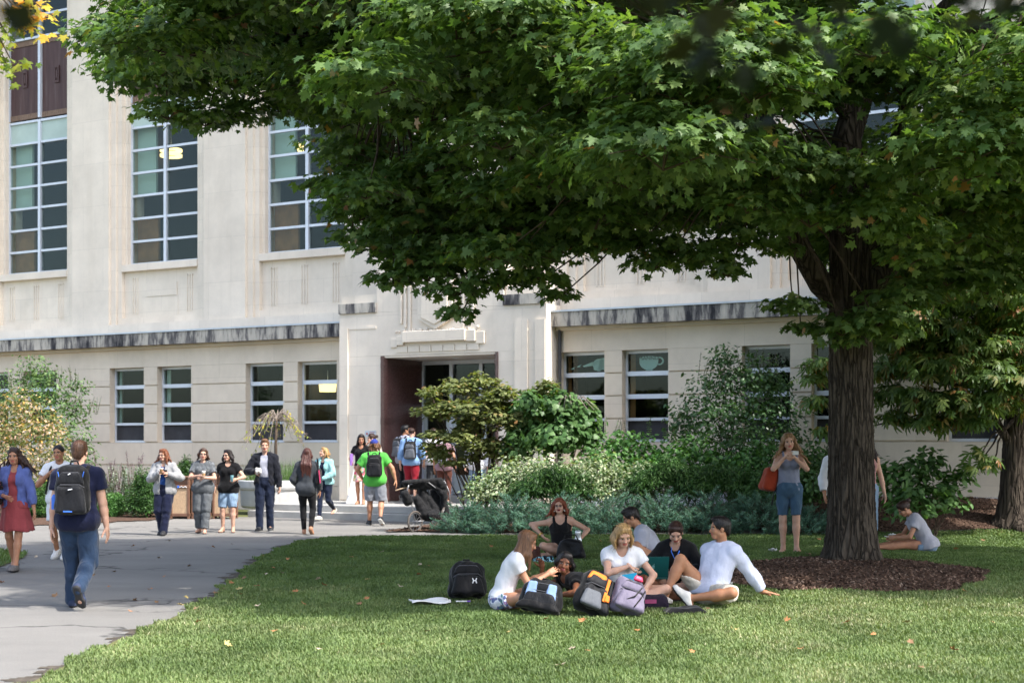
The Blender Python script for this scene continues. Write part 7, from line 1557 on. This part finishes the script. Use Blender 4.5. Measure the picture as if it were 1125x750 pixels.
for off in (Vector((0, 0, 0)), Vector((.32, .42, 0))):
    m.tube([w1+off*.9, q(452, 552, 28.5)+off, q(447, 540, 28.5)+off, q(449, 532, 28.5)+off], .014, 7); m.tube([q(449, 532, 28.5)+off, q(470, 529, 28.6)+off, q(484, 540, 28.7)+off*.5, w2+off*.3], .014, 7)
m.tube([w1, q(465, 571, 28.6), q(480, 567, 28.7), w2], .013, 7); m.tube([w1, w1+Vector((.45, .5, .03)), w3], .011, 6)
m.build('frame', ALB, r, smooth=True)
m = MB(); m.tube([q(434.5, 538.5, 28.4), q(441, 536.5, 28.5), q(447, 535, 28.55)], .014, 7); m.tube([q(447, 535, 28.55), q(447, 535, 28.55)+Vector((.3, .4, 0))], .014, 7); m.build('handlebar', pm('tan foam grip', (.42, .30, .2, 1), .8), r, smooth=True)
def soft(nm, fn, h=.012):
    S = SDF(); fn(S); return garment(nm, S, h, STF, r, .006, 3)
u = lambda *a: np.array(q(*a))
soft('canopy', lambda S: (S.cap(u(444, 530, 28.5), u(484, 527.5, 28.7), .055, k=.04), S.cap(u(450, 530, 28.9), u(486, 529, 29.1), .06, k=.06), S.cap(u(447, 533, 28.6), u(486, 533, 28.75), .06, .075, k=.06), S.cap(u(452, 534, 28.9), u(487, 534, 29.0), .07, k=.06), S.cap(u(484, 531, 28.7), u(489, 540, 28.8), .06, k=.05)))
for i, dx in enumerate((0, 13)):
    soft('seat', lambda S: (S.cap(u(458+dx, 549, 28.6+.15*i), u(466+dx, 563, 28.65+.15*i), .10, .14, k=.05, flat=((1, 0, 0), .8)), S.cap(u(464+dx, 540, 28.75+.15*i), u(470+dx*.9, 560, 28.75+.15*i), .09, .13, k=.05), S.cap(u(460+dx, 566, 28.6), u(472+dx*.8, 567, 28.7), .10, k=.06)))
soft('side_panel', lambda S: (S.cap(u(487, 540, 28.75), u(488, 562, 28.8), .06, .10, k=.05), S.cap(u(478, 534, 28.7), u(489, 545, 28.75), .06, k=.06)))
soft('hanging_bag', lambda S: (S.cap(u(445, 543, 28.4), u(448, 550, 28.45), .09, .10, k=.05)))
# ------------------------------------------------------------------ bags and things round the group on the lawn
def gon(px, Y, dz=0): x = gx(px, Y); return (x, Y, float(mound(x, Y))+.02+dz)
def emblem_h(o, w_, d, h):
    m = MB(); y = -d*1.04; z = h*.40; k = .022
    for sg in (-1, 1): m.bar((sg*k-.0+.07, y, z+.028), (sg*k*.55+.07, y-.002, z), .010); m.bar((sg*k*.55+.07, y-.002, z), (sg*k+.07, y, z-.028), .010)
    m.bar((-k*.6+.07, y-.003, z), (k*.6+.07, y-.003, z), .010); m.build('emblem', pm('silver print', (.6, .6, .62, 1), .4), o)
backpack('black backpack with a small silver emblem lying on the grass behind the girl in white', gon(513, 15.75), R(6), .40, .24, .40, NYL, NYL, NYL, tilt=(R(-16), 0), extra=emblem_h, seed=3)
def blue_panels(o, w_, d, h):
    for sg in (-1, 1): bag_mesh('blue_panel', [((sg*w_*.24, -d*.84, h*.58), (w_*.13, d*.13, h*.30), .022)], NYLB, o, .010, .004, 5)
    bag_mesh('base_panel', [((0, -d*.86, h*.14), (w_*.5, d*.26, h*.15), .04)], NYL, o, .010, .004, 6)
backpack('pale blue and black backpack in front of the girl in the white t-shirt', gon(592, 14.35), R(-10), .42, .22, .33, NYL, NYLC, NYL, tilt=(R(-20), R(10)), extra=blue_panels, seed=4)
def orange_bits(o, w_, d, h):
    bag_mesh('orange_panel', [((-.02, -d*.80, h*.80), (w_*.30, d*.12, h*.11), .022)], NYLO, o, .008, .003, 5)
    for x0 in (.09, .135): 
        m = MB(); m.bar((x0, -d*.96, h*.82), (x0-.02, -d*1.06, h*.25), .030, .010, up=(0, -1, 0)); m.build('strap', NYL if x0 > .12 else NYLO, o)
    bag_mesh('grey_pocket', [((-.05, -d*.98, h*.24), (w_*.30, d*.14, h*.20), .03)], NYLG, o, .010, .004, 7)
    bag_mesh('orange_buckle', [((.10, -d*1.06, h*.34), (.026, .016, .040), .012)], NYLO, o, .006, .0, 8)
backpack('black and grey backpack with bright orange panels in the middle of the pile', gon(642, 14.2), R(14), .34, .22, .46, NYL, NYLC, NYL, tilt=(R(-26), R(24)), extra=orange_bits, seed=5)
def lilac_bits(o, w_, d, h):
    m = MB(); m.tube([(-w_*.3, -d*1.0, h*.15), (.02, -d*1.12, h*.4), (w_*.25, -d*.95, h*.75)], .008, 5); m.tube([(w_*.1, -d*1.1, h*.1), (w_*.25, -d*1.05, h*.4), (w_*.38, -d*.85, h*.7)], .008, 5); m.build('piping', NYL, o)
    bag_mesh('red_tag', [((.03, -d*.9, h*.98), (.045, .022, .028), .016)], pm('red plastic pouch', (.6, .05, .12, 1), .4), o, .007, 0)
backpack('lilac grey backpack with black piping in front of the blonde woman', gon(682, 14.2), R(10), .34, .24, .36, NYLL, NYLL, NYLG, tilt=(R(-24), R(20)), extra=lilac_bits, seed=6)
o = bag_mesh('cloth_bag', [((0, 0, .07), (.16, .10, .075), .055)], cloth('dark plum cotton', (44, 34, 52), wr=.8)); o.location = gon(717, 14.85); tag(o, 'dark plum cloth bag crumpled on the grass by the laptop woman', 'bag')
m = MB(); m.box(-.09, .03, -.108, -.095, .06, .10); m.build('pink_patch', pm('faded pink print', (.25, .05, .12, 1), .8), o)
# laptop on her lap
r = empty('laptop', (gx(717, 15.42), 15.42, .29), R(8)); tag(r, 'dark green laptop open on the lap of the woman in black', 'laptop')
TEAL = pm('dark teal plastic', (.008, .075, .072, 1), .35, .08)
m = MB(); m.box(-.17, .17, 0, .23, -.012, .006); m.build('base', TEAL, r, bevel=.005)
m = MB(); m.add([(-.17, .0, .008), (.17, .0, .008), (.17, -.06, .235), (-.17, -.06, .235), (-.17, .012, .010), (.17, .012, .010), (.17, -.048, .238), (-.17, -.048, .238)], [(0, 1, 2, 3), (7, 6, 5, 4), (0, 4, 5, 1), (1, 5, 6, 2), (2, 6, 7, 3), (3, 7, 4, 0)]); ld = m.build('lid', TEAL, r)
m = MB(); n = 16; cz = .125; yy = -.06*(cz-.008)/.227-.003
pt = [(.020*math.cos(a)*(1 if not (abs(a) < .55) else .72), yy-.06/.227*.022*math.sin(a), cz+.022*math.sin(a)) for a in np.linspace(-math.pi, math.pi, n, endpoint=False)]
m.add(pt, [tuple(range(n))]); m.tube([(.003, yy-.008, cz+.026), (.010, yy-.010, cz+.036)], .003, 4); m.build('emblem', pm('pale emblem', (.12, .30, .29, 1), .4), ld)
r = empty('folder', (gx(688.5, 14.62), 14.62, .12)); tag(r, 'bright blue folder of papers held by the blonde woman', 'folder')
m = MB(); m.add([(-.09, 0, .0), (.05, 0, -.02), (.105, .02, .30), (-.055, .02, .275), (-.09, .02, .0), (.05, .02, -.02), (.105, .04, .30), (-.055, .04, .275)], [(0, 1, 2, 3), (7, 6, 5, 4), (0, 4, 5, 1), (1, 5, 6, 2), (2, 6, 7, 3), (3, 7, 4, 0)]); m.build('cover', pm('bright cyan card', (.02, .33, .55, 1), .5, .06), r)
m = MB(); m.add([(-.085, .005, .003), (-.070, .002, -.0), (-.035, .02, .282), (-.052, .024, .282), (-.085, .018, .003), (-.070, .015, .0), (-.035, .034, .282), (-.052, .038, .282)], [(0, 1, 2, 3), (7, 6, 5, 4), (0, 4, 5, 1), (2, 6, 7, 3), (3, 7, 4, 0)]); q2 = m.build('sheets', PAPER, r); q2.location = (-.008, -.004, 0)
def handbag(lab, loc, rz, hs, mt, seed):
    o = bag_mesh('handbag', [((0, 0, hs[2]), hs, min(hs)*.6)], mt, None, .010, .010, seed); o.location = loc; o.rotation_euler = (0, 0, rz); m = MB(); m.tube([(-hs[0]*.6, 0, hs[2]*1.8), (-hs[0]*.4, -.03, hs[2]*2.5), (hs[0]*.4, -.03, hs[2]*2.5), (hs[0]*.6, 0, hs[2]*1.8)], .009, 6); m.build('handle', mt, o, smooth=True); tag(o, lab, 'bag'); return o
handbag('brown leather handbag on the grass beside the red haired woman', gon(583, 20.5), R(10), (.14, .06, .105), LEATHB, 3); handbag('large black handbag on the crossed legs of the red haired woman', gon(627, 20.45, .02), R(-8), (.19, .08, .135), LEATHK, 5)
SHB = floral('teal and black knit shoe', [(40, 60, 70), (160, 200, 205), (30, 32, 40), (90, 150, 160)], 40)
for k, (px, rz) in enumerate(((593, 40), (603, 20))):
    S = SDF(); S.cap((0, -.10, .04), (0, .02, .045), .038, .042, k=.02); S.cap((0, .02, .04), (0, .10, .03), .042, .034, k=.02); S.cap((0, -.08, .06), (0, -.09, .09), .034, .03, k=.02); S.ell((0, -.05, .11), (.025, .05, .04), None, k=.01, sub=True)
    o = garment('shoe', S, .008, [SHB, SOLEW], None, 0, midx=lambda c: (c[:, 2] < .022).astype(int)); o.location = gon(px, 20.0-.1*k); o.rotation_euler = (0, 0, R(rz)); tag(o, 'teal and black shoe taken off, on the grass by the red haired woman', 'shoe', 'shoes taken off on the grass')
def sheet_(lab, px, Y, w_, d, rz, name='paper_sheet', mt=None):
    n = 8; V = []; 
    for i in range(n):
        for j in range(n): V.append(((i/(n-1)-.5)*w_, (j/(n-1)-.5)*d, .02+.016*math.sin(i*.9+j*.5)+.012*math.sin(j*1.3)))
    idx = np.arange(n*n).reshape(n, n); Fq = np.stack([idx[:-1, :-1].ravel(), idx[1:, :-1].ravel(), idx[1:, 1:].ravel(), idx[:-1, 1:].ravel()], 1); o = link(name, np_mesh(name, np.array(V), Fq), mt or PAPER, smooth=True); o.location = gon(px, Y, .02); o.rotation_euler = (0, 0, R(rz)); tag(o, lab, 'paper'); md = o.modifiers.new('t', 'SOLIDIFY'); md.thickness = .004; return o
sheet_('white papers lying on the grass left of the black backpack', 472, 15.25, .42, .30, 12); sheet_('small white scrap of paper at the feet of the woman taking a photo', 849, 20.3, .10, .08, 30); sheet_('bluish scrap of paper on the bark mulch beyond the maple', 980, 26.6, .12, .08, 10)
m = MB(); m.tube([(-.07, 0, 0), (.05, .01, .0)], .007, 8); o = m.build('pen', PAPER); m = MB(); m.tube([(.05, .01, .0), (.085, .013, 0)], .008, 8); m.build('cap', pm('violet plastic', (.2, .08, .45, 1), .4), o); o.location = gon(508, 15.1, .05); tag(o, 'white pen with a violet cap on the grass by the papers', 'pen')
o = bag_mesh('dark_cloth', [((0, 0, .03), (.20, .10, .035), .03)], BLACK, None, .010, .008); o.location = gon(752, 14.42); o.rotation_euler = (0, 0, R(8)); tag(o, 'black cloth under the shoe of the man leaning back', 'cloth')
m = MB(); m.lathe([(0, 0), (.033, 0), (.035, .02), (.035, .13), (.015, .165), (.015, .18), (0, .18)], 16); o = m.build('water_bottle', pm('teal bottle', (.03, .12, .13, 1), .3), smooth=True); o.location = gon(803, 15.3, .01); tag(o, 'dark teal bottle behind the back of the man leaning back', 'bottle'); m = MB(); m.lathe([(0, .181), (.018, .181), (.018, .205), (0, .205)], 14); m.build('cap', PAPER, o)
# ------------------------------------------------------------------ branches that hang into the top of the picture
NEARM = leafmat('near maple leaf with painted shade', [(0, (.008, .014, .005)), (.7, (.014, .022, .007)), (1, (.03, .032, .010))], .2, .7, .1)  # shade is painted into this near-black leaf colour
fb = Vector((4.4, -1.2, 0)); nt = empty('near_maple', fb); tag(nt, 'maple whose dark out of focus leaves hang into the top right of the picture', 'tree')
trunk_mesh('trunk', (0, 0, 0), 4.2, .22, .16, .10, BARK, nt, (-.1, .1), 60, 60, 8)
rg = random.Random(3); L = []
for i in range(60): L.append((Vector((rg.uniform(-4.6, 1.6), rg.uniform(-2.4, 3.0), rg.uniform(3.3, 6.2))), .6, .6, .3))  # pads here and below: unseen crown added to shade the leaves in view
L += [(Vector((x, y, 3.25+.3*(i % 2)+.31*max(y+fb.y-2, 0)))-Vector((fb.x, fb.y, 0)), .5, .5, .22) for i, (x, y) in enumerate([(a+.25*(b % 2), b*.55) for a in np.arange(-1.4, 2.6, .55) for b in range(1, 5)])]
P, N, T, S_ = pads_leaves(L, 190, .125, np.random.default_rng(5))
# the few leaves that dip into view
rv = np.random.default_rng(12); n = 60; tx = np.concatenate([rv.normal(925, 70, 22), rv.normal(790, 30, 12), rv.normal(1075, 40, 14), rv.normal(18, 12, 5), rv.normal(700, 20, 7)]); ty = np.concatenate([rv.normal(18, 28, 22), rv.normal(45, 35, 12), rv.normal(5, 22, 14), rv.normal(14, 5, 5), rv.normal(-2, 8, 7)])
for px, py in ((833, 142), (798, 118), (822, 92), (770, 62), (905, 60), (990, 50)): tx = np.append(tx, px+rv.normal(0, 7, 2)); ty = np.append(ty, py+rv.normal(0, 6, 2))
Yv = rv.uniform(1.75, 2.3, len(tx)); V = np.stack([(tx-HX)*Yv/F, Yv, CAMH+(HY-ty)*Yv/F], 1)-np.array(fb)
P = np.concatenate([P, V]); N = np.concatenate([N, rv.normal(size=V.shape)*.6+np.array([0, -.5, .7])]); T = np.concatenate([T, rv.normal(size=V.shape)*.5+np.array([0, 0, -1])]); S_ = np.concatenate([S_, rv.uniform(.035, .06, len(V))])
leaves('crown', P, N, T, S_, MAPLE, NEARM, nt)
m = MB()
for tgt in ((.7, 2.0, 2.75), (1.0, 2.2, 2.9), (.35, 2.0, 2.7), (-.7, 2.0, 2.75), (0, 1.5, 3.6), (2.0, 2.6, 3.9)):
    pts, rd = bough((-.1, .1, 3.9), Vector(tgt)-fb, .09, .012, .3, 9, rg); m.tube(pts, rd, 8, cap=False)
m.build('limbs', BARK, nt, smooth=True, fix=False)
YORM = leafmat('turning maple leaf', [(0, (.10, .16, .03)), (.4, (.22, .26, .04)), (.65, (.5, .38, .05)), (1, (.62, .28, .04))], .4)
b = at(-60, -40, 12.5); r = empty('maple_branch', b); tag(r, 'branch end with turning yellow and orange leaves hanging in at the top left', 'tree branch')
cl = [(22, 12, 28), (38, 22, 14), (50, 12, 14), (12, 45, 12), (3, 32, 12), (8, 72, 12), (18, 78, 8), (45, 38, 9), (30, 30, 12), (2, 55, 6), (-25, 20, 30)]; rv = np.random.default_rng(2); V = []; tn = []
for px, py, k in cl:
    n = int(k*1.2); V.append(np.array([at(px+a, py+c, 12.5+d)-b for a, c, d in zip(rv.normal(0, 8, n), rv.normal(0, 6, n), rv.normal(0, .15, n))])); tn.append(np.clip(rv.normal(.3 if px < 20 else .75, .22, n), 0, 1))
V = np.concatenate(V); leaves('foliage', V, rv.normal(size=V.shape)*.5+np.array([.2, -.5, .8]), rv.normal(size=V.shape)*.6+np.array([.2, -.1, -.9]), rv.uniform(.055, .095, len(V)), MAPLE, YORM, r, np.concatenate(tn))
m = MB()
for px, py, k in cl: m.tube([Vector((0, 0, 0)), (at(px, py, 12.5)-b)*.55+Vector((0, 0, .12)), at(px, py, 12.5)-b], [.02, .010, .004], 5, cap=False)
m.build('twig', TWIG, r, smooth=True, fix=False)
